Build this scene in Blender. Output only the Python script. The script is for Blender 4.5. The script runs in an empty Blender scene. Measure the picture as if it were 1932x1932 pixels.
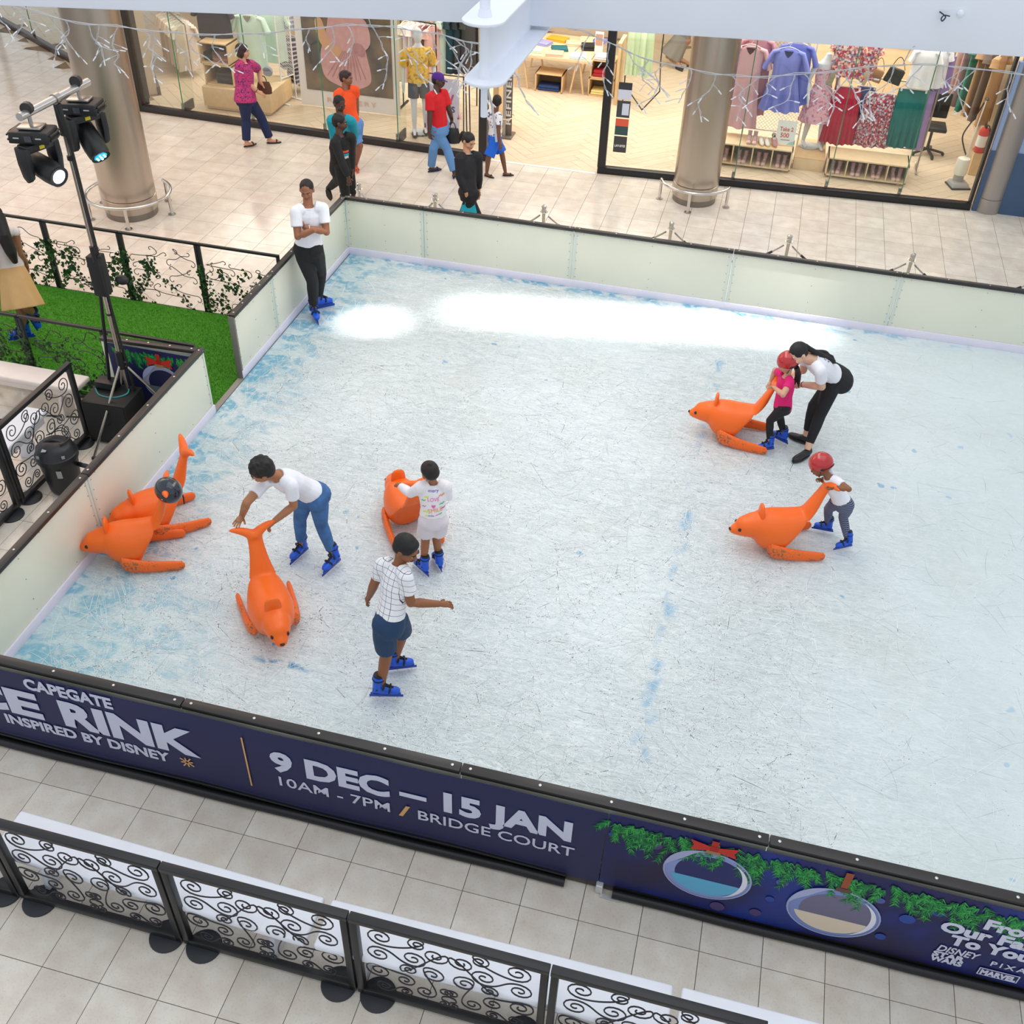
import bpy, bmesh, math, random
from mathutils import Vector, Matrix, Euler
from math import sin, cos, pi, radians, sqrt, atan2
random.seed(7)
S = bpy.context.scene
COL = S.collection
# ---------------------------------------------------------------- camera
YAW, PITCH, ROLL = -0.22818, 0.69906, 0.03800
cam_d = bpy.data.cameras.new('camera'); cam = bpy.data.objects.new('camera', cam_d); COL.objects.link(cam)
fw = Vector((sin(YAW)*cos(PITCH), cos(YAW)*cos(PITCH), -sin(PITCH)))
rt = Vector((cos(YAW), -sin(YAW), 0)); upv = rt.cross(fw)
r2 = cos(ROLL)*rt + sin(ROLL)*upv; u2 = -sin(ROLL)*rt + cos(ROLL)*upv
cm = Matrix((r2, u2, -fw)).transposed().to_4x4(); cm.translation = (4.4354, -3.7118, 6.7344)
cam.matrix_world = cm
cam_d.sensor_width = 36; cam_d.lens = 36*1963.735/1932; cam_d.clip_end = 200
S.camera = cam
# ---------------------------------------------------------------- world, lights, exposure
S.view_settings.view_transform = 'Standard'; S.view_settings.look = 'None'
S.view_settings.gamma = 1; S.view_settings.use_curve_mapping = False
S.view_settings.exposure = 0.28
W = bpy.data.worlds.new('world'); S.world = W; W.use_nodes = True
W.node_tree.nodes['Background'].inputs[0].default_value = (0.90, 0.95, 1.0, 1)
W.node_tree.nodes['Background'].inputs[1].default_value = 0.70
def area(name, loc, target, size, sizey, power, col=(1, 1, 1), spread=180):
    l = bpy.data.lights.new(name, 'AREA'); l.shape = 'RECTANGLE'; l.size = size; l.size_y = sizey
    l.energy = power; l.color = col; l.spread = radians(spread)
    o = bpy.data.objects.new(name, l); COL.objects.link(o); o.location = loc
    o.rotation_euler = (Vector(target)-Vector(loc)).to_track_quat('-Z', 'Y').to_euler()
    return o
area('skylight', (4.5, 2.6, 13), (4.5, 2.6, 0), 12, 12, 350, (0.93, 0.97, 1.0))
# sunlight that falls through a long slot of the roof glazing
for nm, x, y, sx, sy, p, rz in (('roof_slot_sun', 3.5, 8.05, 4.6, .33, 24, 10), ('roof_slot_sun_short', .60, 7.12, .55, .05, 2.2, 20)):
    o = area(nm, (x, y-1.6, 13), (x, y, 0), sx, sy, p, (1, .98, .94), 4.5); o.rotation_euler = (atan2(1.6, 12.9), 0, radians(rz))
area('concourse_fill', (3.0, 10.9, 5.0), (2.0, 10.9, 0), 15, 1.6, 165, (1.0, 0.95, 0.88))  # added fill that brightens the tiles behind the far boards, not a known lamp
# warm lamps under the ceiling of the side mall and in the shops
area('mall_lamp', (-6.5, 8.5, 6.0), (-5.5, 8.5, 0), 5, 8, 230, (1.0, 0.62, 0.38))
area('shop_lamp_a', (-3.6, 15.3, 3.25), (-3.6, 15.3, 0), 6, 3, 190, (1.0, 0.94, 0.86))
area('shop_lamp_b', (5.2, 15.6, 3.25), (5.2, 15.6, 0), 8, 3.4, 290, (1.0, 0.95, 0.88))
area('shop_lamp_c', (0.8, 16.6, 3.25), (0.8, 16.6, 0), 3, 3, 70, (1.0, 0.95, 0.88))
# ---------------------------------------------------------------- helpers
def C(r, g=None, b=None):
    if g is None: r, g, b = r >> 16, (r >> 8) & 255, r & 255
    f = lambda c: (c/255/12.92) if c <= 10 else ((c/255+.055)/1.055)**2.4
    return (f(r), f(g), f(b), 1)
MATS = {}
def mat(name, col, rough=.5, metal=0., var=0., scale=8., bump=0., bscale=60., emit=0., spec=.5, trans=0., coat=0., sss=0.):
    if name in MATS: return MATS[name]
    m = bpy.data.materials.new(name); m.use_nodes = True; MATS[name] = m
    nt = m.node_tree; b = nt.nodes['Principled BSDF']
    c = C(col) if isinstance(col, int) else col
    b.inputs['Base Color'].default_value = c
    b.inputs['Roughness'].default_value = rough; b.inputs['Metallic'].default_value = metal
    b.inputs['Specular IOR Level'].default_value = spec
    if coat: b.inputs['Coat Weight'].default_value = coat; b.inputs['Coat Roughness'].default_value = .1
    if emit: b.inputs['Emission Color'].default_value = c; b.inputs['Emission Strength'].default_value = emit
    if sss: b.inputs['Subsurface Weight'].default_value = sss; b.inputs['Subsurface Radius'].default_value = (.02, .01, .006)
    if var or bump: tc = nt.nodes.new('ShaderNodeTexCoord')
    if var:
        n = nt.nodes.new('ShaderNodeTexNoise'); n.inputs['Scale'].default_value = scale; n.inputs['Detail'].default_value = 4
        nt.links.new(tc.outputs['Object'], n.inputs['Vector'])
        r = nt.nodes.new('ShaderNodeValToRGB')
        r.color_ramp.elements[0].position = .3; r.color_ramp.elements[1].position = .7
        r.color_ramp.elements[0].color = tuple(max(0, x*(1-var)) for x in c[:3])+(1,)
        r.color_ramp.elements[1].color = tuple(min(1, x*(1+var)) for x in c[:3])+(1,)
        nt.links.new(n.outputs[0], r.inputs[0]); nt.links.new(r.outputs[0], b.inputs['Base Color'])
    if bump:
        n = nt.nodes.new('ShaderNodeTexNoise'); n.inputs['Scale'].default_value = bscale; n.inputs['Detail'].default_value = 3
        nt.links.new(tc.outputs['Object'], n.inputs['Vector'])
        k = nt.nodes.new('ShaderNodeBump'); k.inputs['Strength'].default_value = bump; k.inputs['Distance'].default_value = .01
        nt.links.new(n.outputs[0], k.inputs['Height']); nt.links.new(k.outputs[0], b.inputs['Normal'])
    return m
def node(nt, t, **kw):
    n = nt.nodes.new('ShaderNode'+t)
    for k, v in kw.items():
        if k.startswith('i_'):
            key = k[2:]; key = int(key) if key.isdigit() else key
            n.inputs[key].default_value = v
        else: setattr(n, k, v)
    return n
def glass_mat(name, tint, gloss=.10):
    if name in MATS: return MATS[name]
    m = bpy.data.materials.new(name); m.use_nodes = True; MATS[name] = m; nt = m.node_tree
    nt.nodes.remove(nt.nodes['Principled BSDF'])
    t = node(nt, 'BsdfTransparent'); t.inputs[0].default_value = tint
    g = node(nt, 'BsdfGlossy'); g.inputs['Roughness'].default_value = .02
    fr0 = node(nt, 'Fresnel'); fr0.inputs[0].default_value = 1.45
    fr = node(nt, 'Math', operation='MINIMUM', i_1=gloss); nt.links.new(fr0.outputs[0], fr.inputs[0])
    mx = node(nt, 'MixShader')
    nt.links.new(fr.outputs[0], mx.inputs[0]); nt.links.new(t.outputs[0], mx.inputs[1]); nt.links.new(g.outputs[0], mx.inputs[2])
    nt.links.new(mx.outputs[0], nt.nodes['Material Output'].inputs[0])
    return m
def rotm(rx=0, ry=0, rz=0): return Euler((rx, ry, rz)).to_matrix().to_4x4()
def T(x, y, z, rz=0, rx=0, ry=0): return Matrix.Translation((x, y, z)) @ rotm(rx, ry, rz)
def frame(d, up=(0, 0, 1)):
    d = Vector(d).normalized(); u = Vector(up)
    if abs(d.dot(u)) > .98: u = Vector((1, 0, 0))
    x = u.cross(d).normalized(); return x, d.cross(x), d
def spline(pts, n=8, closed=False):
    P = [Vector(p) for p in pts]; out = []; N = len(P)
    for i in range(N if closed else N-1):
        if closed: a, b, c, d = P[i-1], P[i], P[(i+1) % N], P[(i+2) % N]
        else: a, b, c, d = P[max(i-1, 0)], P[i], P[i+1], P[min(i+2, N-1)]
        for k in range(n):
            t = k/n
            out.append(.5*((2*b)+(c-a)*t+(2*a-5*b+4*c-d)*t*t+(3*b-3*c+d-a)*t**3))
    if not closed: out.append(P[-1])
    return out
class MB:
    def __init__(s): s.v = []; s.f = []
    def add(s, vs, fs, M=None):
        o = len(s.v)
        s.v += [(M @ Vector(v)) if M is not None else Vector(v) for v in vs]
        s.f += [tuple(o+i for i in f) for f in fs]; return s
    def box(s, c, d, M=None, tx=1., ty=1.):
        x, y, z = d[0]/2, d[1]/2, d[2]/2; c = Vector(c)
        vs = [c+Vector(p) for p in ((-x, -y, -z), (x, -y, -z), (x, y, -z), (-x, y, -z), (-x*tx, -y*ty, z), (x*tx, -y*ty, z), (x*tx, y*ty, z), (-x*tx, y*ty, z))]
        return s.add(vs, [(3, 2, 1, 0), (4, 5, 6, 7), (0, 1, 5, 4), (1, 2, 6, 5), (2, 3, 7, 6), (3, 0, 4, 7)], M)
    def bar(s, a, b, w, h, up=(0, 0, 1), M=None):
        a, b = Vector(a), Vector(b); x, y, d = frame(b-a, up); vs = []
        for p in (a, b):
            for i, j in ((-1, -1), (1, -1), (1, 1), (-1, 1)): vs.append(p+x*i*w/2+y*j*h/2)
        return s.add(vs, [(3, 2, 1, 0), (4, 5, 6, 7), (0, 1, 5, 4), (1, 2, 6, 5), (2, 3, 7, 6), (3, 0, 4, 7)], M)
    def tube(s, pts, r, n=8, M=None, closed=False, up=(0, 0, 1), sx=1., sy=1.):
        P = [Vector(p) for p in pts]; N = len(P); R = r if isinstance(r, (list, tuple)) else [r]*N
        vs, fs = [], []; px = None
        for i, p in enumerate(P):
            if closed: d = P[(i+1) % N]-P[i-1]
            else: d = P[min(i+1, N-1)]-P[max(i-1, 0)]
            if d.length < 1e-9: d = Vector((0, 0, 1))
            d.normalize()
            if px is None: x, y, _ = frame(d, up)
            else:
                x = px-d*px.dot(d)
                x = x.normalized() if x.length > 1e-6 else frame(d, up)[0]
                y = d.cross(x)
            px = x
            for k in range(n):
                a = 2*pi*k/n; vs.append(p+(x*cos(a)*sx+y*sin(a)*sy)*R[i])
        for i in range(N if closed else N-1):
            j = (i+1) % N
            for k in range(n): fs.append((i*n+k, i*n+(k+1) % n, j*n+(k+1) % n, j*n+k))
        if not closed: fs += [tuple(range(n-1, -1, -1)), tuple(range((N-1)*n, N*n))]
        return s.add(vs, fs, M)
    def lathe(s, prof, n=24, M=None, a0=0., a1=2*pi):
        vs, fs = [], []; full = abs(a1-a0-2*pi) < 1e-6; K = n if full else n+1
        for r, z in prof:
            for k in range(K):
                a = a0+(a1-a0)*k/n; vs.append((r*cos(a), r*sin(a), z))
        for i in range(len(prof)-1):
            for k in range(n): fs.append((i*K+k, i*K+(k+1) % K, (i+1)*K+(k+1) % K, (i+1)*K+k))
        if full:
            if prof[0][0] > 1e-6: fs.append(tuple(range(K-1, -1, -1)))
            if prof[-1][0] > 1e-6: fs.append(tuple(range((len(prof)-1)*K, len(prof)*K)))
        return s.add(vs, fs, M)
    def ell(s, c, r, M=None, n=12, m=8):
        c = Vector(c); vs = [c+Vector((0, 0, -r[2]))]; fs = []
        for i in range(1, m):
            t = -pi/2+pi*i/m
            for k in range(n):
                a = 2*pi*k/n; vs.append(c+Vector((r[0]*cos(t)*cos(a), r[1]*cos(t)*sin(a), r[2]*sin(t))))
        vs.append(c+Vector((0, 0, r[2]))); L = len(vs)-1
        for k in range(n):
            fs.append((0, 1+(k+1) % n, 1+k)); fs.append((L, L-n+k, L-n+(k+1) % n))
        for i in range(m-2):
            for k in range(n): fs.append((1+i*n+k, 1+i*n+(k+1) % n, 1+(i+1)*n+(k+1) % n, 1+(i+1)*n+k))
        return s.add(vs, fs, M)
    def prism(s, out, z0, z1, M=None):
        n = len(out); vs = [(p[0], p[1], z0) for p in out]+[(p[0], p[1], z1) for p in out]
        fs = [tuple(range(n-1, -1, -1)), tuple(range(n, 2*n))]+[(i, (i+1) % n, n+(i+1) % n, n+i) for i in range(n)]
        return s.add(vs, fs, M)
    def loft(s, rings, M=None, cap=True):
        n = len(rings[0]); vs = [p for r in rings for p in r]; fs = []
        for i in range(len(rings)-1):
            for k in range(n): fs.append((i*n+k, i*n+(k+1) % n, (i+1)*n+(k+1) % n, (i+1)*n+k))
        if cap: fs += [tuple(range(n-1, -1, -1)), tuple(range((len(rings)-1)*n, len(rings)*n))]
        return s.add(vs, fs, M)
    def grid(s, fn, nu, nv, M=None):
        vs = [fn(i/nu, j/nv) for j in range(nv+1) for i in range(nu+1)]
        fs = [(j*(nu+1)+i, j*(nu+1)+i+1, (j+1)*(nu+1)+i+1, (j+1)*(nu+1)+i) for j in range(nv) for i in range(nu)]
        return s.add(vs, fs, M)
    def build(s, name, m, parent=None, smooth=40, bevel=0., kind=None, label=None, seg=2, solid=0.):
        me = bpy.data.meshes.new(name); inv = root_inv(parent)
        me.from_pydata([tuple(inv @ v) for v in s.v] if inv is not None else [tuple(v) for v in s.v], [], s.f)
        if bevel or solid:
            bm = bmesh.new(); bm.from_mesh(me)
            if bevel:
                es = [e for e in bm.edges if len(e.link_faces) == 2 and e.calc_face_angle(0) > .6]
                bmesh.ops.bevel(bm, geom=es, offset=bevel, segments=seg, affect='EDGES', profile=.5, clamp_overlap=True)
            if solid: bmesh.ops.solidify(bm, geom=bm.faces[:], thickness=solid)
            bm.to_mesh(me); bm.free()
        me.validate()
        if smooth:
            me.shade_smooth(); me.set_sharp_from_angle(angle=radians(smooth))
        ms = m if isinstance(m, (list, tuple)) else [m]
        for q in ms: me.materials.append(q)
        o = bpy.data.objects.new(name, me); COL.objects.link(o)
        if parent is not None: o.parent = parent
        if kind: o['kind'] = kind
        if label: o['label'] = label
        return o
ROOTW = {}
def root_inv(p):
    while p is not None:
        if p.name in ROOTW: return ROOTW[p.name]
        p = p.parent
    return None
def tag(o, label=None, cat=None, group=None, kind=None):
    if label: o['label'] = label
    if cat: o['category'] = cat
    if group: o['group'] = group
    if kind: o['kind'] = kind
    return o
def thing(name, label, cat, loc=(0, 0, 0), rz=0., group=None):
    o = bpy.data.objects.new(name, None); COL.objects.link(o); o.empty_display_size = .1
    o.location = loc; o.rotation_euler = (0, 0, rz)
    ROOTW[o.name] = T(loc[0], loc[1], loc[2], rz).inverted()
    return tag(o, label, cat, group)
def struct(name, loc=(0, 0, 0)):
    o = bpy.data.objects.new(name, None); COL.objects.link(o); o.location = loc; o['kind'] = 'structure'; o.empty_display_size = .1
    ROOTW[o.name] = T(*loc).inverted(); return o
def dup(root, loc=None, rz=None, label=None, group=None, sc=None, swap=None):
    def cp(o, par):
        c = o.copy(); COL.objects.link(c)
        if par is not None: c.parent = par
        if swap and o.type == 'MESH' and o.data.materials and o.data.materials[0].name in swap:
            c.material_slots[0].link = 'OBJECT'; c.material_slots[0].material = swap[o.data.materials[0].name]
        for ch in o.children: cp(ch, c)
        return c
    r = cp(root, None)
    if loc is not None: r.location = loc
    if rz is not None: r.rotation_euler = (0, 0, rz)
    if sc is not None: r.scale = (sc, sc, sc)
    if label: r['label'] = label
    if group: r['group'] = group
    return r
def inst(src, parent, loc=(0, 0, 0), rz=0., sc=(1, 1, 1), label=None, rot=None):
    c = src.copy(); COL.objects.link(c); c.parent = parent; c.location = loc
    c.rotation_euler = rot if rot else (0, 0, rz); c.scale = sc
    if label: c['label'] = label
    return c
FONT = None
def text(name, body, m, parent, M, size, bold=0., depth=.002, width=None, align='LEFT', space=1., shear=0., label=None):
    cu = bpy.data.curves.new(name, 'FONT'); cu.body = body; cu.size = size; cu.extrude = depth; cu.offset = bold
    cu.align_x = align; cu.space_character = space; cu.resolution_u = 3; cu.shear = shear
    o = bpy.data.objects.new(name, cu); COL.objects.link(o)
    dg = bpy.context.evaluated_depsgraph_get(); dg.update()
    me = bpy.data.meshes.new_from_object(o.evaluated_get(dg)); bpy.data.objects.remove(o); bpy.data.curves.remove(cu)
    xs = [v.co.x for v in me.vertices]; sx = 1
    if width and xs: sx = width/(max(xs)-min(xs))
    x0 = min(xs) if (width and align == 'LEFT' and xs) else 0
    inv = root_inv(parent); MM = (inv @ M) if inv is not None else M
    for v in me.vertices: v.co = MM @ Vector(((v.co.x-x0)*sx, v.co.y, v.co.z))
    me.materials.clear(); me.materials.append(m)
    o = bpy.data.objects.new(name, me); COL.objects.link(o); o.parent = parent
    if label: o['label'] = label
    return o
# ================================================================ large structure
GT = .415
def tile_mat():
    m = mat('floor_tile', 0xD6CBBE, .16, spec=.5); nt = m.node_tree; b = nt.nodes['Principled BSDF']; L = nt.links.new
    g = node(nt, 'NewGeometry')
    big = node(nt, 'TexNoise', i_Scale=5., i_Detail=5.); L(g.outputs['Position'], big.inputs['Vector'])
    vo = node(nt, 'TexVoronoi', i_Scale=11.); L(g.outputs['Position'], vo.inputs['Vector'])
    sp = node(nt, 'TexNoise', i_Scale=70., i_Detail=3.); L(g.outputs['Position'], sp.inputs['Vector'])
    r1 = node(nt, 'ValToRGB'); e = r1.color_ramp.elements
    e[0].position, e[0].color = .36, C(0xD6CBBE); e[1].position, e[1].color = .66, C(0xE2DBD0)
    L(big.outputs[0], r1.inputs[0])
    r2_ = node(nt, 'ValToRGB'); e = r2_.color_ramp.elements
    e[0].position, e[0].color = .0, C(0xE6E0DA); e[1].position, e[1].color = .9, C(0xB9A592)
    L(vo.outputs['Color'], r2_.inputs[0])
    lim = node(nt, 'Math', operation='LESS_THAN', i_1=.20); L(vo.outputs['Distance'], lim.inputs[0])
    gate = node(nt, 'Math', operation='MULTIPLY', i_1=.16); L(lim.outputs[0], gate.inputs[0])
    mx = node(nt, 'MixRGB'); L(gate.outputs[0], mx.inputs[0]); L(r1.outputs[0], mx.inputs[1]); L(r2_.outputs[0], mx.inputs[2])
    r3 = node(nt, 'ValToRGB'); e = r3.color_ramp.elements
    e[0].position, e[0].color = .28, (.84, .83, .82, 1); e[1].position, e[1].color = .45, (1, 1, 1, 1); L(sp.outputs[0], r3.inputs[0])
    mu = node(nt, 'MixRGB', blend_type='MULTIPLY'); mu.inputs[0].default_value = .8
    L(mx.outputs[0], mu.inputs[1]); L(r3.outputs[0], mu.inputs[2])
    # every tile has its own tone, from its place in the grid
    oi = node(nt, 'ObjectInfo'); at = node(nt, 'Attribute', attribute_name='tone')
    ad = node(nt, 'Math', operation='ADD'); L(oi.outputs['Random'], ad.inputs[0]); L(at.outputs['Fac'], ad.inputs[1])
    fr = node(nt, 'Math', operation='FRACT'); L(ad.outputs[0], fr.inputs[0])
    rt_ = node(nt, 'MapRange', i_3=.93, i_4=1.05); L(fr.outputs[0], rt_.inputs[0])
    m2 = node(nt, 'MixRGB', blend_type='MULTIPLY'); m2.inputs[0].default_value = 1
    L(mu.outputs[0], m2.inputs[1]); L(rt_.outputs[0], m2.inputs[2]); L(m2.outputs[0], b.inputs['Base Color'])
    return m
TILE = tile_mat(); GROUT = mat('grout', 0x6E675F, .8)
floor = struct('floor')
MB().add([(-22, -6, -.007), (22, -6, -.007), (22, 21, -.007), (-22, 21, -.007)], [(0, 1, 2, 3)]).build('grout_bed', GROUT, floor, smooth=0)
proto = MB().box((0, 0, -.004), (GT-.005, GT-.005, .008)).build('tile', TILE, floor, smooth=0)
cells = []
for i in range(-3, 19):
    for j in range(-5, 1): cells.append(((i+.5)*GT, (j+.5)*GT, 0))
bx, by = .381*GT, .29*GT
for i in range(-40, 24):
    for j in range(1, 44):
        x, y = bx+(i+.5)*GT, by+(j+.5)*GT
        if y > (12.78 if -.1 < x < 1.85 else 13.25 if x > 1.85 else 13.0 if x > -6.7 else 13.25+(-6.7-x)*.644) or (x > -.85 and y < 8.5): continue
        if x < -1.6-.9*(y+3.7) or x > 5.2+.30*(y+3.7): continue
        if -5 < x < -1.2 and 4.75 < y < 6.5: continue
        cells.append((x, y, 1))
cells.sort(key=lambda c: (c[2], abs(c[1]-6)*0+((c[0]-4.4)**2+(c[1]+3.7)**2)))
rest = MB(); tones = []
for n, (x, y, q) in enumerate(cells):
    if n == 0: proto.location = (x, y, 0)
    elif n < 300: inst(proto, floor, (x, y, 0))
    else:
        rest.box((x, y, -.004), (GT-.005, GT-.005, .008)); tones += [random.random()]*6
ro = rest.build('tiles', TILE, floor, smooth=0, kind='stuff')
at = ro.data.attributes.new('tone', 'FLOAT', 'FACE'); at.data.foreach_set('value', tones)

# ---- shop floor of herringbone planks
def plank_mat():
    m = mat('oak_plank', 0xCDB191, .4); nt = m.node_tree; b = nt.nodes['Principled BSDF']; L = nt.links.new
    g = node(nt, 'NewGeometry'); mp = node(nt, 'Mapping'); mp.inputs['Rotation'].default_value = (0, 0, radians(40)); mp.inputs['Scale'].default_value = (2, 14, 1)
    n = node(nt, 'TexNoise', i_Scale=1.6, i_Detail=6.); L(g.outputs['Position'], mp.inputs[0]); L(mp.outputs[0], n.inputs['Vector'])
    r = node(nt, 'ValToRGB'); e = r.color_ramp.elements
    e[0].position, e[0].color = .3, C(0xCDBAA0); e[1].position, e[1].color = .7, C(0xDBCBB4); L(n.outputs[0], r.inputs[0])
    at = node(nt, 'Attribute', attribute_name='tone'); rt_ = node(nt, 'MapRange', i_3=.95, i_4=1.04); L(at.outputs['Fac'], rt_.inputs[0])
    m2 = node(nt, 'MixRGB', blend_type='MULTIPLY'); m2.inputs[0].default_value = 1
    L(r.outputs[0], m2.inputs[1]); L(rt_.outputs[0], m2.inputs[2]); L(m2.outputs[0], b.inputs['Base Color'])
    return m
OAKF = plank_mat()
sfloor = struct('floor_shop'); sfloor.name = 'floor.001'; ROOTW[sfloor.name] = Matrix.Identity(4)
MB().add([(-6.7, 12.95, -.004), (14, 12.85, -.004), (14, 28, -.004), (-16, 28, -.004), (-16, 19.34, -.004)], [(0, 1, 2, 3, 4)]).build('underlay', mat('underlay', 0x8C765E, .8), sfloor, smooth=0)
def clip(poly, nx, ny, d):
    out = []
    for i in range(len(poly)):
        a, b = poly[i], poly[(i+1) % len(poly)]
        da, db = a[0]*nx+a[1]*ny-d, b[0]*nx+b[1]*ny-d
        if da >= 0: out.append(a)
        if da*db < 0: t = da/(da-db); out.append((a[0]+(b[0]-a[0])*t, a[1]+(b[1]-a[1])*t))
    return out
PW, PN = .19, 6; planks = []; ca, sa = cos(radians(45)), sin(radians(45))
for a in range(-90, 90):
    for b in range(-12, 13):
        for kind in (0, 1):
            ou, ov = a+PN*b, a-PN*b
            r = [(0, 0), (PN, 0), (PN, 1), (0, 1)] if kind == 0 else [(0, 1), (1, 1), (1, PN+1), (0, PN+1)]
            g = .013
            q = [(ou+u+(g if u == min(p[0] for p in r) else -g), ov+w+(g if w == min(p[1] for p in r) else -g)) for u, w in r]
            q = [((u*ca-w*sa)*PW+.6, (u*sa+w*ca)*PW+15) for u, w in q]
            cx, cy = sum(p[0] for p in q)/4, sum(p[1] for p in q)/4
            if not (-14 < cx < 9.3 and 12.3 < cy < 20.5) or (cx < -6.6 and cy < 13.42+(-6.7-cx)*.644): continue
            q = clip(q, 0, 1, 12.86 if -.1 < cx < 1.85 else (12.98 if cx < 1.85 else 13.0+.07*(cx-1.85)))
            if len(q) > 2: planks.append((cy+abs(cx-2)*.12, q))
planks.sort(key=lambda p: p[0]); rest = MB(); tones = []
for n, (_, q) in enumerate(planks):
    if n < 290:
        o = MB().prism(q, -.006, .001).build('plank', OAKF, sfloor, smooth=0)
        at = o.data.attributes.new('tone', 'FLOAT', 'FACE'); at.data.foreach_set('value', [random.random()]*len(o.data.polygons))
    else:
        k = len(rest.f); rest.prism(q, -.006, .001); tones += [random.random()]*(len(rest.f)-k)
ro = rest.build('planks', OAKF, sfloor, smooth=0, kind='stuff')
at = ro.data.attributes.new('tone', 'FLOAT', 'FACE'); at.data.foreach_set('value', tones)
MB().box((.83, 12.87, .002), (1.9, .06, .008)).build('trim_1', mat('threshold', 0xE8E6E2, .3), None)['kind'] = 'structure'

# ---- shop shell
WALLW = mat('shop_wall', 0xCDBBA3, .8, var=.03); DARKB = mat('dark_frame', 0x2A2626, .45); BLACK = mat('black_frame', 0x15171C, .4)
WHITEP = mat('white_paint', 0xEFF3FD, .45, var=.02, scale=3)
def wall(name, c, d, m, rz=0):
    o = MB().box((0, 0, 0), d, T(c[0], c[1], c[2], rz)).build(name, m, None, smooth=0); o['kind'] = 'structure'; return o
wall('wall_back', (0.5, 20.6, 1.7), (22, .2, 3.4), WALLW)
wall('ceiling', (0.5, 16.9, 3.45), (22, 7.6, .1), mat('shop_ceiling', 0xE8E4DC, .8))
wall('wall_front', (0.5, 13.1, 5.2), (22, .3, 3.4), mat('fascia', 0xD8D4CE, .6))
wall('wall_right', (9.2, 13.5, 3.6), (1.0, .2, 5.3), mat('pale_blue_wall', 0x93A9CC, .5))
o = MB().box((8.5, 13.39, 1.6), (1.5, .1, 1.29+.0)).build('wall_panel', mat('pale_blue_wall', 0x93A9CC), None); o.name = 'trim_2'; o['kind'] = 'structure'
o = MB().box((8.5, 13.38, .48), (1.5, .12, .96)).build('wall_panel', mat('slate_blue_panel', 0x3F5878, .5, var=.03), None); o.name = 'trim_3'; o['kind'] = 'structure'
wall('wall_right_shop', (8.15, 17, 1.7), (.15, 7, 3.4), WALLW).name = 'wall_right.001'
# beige side wall of the left shop with its skirting, running back at a slant
wd = Vector((-2.6, 3.6, 0)).normalized(); wc = Vector((-6.72, 13.9, 0))+wd*2.6
wall('wall_left', (wc.x-.1, wc.y, 1.7), (5.2, .16, 3.4), WALLW, atan2(wd.y, wd.x))
wall('baseboard_left', (wc.x, wc.y+.05, .07), (5.2, .06, .14), mat('grey_skirting', 0x6B625C, .5), atan2(wd.y, wd.x))
GLASS = glass_mat('shop_glass', (.97, .985, .97, 1)); GEDGE = mat('glass_edge', 0x2F7D5E, .15, spec=.8)
def shopfront(name, A, B, joints, post_w, m, ztop=3.3, sill=.11):
    w = struct(name); A, B = Vector(A), Vector(B); d = (B-A).normalized(); L = (B-A).length; a = atan2(d.y, d.x)
    M0 = T(A.x, A.y, 0, a)
    MB().box((L/2, .06, sill/2), (L, .12, sill), M0).build('sill', m, w, bevel=.008)
    MB().box((L/2, .06, ztop-.06), (L, .12, .12), M0).build('head', m, w, bevel=.008)
    for x0, ww in post_w: MB().box((x0, .06, ztop/2+.05), (ww, .13, ztop-.12), M0).build('post', m, w, bevel=.008)
    xs = joints
    for i in range(len(xs)-1):
        MB().box(((xs[i]+xs[i+1])/2, .06, (sill+ztop)/2), (xs[i+1]-xs[i]-.012, .01, ztop-sill-.12), M0).build('glass_pane', GLASS, w, smooth=0)
    for x in xs[1:-1]:
        MB().box((x, .06, (sill+ztop)/2), (.013, .014, ztop-sill-.12), M0).build('glass_joint', GEDGE, w, smooth=0)
        MB().box((x-.02, .09, sill+.06), (.05, .05, .12), M0).build('glass_clamp', mat('steel_clamp', 0xA8A49E, .35, .8), w, bevel=.006)
    # glass fins that stand behind the joints
    return w, M0
w1, M1 = shopfront('window_1', (-6.62, 13.03), (-.04, 12.78), [.06, .89, 2.26, 3.63, 4.97, 6.42], [(.04, .1), (6.49, .14)], DARKB)
for x in (.89, 4.97):
    MB().box((x, .28, 1.6), (.012, .34, 3.0), M1).build('glass_fin', glass_mat('fin_glass', (.94, .97, .94, 1), .03), w1, smooth=0)
    MB().box((x, .25, .14), (.03, .30, .17), M1).build('fin_clamp', mat('dark_clamp', 0x4A4440, .4), w1, bevel=.005)
w2, M2 = shopfront('window_2', (1.80, 12.88), (7.72, 13.30), [.13, 2.22, 3.70, 4.84, 5.90], [(.06, .13), (5.91, .04)], BLACK)
w3, M3 = shopfront('window_3', (-12.6, 17.15), (-6.70, 13.35), [.05, 2.2, 4.5, 6.98], [(.05, .12), (4.5, .1), (6.98, .14)], mat('brown_frame', 0x3A2E28, .4))
wall('wall_left_end', (-6.75, 13.2, 1.7), (.14, .5, 3.4), mat('brown_frame', 0x3A2E28)).name = 'trim_4'
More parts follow.
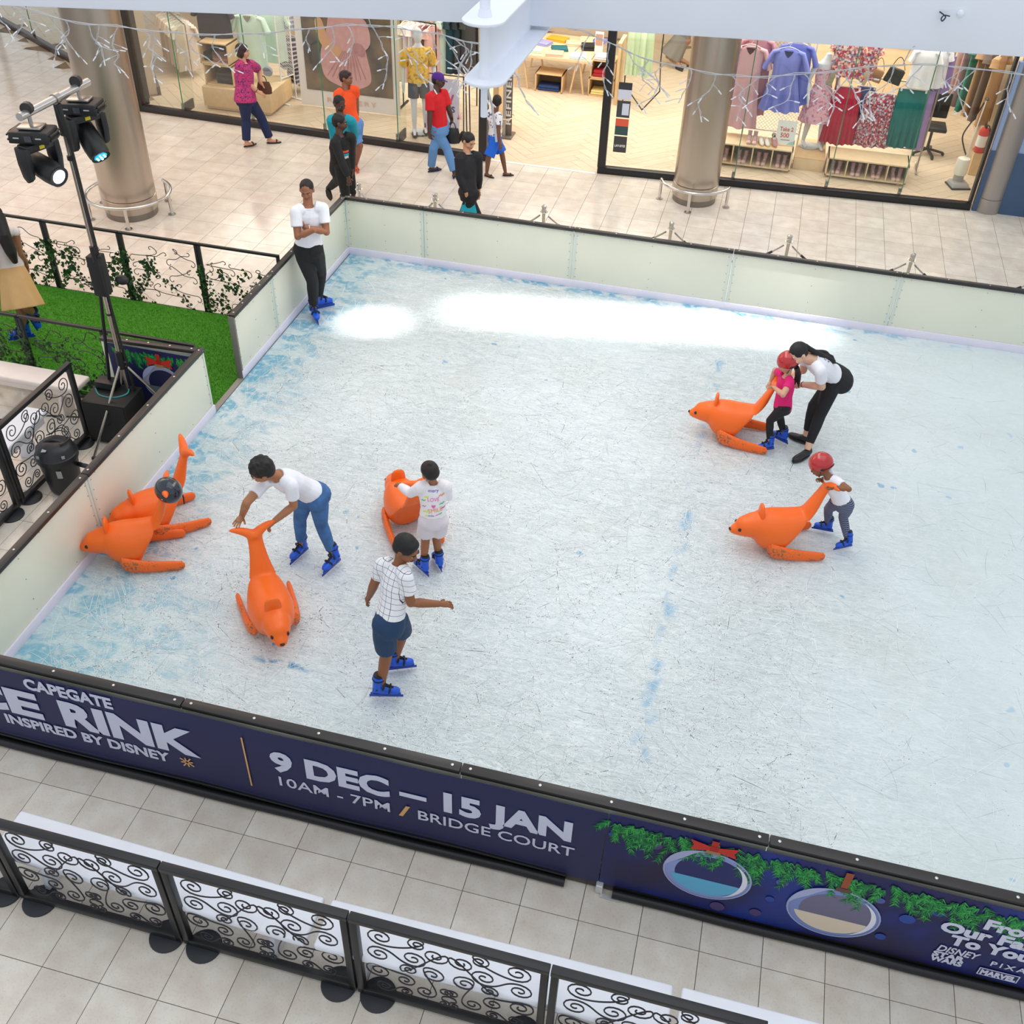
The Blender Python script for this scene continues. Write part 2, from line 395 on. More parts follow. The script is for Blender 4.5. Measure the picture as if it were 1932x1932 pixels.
# small notices stuck on the first pane of the right shop
def decal(name, label, z0, h, cols, y=-.004, x=.33, w=.21):
    t = thing(name, label, 'notice', tuple(M2 @ Vector((x, .052, z0))), atan2(.42, 5.92)); 
    zb = 0
    for k, (frac, c) in enumerate(cols):
        hh = h*frac; MB().box((0, y, zb+hh/2), (w, .004, hh), T(0, 0, 0)).v
        b = MB(); b.box((0, y, zb+hh/2), (w, .004, hh)); inv = ROOTW.pop(t.name); b.build('print_field', mat('print_%06x' % c, c, .5), t, smooth=0); ROOTW[t.name] = inv; zb += hh
    return t
dA = decal('notice', 'white and charcoal notice, topmost of the four stuck on the shop glass', 1.21, .26, [(.58, 0xCBD3E4), (.42, 0x2D3038)])
dB = decal('notice', 'charcoal notice with a pale rectangle, second from top on the shop glass', .93, .26, [(1, 0x3B3E44)])
inv = ROOTW.pop(dB.name); MB().box((.035, -.008, .13), (.11, .003, .18)).build('pale_rectangle', mat('print_cbd3e4', 0xCBD3E4), dB, smooth=0); ROOTW[dB.name] = inv
dC = decal('notice', 'orange and dark green notice, third of the four on the shop glass', .65, .26, [(.55, 0x2E4A4E), (.45, 0xD9583A)])
dD = decal('notice', 'plain charcoal lay-by notice, lowest of the four on the shop glass', .37, .26, [(1, 0x3A3D40)])
WH = mat('print_white', 0xF2F2F2, .5)
text('lettering', 'LAY-BYES', WH, dD, dD.matrix_basis @ T(-.085, -.008, .09, 0, pi/2), .05, .001, .001, .17)

# ---- steel columns with guard rails
def steel(name, col, rough, scale):
    m = mat(name, col, rough, 1.0); nt = m.node_tree; b = nt.nodes['Principled BSDF']
    g = node(nt, 'TexCoord'); mp = node(nt, 'Mapping'); mp.inputs['Scale'].default_value = (3, 3, scale)
    n = node(nt, 'TexNoise', i_Scale=6., i_Detail=4.); nt.links.new(g.outputs['Object'], mp.inputs[0]); nt.links.new(mp.outputs[0], n.inputs['Vector'])
    r = node(nt, 'MapRange', i_3=rough-.05, i_4=rough+.09); nt.links.new(n.outputs[0], r.inputs[0]); nt.links.new(r.outputs[0], b.inputs['Roughness'])
    return m
BRUSH = steel('brushed_steel', 0xB9AFA4, .30, 60); CHROME = mat('polished_steel', 0xD2CECA, .16, 1.0); SATIN = mat('satin_steel', 0xB6B2AE, .3, 1.0)
def column(c, R, label, a0, a1, legs, rr=.6):
    t = thing('steel_column', label, 'column', (c[0], c[1], 0))
    M = T(c[0], c[1], 0)
    MB().lathe([(R, .30), (R, 8.0)], 64, M).build('shaft', BRUSH, t)
    MB().lathe([(R+.004, .10), (R+.004, .285), (R-.02, .30)], 64, M).build('collar', BRUSH, t)
    MB().lathe([(R-.012, 0), (R-.012, .10)], 64, M).build('plinth', mat('dull_steel', 0x8C857E, .4, .9), t)
    g = thing('guard_rail', 'curved steel guard rail around the foot of the '+label.split(',')[0], 'rail', (c[0], c[1], 0))
    n = 40; pts = [(c[0]+rr*cos(a0+(a1-a0)*k/n), c[1]+rr*sin(a0+(a1-a0)*k/n), .31) for k in range(n+1)]
    MB().tube(pts, .024, 10).build('hoop', CHROME, g)
    for a in legs:
        x, y = c[0]+rr*cos(a), c[1]+rr*sin(a)
        MB().tube([(x, y, 0), (x, y, .31)], .024, 10).build('leg', CHROME, g)
        MB().lathe([(.055, 0), (.055, .012)], 16, T(x, y, 0)).build('foot_plate', SATIN, g)
    return t
column((-4.55, 9.22), .385, 'left brushed steel column, behind the lighting stand', radians(-205), radians(65), [radians(a) for a in (-195, -135, -65, 10, 60)], .60)
column((3.46, 12.37), .35, 'middle brushed steel column, in front of the dress window', radians(-165), radians(-15), [radians(a) for a in (-163, -93, -18)], .55)
GREYC = mat('grey_metallic_paint', 0xA39C98, .35, .5)
for k, (x, lab) in enumerate(((7.98, 'slim grey column at the right end of the shop window'), (8.72, 'slim grey column at the right edge, past the blue panel'))):
    t = thing('grey_column', lab, 'column', (x, 13.42-.05*k, 0)); M = T(x, 13.42-.05*k, 0)
    MB().lathe([(.185, .23), (.185, 6.5)], 40, M).build('shaft', GREYC, t)
    MB().lathe([(.19, 0), (.19, .225)], 40, M).build('collar', GREYC, t)
# ---- white beam that spans the hall with a short I-section bracket
t = struct('trim_5')
def hb(a, b, z0, h, w):
    m = MB(); m.bar((a[0], a[1], z0+h/2), (b[0], b[1], z0+h/2), w, h); return m
hb((-1.5, 1.02), (2.99, 2.085), 5.15, .62, .10).build('beam_web', WHITEP, t, bevel=.006)
hb((3.06, 2.09), (8.5, 2.86), 5.15, .62, .10).build('beam_web', WHITEP, t, bevel=.006)
def flange(z, y0):
    pts = [(2.985, 2.4), (2.985, y0+.1)]+[(3.085+.1*cos(a), y0+.1+.1*sin(a)) for a in [pi+pi*k/12 for k in range(1, 12)]]+[(3.185, y0+.1), (3.185, 2.4)]
    return MB().prism(pts, z, z+.014)
flange(5.115, 1.10).build('bracket_flange', WHITEP, t, bevel=.003)
flange(5.39, 1.06).build('bracket_flange', WHITEP, t, bevel=.003)
MB().box((3.085, 1.80, 5.26), (.02, 1.15, .27)).build('bracket_web', WHITEP, t)
MB().tube([(3.08, 1.20, 4.95), (3.08, 1.20, 5.10)], .017, 12).build('bracket_rod', WHITEP, t)
MB().lathe([(.028, 0), (.03, .03)], 12, T(3.08, 1.20, 5.085)).build('rod_nut', WHITEP, t)
MB().tube([(3.08, 1.20, 5.12), (3.08, 1.20, 5.75)], .024, 14).build('bracket_rod', WHITEP, t)
MB().lathe([(.034, 0), (.028, .03)], 14, T(3.08, 1.20, 5.404)).build('rod_collar', WHITEP, t)
for x, z in ((3.32, 5.33), (3.40, 5.335), (5.26, 5.34)):
    y = 2.09+(x-3.06)*(.77/5.44)-.052
    m = MB().lathe([(.02, 0), (.02, .004), (.0135, .005), (.0135, .016), (.006, .017), (.006, .022)], 6, T(x, y, z, .14, pi/2)); m.build('bolt', WHITEP, t)
m = MB().tube(spline([(5.155, 2.32, 5.345), (5.175, 2.318, 5.335), (5.19, 2.31, 5.325), (5.18, 2.31, 5.305), (5.172, 2.315, 5.315), (5.182, 2.312, 5.332), (5.21, 2.32, 5.328)], 5), .0035, 6)
tag(m.build('cable_tie', mat('tie_blue_black', 0x2C3A56, .5), None), 'knotted dark cable tie hanging on the white beam', 'cable tie')
# ================================================================ the rink
ZI = .135; ZH = .954; YF, YB, XL, XR = .345, 8.685, -.905, 11.5
def ice_mat():
    m = mat('ice', 0xCFDDE1, .3, spec=.5); nt = m.node_tree; b = nt.nodes['Principled BSDF']; L = nt.links.new
    g = node(nt, 'NewGeometry'); P = g.outputs['Position']
    sep = node(nt, 'SeparateXYZ'); L(P, sep.inputs[0])
    def M_(op, a, bb=None, c=None):
        n = node(nt, 'Math', operation=op)
        for i, q in enumerate((a, bb, c)):
            if q is None: continue
            if isinstance(q, (int, float)): n.inputs[i].default_value = q
            else: L(q, n.inputs[i])
        return n.outputs[0]
    def noise(scale, detail=3, rot=0, sc=(1, 1, 1), dist=0.):
        mp = node(nt, 'Mapping'); mp.inputs['Rotation'].default_value = (0, 0, radians(rot)); mp.inputs['Scale'].default_value = sc
        n = node(nt, 'TexNoise', i_Scale=scale, i_Detail=detail, i_Distortion=dist); L(P, mp.inputs[0]); L(mp.outputs[0], n.inputs['Vector']); return n.outputs[0]
    def band(v, c, w):   # 1 where v is within w of c
        return M_('SUBTRACT', 1, M_('MINIMUM', 1, M_('DIVIDE', M_('ABSOLUTE', M_('SUBTRACT', v, c)), w)))
    def sm(v, a, bb):
        n = node(nt, 'MapRange', interpolation_type='SMOOTHSTEP'); L(v, n.inputs[0]); n.inputs[1].default_value = a; n.inputs[2].default_value = bb; return n.outputs[0]
    def mix(f, a, c):
        n = node(nt, 'MixRGB')
        if isinstance(f, (int, float)): n.inputs[0].default_value = f
        else: L(f, n.inputs[0])
        for k, q in ((1, a), (2, c)):
            if isinstance(q, tuple): n.inputs[k].default_value = q
            else: L(q, n.inputs[k])
        return n.outputs[0]
    base = mix(sm(noise(.55, 4), .38, .64), C(0xADBABD), C(0xC3D0D4))
    base = mix(M_('MULTIPLY', sm(noise(1.1, 4, 20), .52, .72), .6), base, C(0xB4B9B0))
    base = mix(M_('MULTIPLY', sm(noise(9, 5), .45, .75), .5), base, C(0xCCD7DB))
    base = mix(M_('MULTIPLY', sm(noise(30, 4), .5, .8), .4), base, C(0xA6B6BA))
    X, Y = sep.outputs[0], sep.outputs[1]
    worn = M_('MULTIPLY', sm(X, 8.2, 5.2), 1)      # the right-hand ice is hardly skated
    dark = 0; white = 0
    for i, (rot, sc) in enumerate(((12, 5), (48, 6), (85, 5), (121, 6), (157, 5))):
        a = band(noise(1.7+.2*i, 3, rot, (1, sc, 1), .6), .5, .016)
        d = band(noise(2.1+.17*i, 3, rot+17, (1, sc+2, 1), .5), .47, .011)
        white = a if i == 0 else M_('MAXIMUM', white, a); dark = d if i == 0 else M_('MAXIMUM', dark, d)
    for i, (rot, sc) in enumerate(((30, 9), (70, 9), (100, 9), (140, 9))):
        a = band(noise(5.+.4*i, 2, rot, (1, sc, 1), .3), .5, .05)
        white = M_('MAXIMUM', white, M_('MULTIPLY', a, .6))
    patch = sm(noise(1.6, 3, 40), .35, .62)
    base = mix(M_('MULTIPLY', M_('MULTIPLY', dark, patch), M_('MULTIPLY_ADD', worn, .45, .10)), base, C(0x8D9C9E))
    base = mix(M_('MULTIPLY', white, M_('MULTIPLY_ADD', worn, .5, .15)), base, C(0xF1F6F8))
    # blue dye that shows along the boards and in the front left corner
    e1 = sm(X, .25, -.80); e2 = M_('MULTIPLY', sm(Y, 8.40, 8.66), 1.0)
    dx = M_('SUBTRACT', X, -.5); dy = M_('SUBTRACT', Y, 1.3)
    e3 = sm(M_('SQRT', M_('ADD', M_('MULTIPLY', dx, dx), M_('MULTIPLY', dy, dy))), 1.7, .2)
    edge = M_('MAXIMUM', M_('MAXIMUM', e1, e2), M_('MULTIPLY', e3, .9))
    blot = sm(noise(3.2, 5, 30, (1, 1.6, 1), .8), .44, .60)
    base = mix(M_('MULTIPLY', M_('MULTIPLY', M_('MULTIPLY', edge, blot), sm(noise(14, 4), .30, .55)), .95), base, C(0x4C9DBE))
    base = mix(M_('MULTIPLY', M_('MULTIPLY', M_('MAXIMUM', e3, M_('MULTIPLY', e1, .5)), .4), 1), base, C(0xA4D0D8))
    # worn centre line, a short dash and stray specks of blue
    ln = M_('MULTIPLY', band(M_('ADD', X, M_('MULTIPLY', noise(7, 3), .12)), 4.40, .085), sm(noise(5, 4, 0, (1, .7, 1)), .47, .62))
    base = mix(M_('MULTIPLY', ln, .75), base, C(0x5FA3CB))
    d2 = M_('MULTIPLY', band(M_('ADD', Y, M_('MULTIPLY', noise(9, 3), .06)), 1.52, .045), M_('MULTIPLY', band(X, 1.33, .36), 1.6))
    base = mix(M_('MINIMUM', M_('MULTIPLY', d2, sm(noise(8, 4), .38, .55)), .9), base, C(0x2E86B4))
    base = mix(M_('MULTIPLY', sm(noise(4.5, 2), .735, .77), .8), base, C(0x3C93C0))
    sky_sheen = sm(X, 5, 8); base = mix(M_('MULTIPLY', sky_sheen, .6), base, C(0xE6F1F3))  # skylight reflection on the right-hand ice, put into its colour
    L(base, b.inputs['Base Color'])
    rr = node(nt, 'MapRange', i_3=.22, i_4=.42); L(noise(6, 4), rr.inputs[0]); L(rr.outputs[0], b.inputs['Roughness'])
    bp = node(nt, 'Bump', i_Strength=.12, i_Distance=.004); L(M_('SUBTRACT', white, dark), bp.inputs['Height']); L(bp.outputs[0], b.inputs['Normal'])
    return m
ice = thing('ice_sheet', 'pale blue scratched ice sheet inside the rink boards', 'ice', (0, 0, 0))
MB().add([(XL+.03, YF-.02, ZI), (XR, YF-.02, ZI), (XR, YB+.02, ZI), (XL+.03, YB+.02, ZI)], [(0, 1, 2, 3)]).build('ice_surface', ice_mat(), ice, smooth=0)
R_ = random.Random(3)
def scratches(n, w0, w1, l0, l1, m, z):
    b = MB()
    for _ in range(n):
        x, y = R_.uniform(XL+.1, 8.2), R_.uniform(YF+.05, YB-.1)
        if x > 5.6 and R_.random() < .75: continue
        if y > 6.8 and R_.random() < .5: continue
        a = R_.uniform(0, 2*pi); l = R_.uniform(l0, l1)*R_.choice((.5, 1, 1, 1.6)); k = R_.gauss(0, .9); w = R_.uniform(w0, w1); vs = []
        N = 5
        for i in range(N+1):
            ww = w*(1-abs(2*i/N-1)**2*.9); nx, ny = -sin(a)*ww, cos(a)*ww
            vs += [(x+nx, y+ny, z), (x-nx, y-ny, z)]
            x += cos(a)*l/N; y += sin(a)*l/N; a += k*l/N
        if not (XL+.05 < x < 8.4 and YF < y < YB-.03): continue
        b.add(vs, [(2*i, 2*i+1, 2*i+3, 2*i+2) for i in range(N)])
    return b.build('scratches', m, ice, smooth=0, kind='stuff')
scratches(15000, .0009, .0026, .12, .75, mat('ice_scratch_white', 0xE9EFF1, .6), ZI+.0009)
scratches(3600, .0007, .0016, .08, .40, mat('ice_scratch_dark', 0xA3AEB0, .5), ZI+.0005)
MB().box(((XL+XR)/2, (YF+YB)/2, .062), (XR-XL-.02, YB-YF-.02, .124)).build('base_slab', mat('rink_base', 0x8E9AA0, .7), ice, smooth=0)
MB().box((XL-.015, 5.02, .128), (.07, .76, .018)).build('gate_edging', mat('grey_edging', 0x8B8780, .5), ice, bevel=.003)
PANEL = mat('board_plastic', 0xE4E5D4, .3, var=.025, scale=1.5, spec=.4); RAIL = mat('rail_black', 0x2B2827, .35, var=.1, scale=4); RAILG = mat('rail_grey', 0x4A4745, .4)
KICK = mat('kick_white', 0xE4E0F0, .4, var=.02); SEAM = mat('seam_strip', 0xD3DCD3, .35); SCREWM = mat('rail_screw', 0xD8D6D2, .3, .6); SPOT = mat('panel_screw', 0x8E9488, .5)
SCR = None
def barrier(name, label, A, B, inside, joints, mids=True, rail_w=.075, end_posts=(False, False)):
    """run of boards from A to B (x, y); inside is the side the ice lies on (unit normal)"""
    global SCR
    t = thing(name, label, 'barrier', (A[0], A[1], 0)); A, B = Vector((*A, 0)), Vector((*B, 0)); d = (B-A).normalized(); Lg = (B-A).length
    n = Vector((*inside, 0)); yax = n; M = Matrix(((d.x, yax.x, 0, A.x), (d.y, yax.y, 0, A.y), (0, 0, 1, 0), (0, 0, 0, 1)))
    xs = [0]+[j for j in joints if 0 < j < Lg]+[Lg]
    flip = d.cross(yax).z < 0
    def bx_(c, s, nm, m, bev=0., lab=None):
        b = MB().box(c, s, M)
        if flip: b.f = [tuple(reversed(f)) for f in b.f]
        return b.build(nm, m, t, bevel=bev, label=lab)
    for i in range(len(xs)-1):
        a, c = xs[i]+.003, xs[i+1]-.003; w = c-a
        bx_(((a+c)/2, -.012, .50), (w, .024, .86), 'panel', PANEL, .003)
        bx_(((a+c)/2, -.012, ZH-.02), (w, rail_w, .04), 'top_rail', RAIL, .006)
        bx_(((a+c)/2, -.045, .06), (w, .05, .10), 'base_rail', RAIL, .006)
        for k in range(5):
            x = a+.06+(w-.12)*k/4
            if SCR is None: SCR = MB().lathe([(.010, 0), (.010, .002), (.004, .004)], 10).build('rail_screw', SCREWM, None); p = SCR; p.parent = t; p.location = (M @ Vector((x, -.012, ZH)))-A
            else: inst(SCR, t, tuple((M @ Vector((x, -.012, ZH)))-A))
        for s, e in ((1, a), (-1, c)):
            bx_((e+s*.018, .002, .50), (.03, .006, .82), 'seam_strip', SEAM, .001)
        sp = MB()
        for k in range(6):
            for x in (a+.045, c-.045)+(((a+c)/2,) if mids and k % 2 else ()): sp.ell((x, .001, .28+k*.115), (.006, .004, .006), M, 6, 4)
        for k in range(7): sp.ell((a+.12+(w-.24)*k/6, .001, .275 if k % 2 else .885), (.005, .004, .005), M, 6, 4)
        sp.build('panel_screws', SPOT, t, kind='stuff')
        bx_(((a+c)/2, .010, ZI+.05), (w+.008, .02, .10), 'kick_plate', KICK, .003)
    for q, x in zip(end_posts, (.012, Lg-.012)):
        if q: bx_((x, -.02, .53), (.03, .07, .80), 'end_post', mat('grey_post', 0x7D7873, .45), .004)
    return t
PL = 2.036
bk = barrier('rink_barrier', 'cream plastic boards along the far side of the rink', (XL, YB), (11.4, YB), (0, -1), [.2016+k*PL-XL for k in range(6)])
barrier('rink_barrier', 'short run of cream boards behind the man with folded arms', (XL, YB), (-.905, 5.36), (1, 0), [YB-6.37], end_posts=(0, 1))
barrier('rink_barrier', 'left run of cream boards beside the two parked seals', (-.895, 4.66), (-.86, YF), (1, 0), [4.66-2.42], end_posts=(0, 0))
fb = barrier('rink_barrier', 'front run of boards that carries the navy banners', (-1.1, YF), (11.4, YF), (0, 1), [1.18+(k-1)*PL+1.1 for k in range(7)])
rb = barrier('rink_barrier', 'short return of boards beside the lighting stand', (-.93, 4.62), (-2.02, 4.56), (0, 1), [])
# ---- banner fixed on the outside of the front boards
NAVY = mat('banner_navy', 0x1B2152, .5, bump=.03, bscale=5); NAVY2 = mat('banner_navy_glow', 0x0E2472, .5)
LET = mat('banner_white', 0xD3D6EC, .5); GOLD = mat('banner_gold', 0xE0AC72, .5)
by0 = YF-.072
def bnode():
    m = NAVY2; nt = m.node_tree; b = nt.nodes['Principled BSDF']; g = node(nt, 'NewGeometry')
    n = node(nt, 'TexNoise', i_Scale=1.6, i_Detail=2.); nt.links.new(g.outputs['Position'], n.inputs['Vector'])
    r = node(nt, 'ValToRGB'); e = r.color_ramp.elements
    e[0].position, e[0].color = .35, C(0x1B1440); e[1].position, e[1].color = .62, C(0x0F2C84); e.new(.5).color = C(0x0F1A5E)
    nt.links.new(n.outputs[0], r.inputs[0]); nt.links.new(r.outputs[0], b.inputs['Base Color'])
bnode()
ban = thing('banner', 'navy banner with rink name and dates on the front boards', 'banner', (-1.1, by0, 0))
def sheet(x0, x1, z0, z1, parent, m, amp=.006, y=by0):
    b = MB(); nx = max(8, int((x1-x0)*10))
    b.grid(lambda u, w: (x0+(x1-x0)*u, y-.004-amp*sin(w*pi)*(.6+.4*sin(u*23)), z0+(z1-z0)*w+(.006*sin(u*31) if w in (0., 1.) else 0)), nx, 8)
    return b.build('sheet', m, parent, solid=.003)
sheet(-1.1, 4.23, .085, .912, ban, NAVY)
def M_ban(x, z, y=by0-.0135): return T(x, y, z, 0, pi/2)
text('lettering', 'CAPEGATE', LET, ban, M_ban(-.07, .775), .16, .006, .001, .71)
text('lettering', 'ICE', LET, ban, M_ban(-.835, .445), .38, .018, .001, .825)
text('lettering', 'RINK', LET, ban, M_ban(.165, .445), .38, .018, .001, 1.10)
text('lettering', 'INSPIRED BY DISNEY', LET, ban, M_ban(-.375, .285), .145, .005, .001, 1.37)
text('lettering', '9 DEC \u2013 15 JAN', LET, ban, M_ban(1.83, .515), .29, .013, .001, 2.18)
text('lettering', '10AM - 7PM', LET, ban, M_ban(1.87, .335), .15, .001, .001, .84)
text('lettering', 'BRIDGE COURT', LET, ban, M_ban(2.92, .335), .15, .001, .001, 1.12)
MB().prism([(2.775, .325), (2.805, .325), (2.862, .455), (2.832, .455)], 0, .002, T(0, by0-.0135, 0, 0, pi/2)).build('slash', GOLD, ban, smooth=0)
MB().box((1.636, by0-.0145, .52), (.012, .002, .56)).build('divider_line', GOLD, ban, smooth=0)
st = MB()
for k in range(8):
    a = k*pi/4+.2; st.bar((1.135+.012*cos(a), by0-.0145, .335+.012*sin(a)), (1.135+(.062 if k % 2 else .05)*cos(a), by0-.0145, .335+(.062 if k % 2 else .05)*sin(a)), .002, .011)
st.build('star_mark', GOLD, ban, smooth=0)
b2 = thing('banner', 'blue banner printed with fir branches and glass baubles', 'banner', (4.24, by0, 0))
sheet(4.236, 11.3, .085, .912, b2, NAVY2, .003)
# printed picture: flat shapes a hair in front of the sheet
def disc(cx, cz, rx, rz, n=40): return [(cx+rx*cos(2*pi*k/n), cz+rz*sin(2*pi*k/n)) for k in range(n)]
def flat(nm, out, m, parent, lay=0, M=None): return MB().prism(out, 0, .0008, (M or T(0, by0-.0095-.0009*lay, 0, 0, pi/2))).build(nm, m, parent, smooth=0)
def ring(nm, cx, cz, rx, rz, w, m, parent, lay, a0=0, a1=2*pi, M=None):
    n = 40; o = [(cx+rx*cos(a0+(a1-a0)*k/n), cz+rz*sin(a0+(a1-a0)*k/n)) for k in range(n+1)]
    i = [(cx+(rx-w*(sin(pi*k/n) if a1-a0 < 6 else 1))*cos(a0+(a1-a0)*k/n), cz+(rz-w*(sin(pi*k/n) if a1-a0 < 6 else 1))*sin(a0+(a1-a0)*k/n)) for k in range(n+1)]
    vs = [(p[0], p[1], 0) for p in o+i]; fs = [(k, k+1, n+2+k, n+1+k) for k in range(n)]
    return MB().add(vs, fs, (M or T(0, by0-.0101-.0009*lay, 0, 0, pi/2))).build(nm, m, parent, smooth=0)
FIR = [mat('print_fir_%d' % i, c, .5) for i, c in enumerate((0x0B4A2A, 0x12703A, 0x1E8E48, 0x3CB04E))]
def fir(parent, x0, x1, z, M=None, dens=62, lay=1, amp=.20, y=None):
    R = random.Random(int(x0*100)); bs = [MB() for _ in FIR]; x = x0
    while x < x1:
        bz = z-.02-R.random()*amp*.35; ln = .10+R.random()*amp; ang = -pi/2+R.uniform(-.75, .75)
        ex, ez = x+ln*cos(ang), bz+ln*sin(ang)
        for k in range(17):
            f = k/16; px, pz = x+(ex-x)*f, bz+(ez-bz)*f
            for sgn in (-1, 1):
                a = ang+sgn*R.uniform(.45, .8); l = (.055+.02*R.random())*(1-.25*f); q = R.choice((0, 1, 1, 2, 2, 3))
                dx, dz = cos(a)*l, sin(a)*l; nx, nz = -sin(a)*.0045, cos(a)*.0045
                if pz+dz > z+.015: continue
                yy = (by0-.0105-.0002*k-.0003*q) if y is None else 0
                bs[q].add([(px-nx, yy, pz-nz), (px+nx, yy, pz+nz), (px+dx, yy, pz+dz)] if M is None else [(px-nx, pz-nz, .0004*k/8+.0003*q), (px+nx, pz+nz, .0004*k/8+.0003*q), (px+dx, pz+dz, .0004*k/8+.0003*q)], [(0, 1, 2)], M)
        x += 1.9/dens
    for b, m in zip(bs, FIR):
        if b.v: b.build('printed_branch', m, parent, smooth=0, kind='stuff')
fir(b2, 4.25, 8.6, .895)
def bauble(parent, cx, cz, R, inner, ground, shine, rib, M=None, bow=True, k=0):
    mm = lambda n, c: mat(n, c, .5)
    a = (lambda *q, **w: flat(*q, M=M and M @ T(0, 0, .0009*q[4]), **w)) if M else flat
    r_ = (lambda *q, **w: ring(*q, M=M and M @ T(0, 0, .0006+.0009*q[8]), **w)) if M else ring
    a('bauble_glass', disc(cx, cz, R*1.08, R), mm('print_glass_%d' % k, shine), parent, 2)
    a('bauble_inside', disc(cx+.02, cz-.005, R*.86, R*.80), mm('print_inside_%d' % k, inner), parent, 3)
    g = [(cx+R*.9*cos(t), cz+R*.84*sin(t)) for t in [pi*1.08+pi*.84*j/20 for j in range(21)]]
    a('bauble_ground', g, mm('print_ground_%d' % k, ground), parent, 4)
    r_('bauble_rim', cx, cz, R*1.08, R, .012, mm('print_rim', 0x9DA8D4), parent, 5)
    r_('bauble_shine', cx+.02, cz, R*.90, R*.86, .035, mm('print_shine', 0xE4E6F4), parent, 6, a0=-1.1, a1=1.0)
    r_('bauble_shine', cx-.02, cz+.02, R*.98, R*.92, .06, mm('print_shine_soft', 0xA9B0D6), parent, 6, a0=1.7, a1=3.2)
    a('bauble_cap', [(cx-.05, cz+R-.012), (cx+.05, cz+R-.012), (cx+.04, cz+R+.035), (cx-.04, cz+R+.035)], mm('print_cap_%d' % k, 0xA47B52 if bow else 0x5E4038), parent, 7)
    if bow:
        a('printed_bow', [(cx-.155, cz+R+.10), (cx-.02, cz+R+.065), (cx-.02, cz+R+.025), (cx-.15, cz+R-.01), (cx-.13, cz+R+.045)], mm('print_red', 0xC92A24), parent, 8)
        a('printed_bow', [(cx+.155, cz+R+.10), (cx+.02, cz+R+.065), (cx+.02, cz+R+.025), (cx+.15, cz+R-.01), (cx+.13, cz+R+.045)], mm('print_red', 0xC92A24), parent, 8)
        a('bow_knot', [(cx-.028, cz+R+.02), (cx+.028, cz+R+.02), (cx+.028, cz+R+.075), (cx-.028, cz+R+.075)], mm('print_red_dark', 0xA81F1C), parent, 9)
    a('ribbon', [(cx-.022, cz+R+.06 if bow else cz+R+.03), (cx+.022, cz+R+.06 if bow else cz+R+.03), (cx+.026, .90 if M is None else cz+R+.15), (cx-.022, .90 if M is None else cz+R+.15)], mm('print_ribbon_%d' % k, rib), parent, 7)
bauble(b2, 4.93, .50, .27, 0x1A2566, 0x5FB4DC, 0x8C9BD2, 0xB3261F, k=1)
bauble(b2, 5.765, .42, .275, 0x6E6C88, 0xE2D3BE, 0x7B8CC6, 0x9B4A2A, bow=False, k=2)
glow = mat('print_glow', 0x24459A, .6); gl2 = mat('print_glow_pink', 0x4A3A6E, .6); gl3 = mat('print_glow_pale', 0x4A5C9C, .6)
for x, z, r, m in ((4.28, .70, .03, glow), (4.56, .70, .05, gl2), (5.36, .71, .035, glow), (5.40, .62, .04, gl3), (5.36, .40, .03, glow), (5.30, .20, .04, gl2), (6.2, .55, .05, glow), (6.1, .28, .035, glow), (6.35, .7, .04, glow), (5.05, .16, .05, gl2), (6.0, .68, .03, gl3)):
    flat('printed_glow', disc(x, z, r, r, 16), m, b2, 1)
text('lettering', 'From', LET, b2, M_ban(6.63, .655), .15, .007, .001, .36)
text('lettering', 'Our Family', LET, b2, M_ban(6.40, .525), .15, .007, .001, .80)
text('lettering', 'To Yours', LET, b2, M_ban(6.49, .40), .15, .007, .001, .62)
text('lettering', 'DISNEY', LET, b2, M_ban(6.45, .29), .10, .002, .001, .26, shear=.2)
text('lettering', 'PIXAR', LET, b2, M_ban(6.79, .265), .075, .001, .001, .28, space=1.4)
text('lettering', 'STAR', LET, b2, M_ban(6.44, .225), .075, .004, .001, .20)
text('lettering', 'WARS', LET, b2, M_ban(6.44, .165), .075, .004, .001, .20)
MB().box((6.87, by0-.0145, .175), (.25, .001, .085)).build('logo_frame', LET, b2, smooth=0)
MB().box((6.87, by0-.0152, .175), (.235, .001, .07)).build('logo_field', mat('print_navy', 0x101B56, .5), b2, smooth=0)
text('lettering', 'MARVEL', LET, b2, M_ban(6.76, .148, by0-.017), .075, .004, .001, .22)
# banner on the return beside the stand
b3 = thing('banner', 'bauble banner on the short return beside the lighting stand', 'banner', (-1.9, 4.50, 0))
MB().box((-1.45, 4.525, .5), (1.0, .004, .80), T(0, 0, 0)).build('sheet', mat('banner_dark_blue', 0x141B4E, .5), b3)
M3b = T(0, 4.522, 0, 0, pi/2)
bauble(b3, -1.36, .50, .22, 0x1A2046, 0x5A6A70, 0x9A9AB4, 0xB3261F, M=M3b, k=3)
fir(b3, -1.9, -.98, .89, M=T(0, 4.5215, 0, 0, pi/2), dens=40, amp=.10)
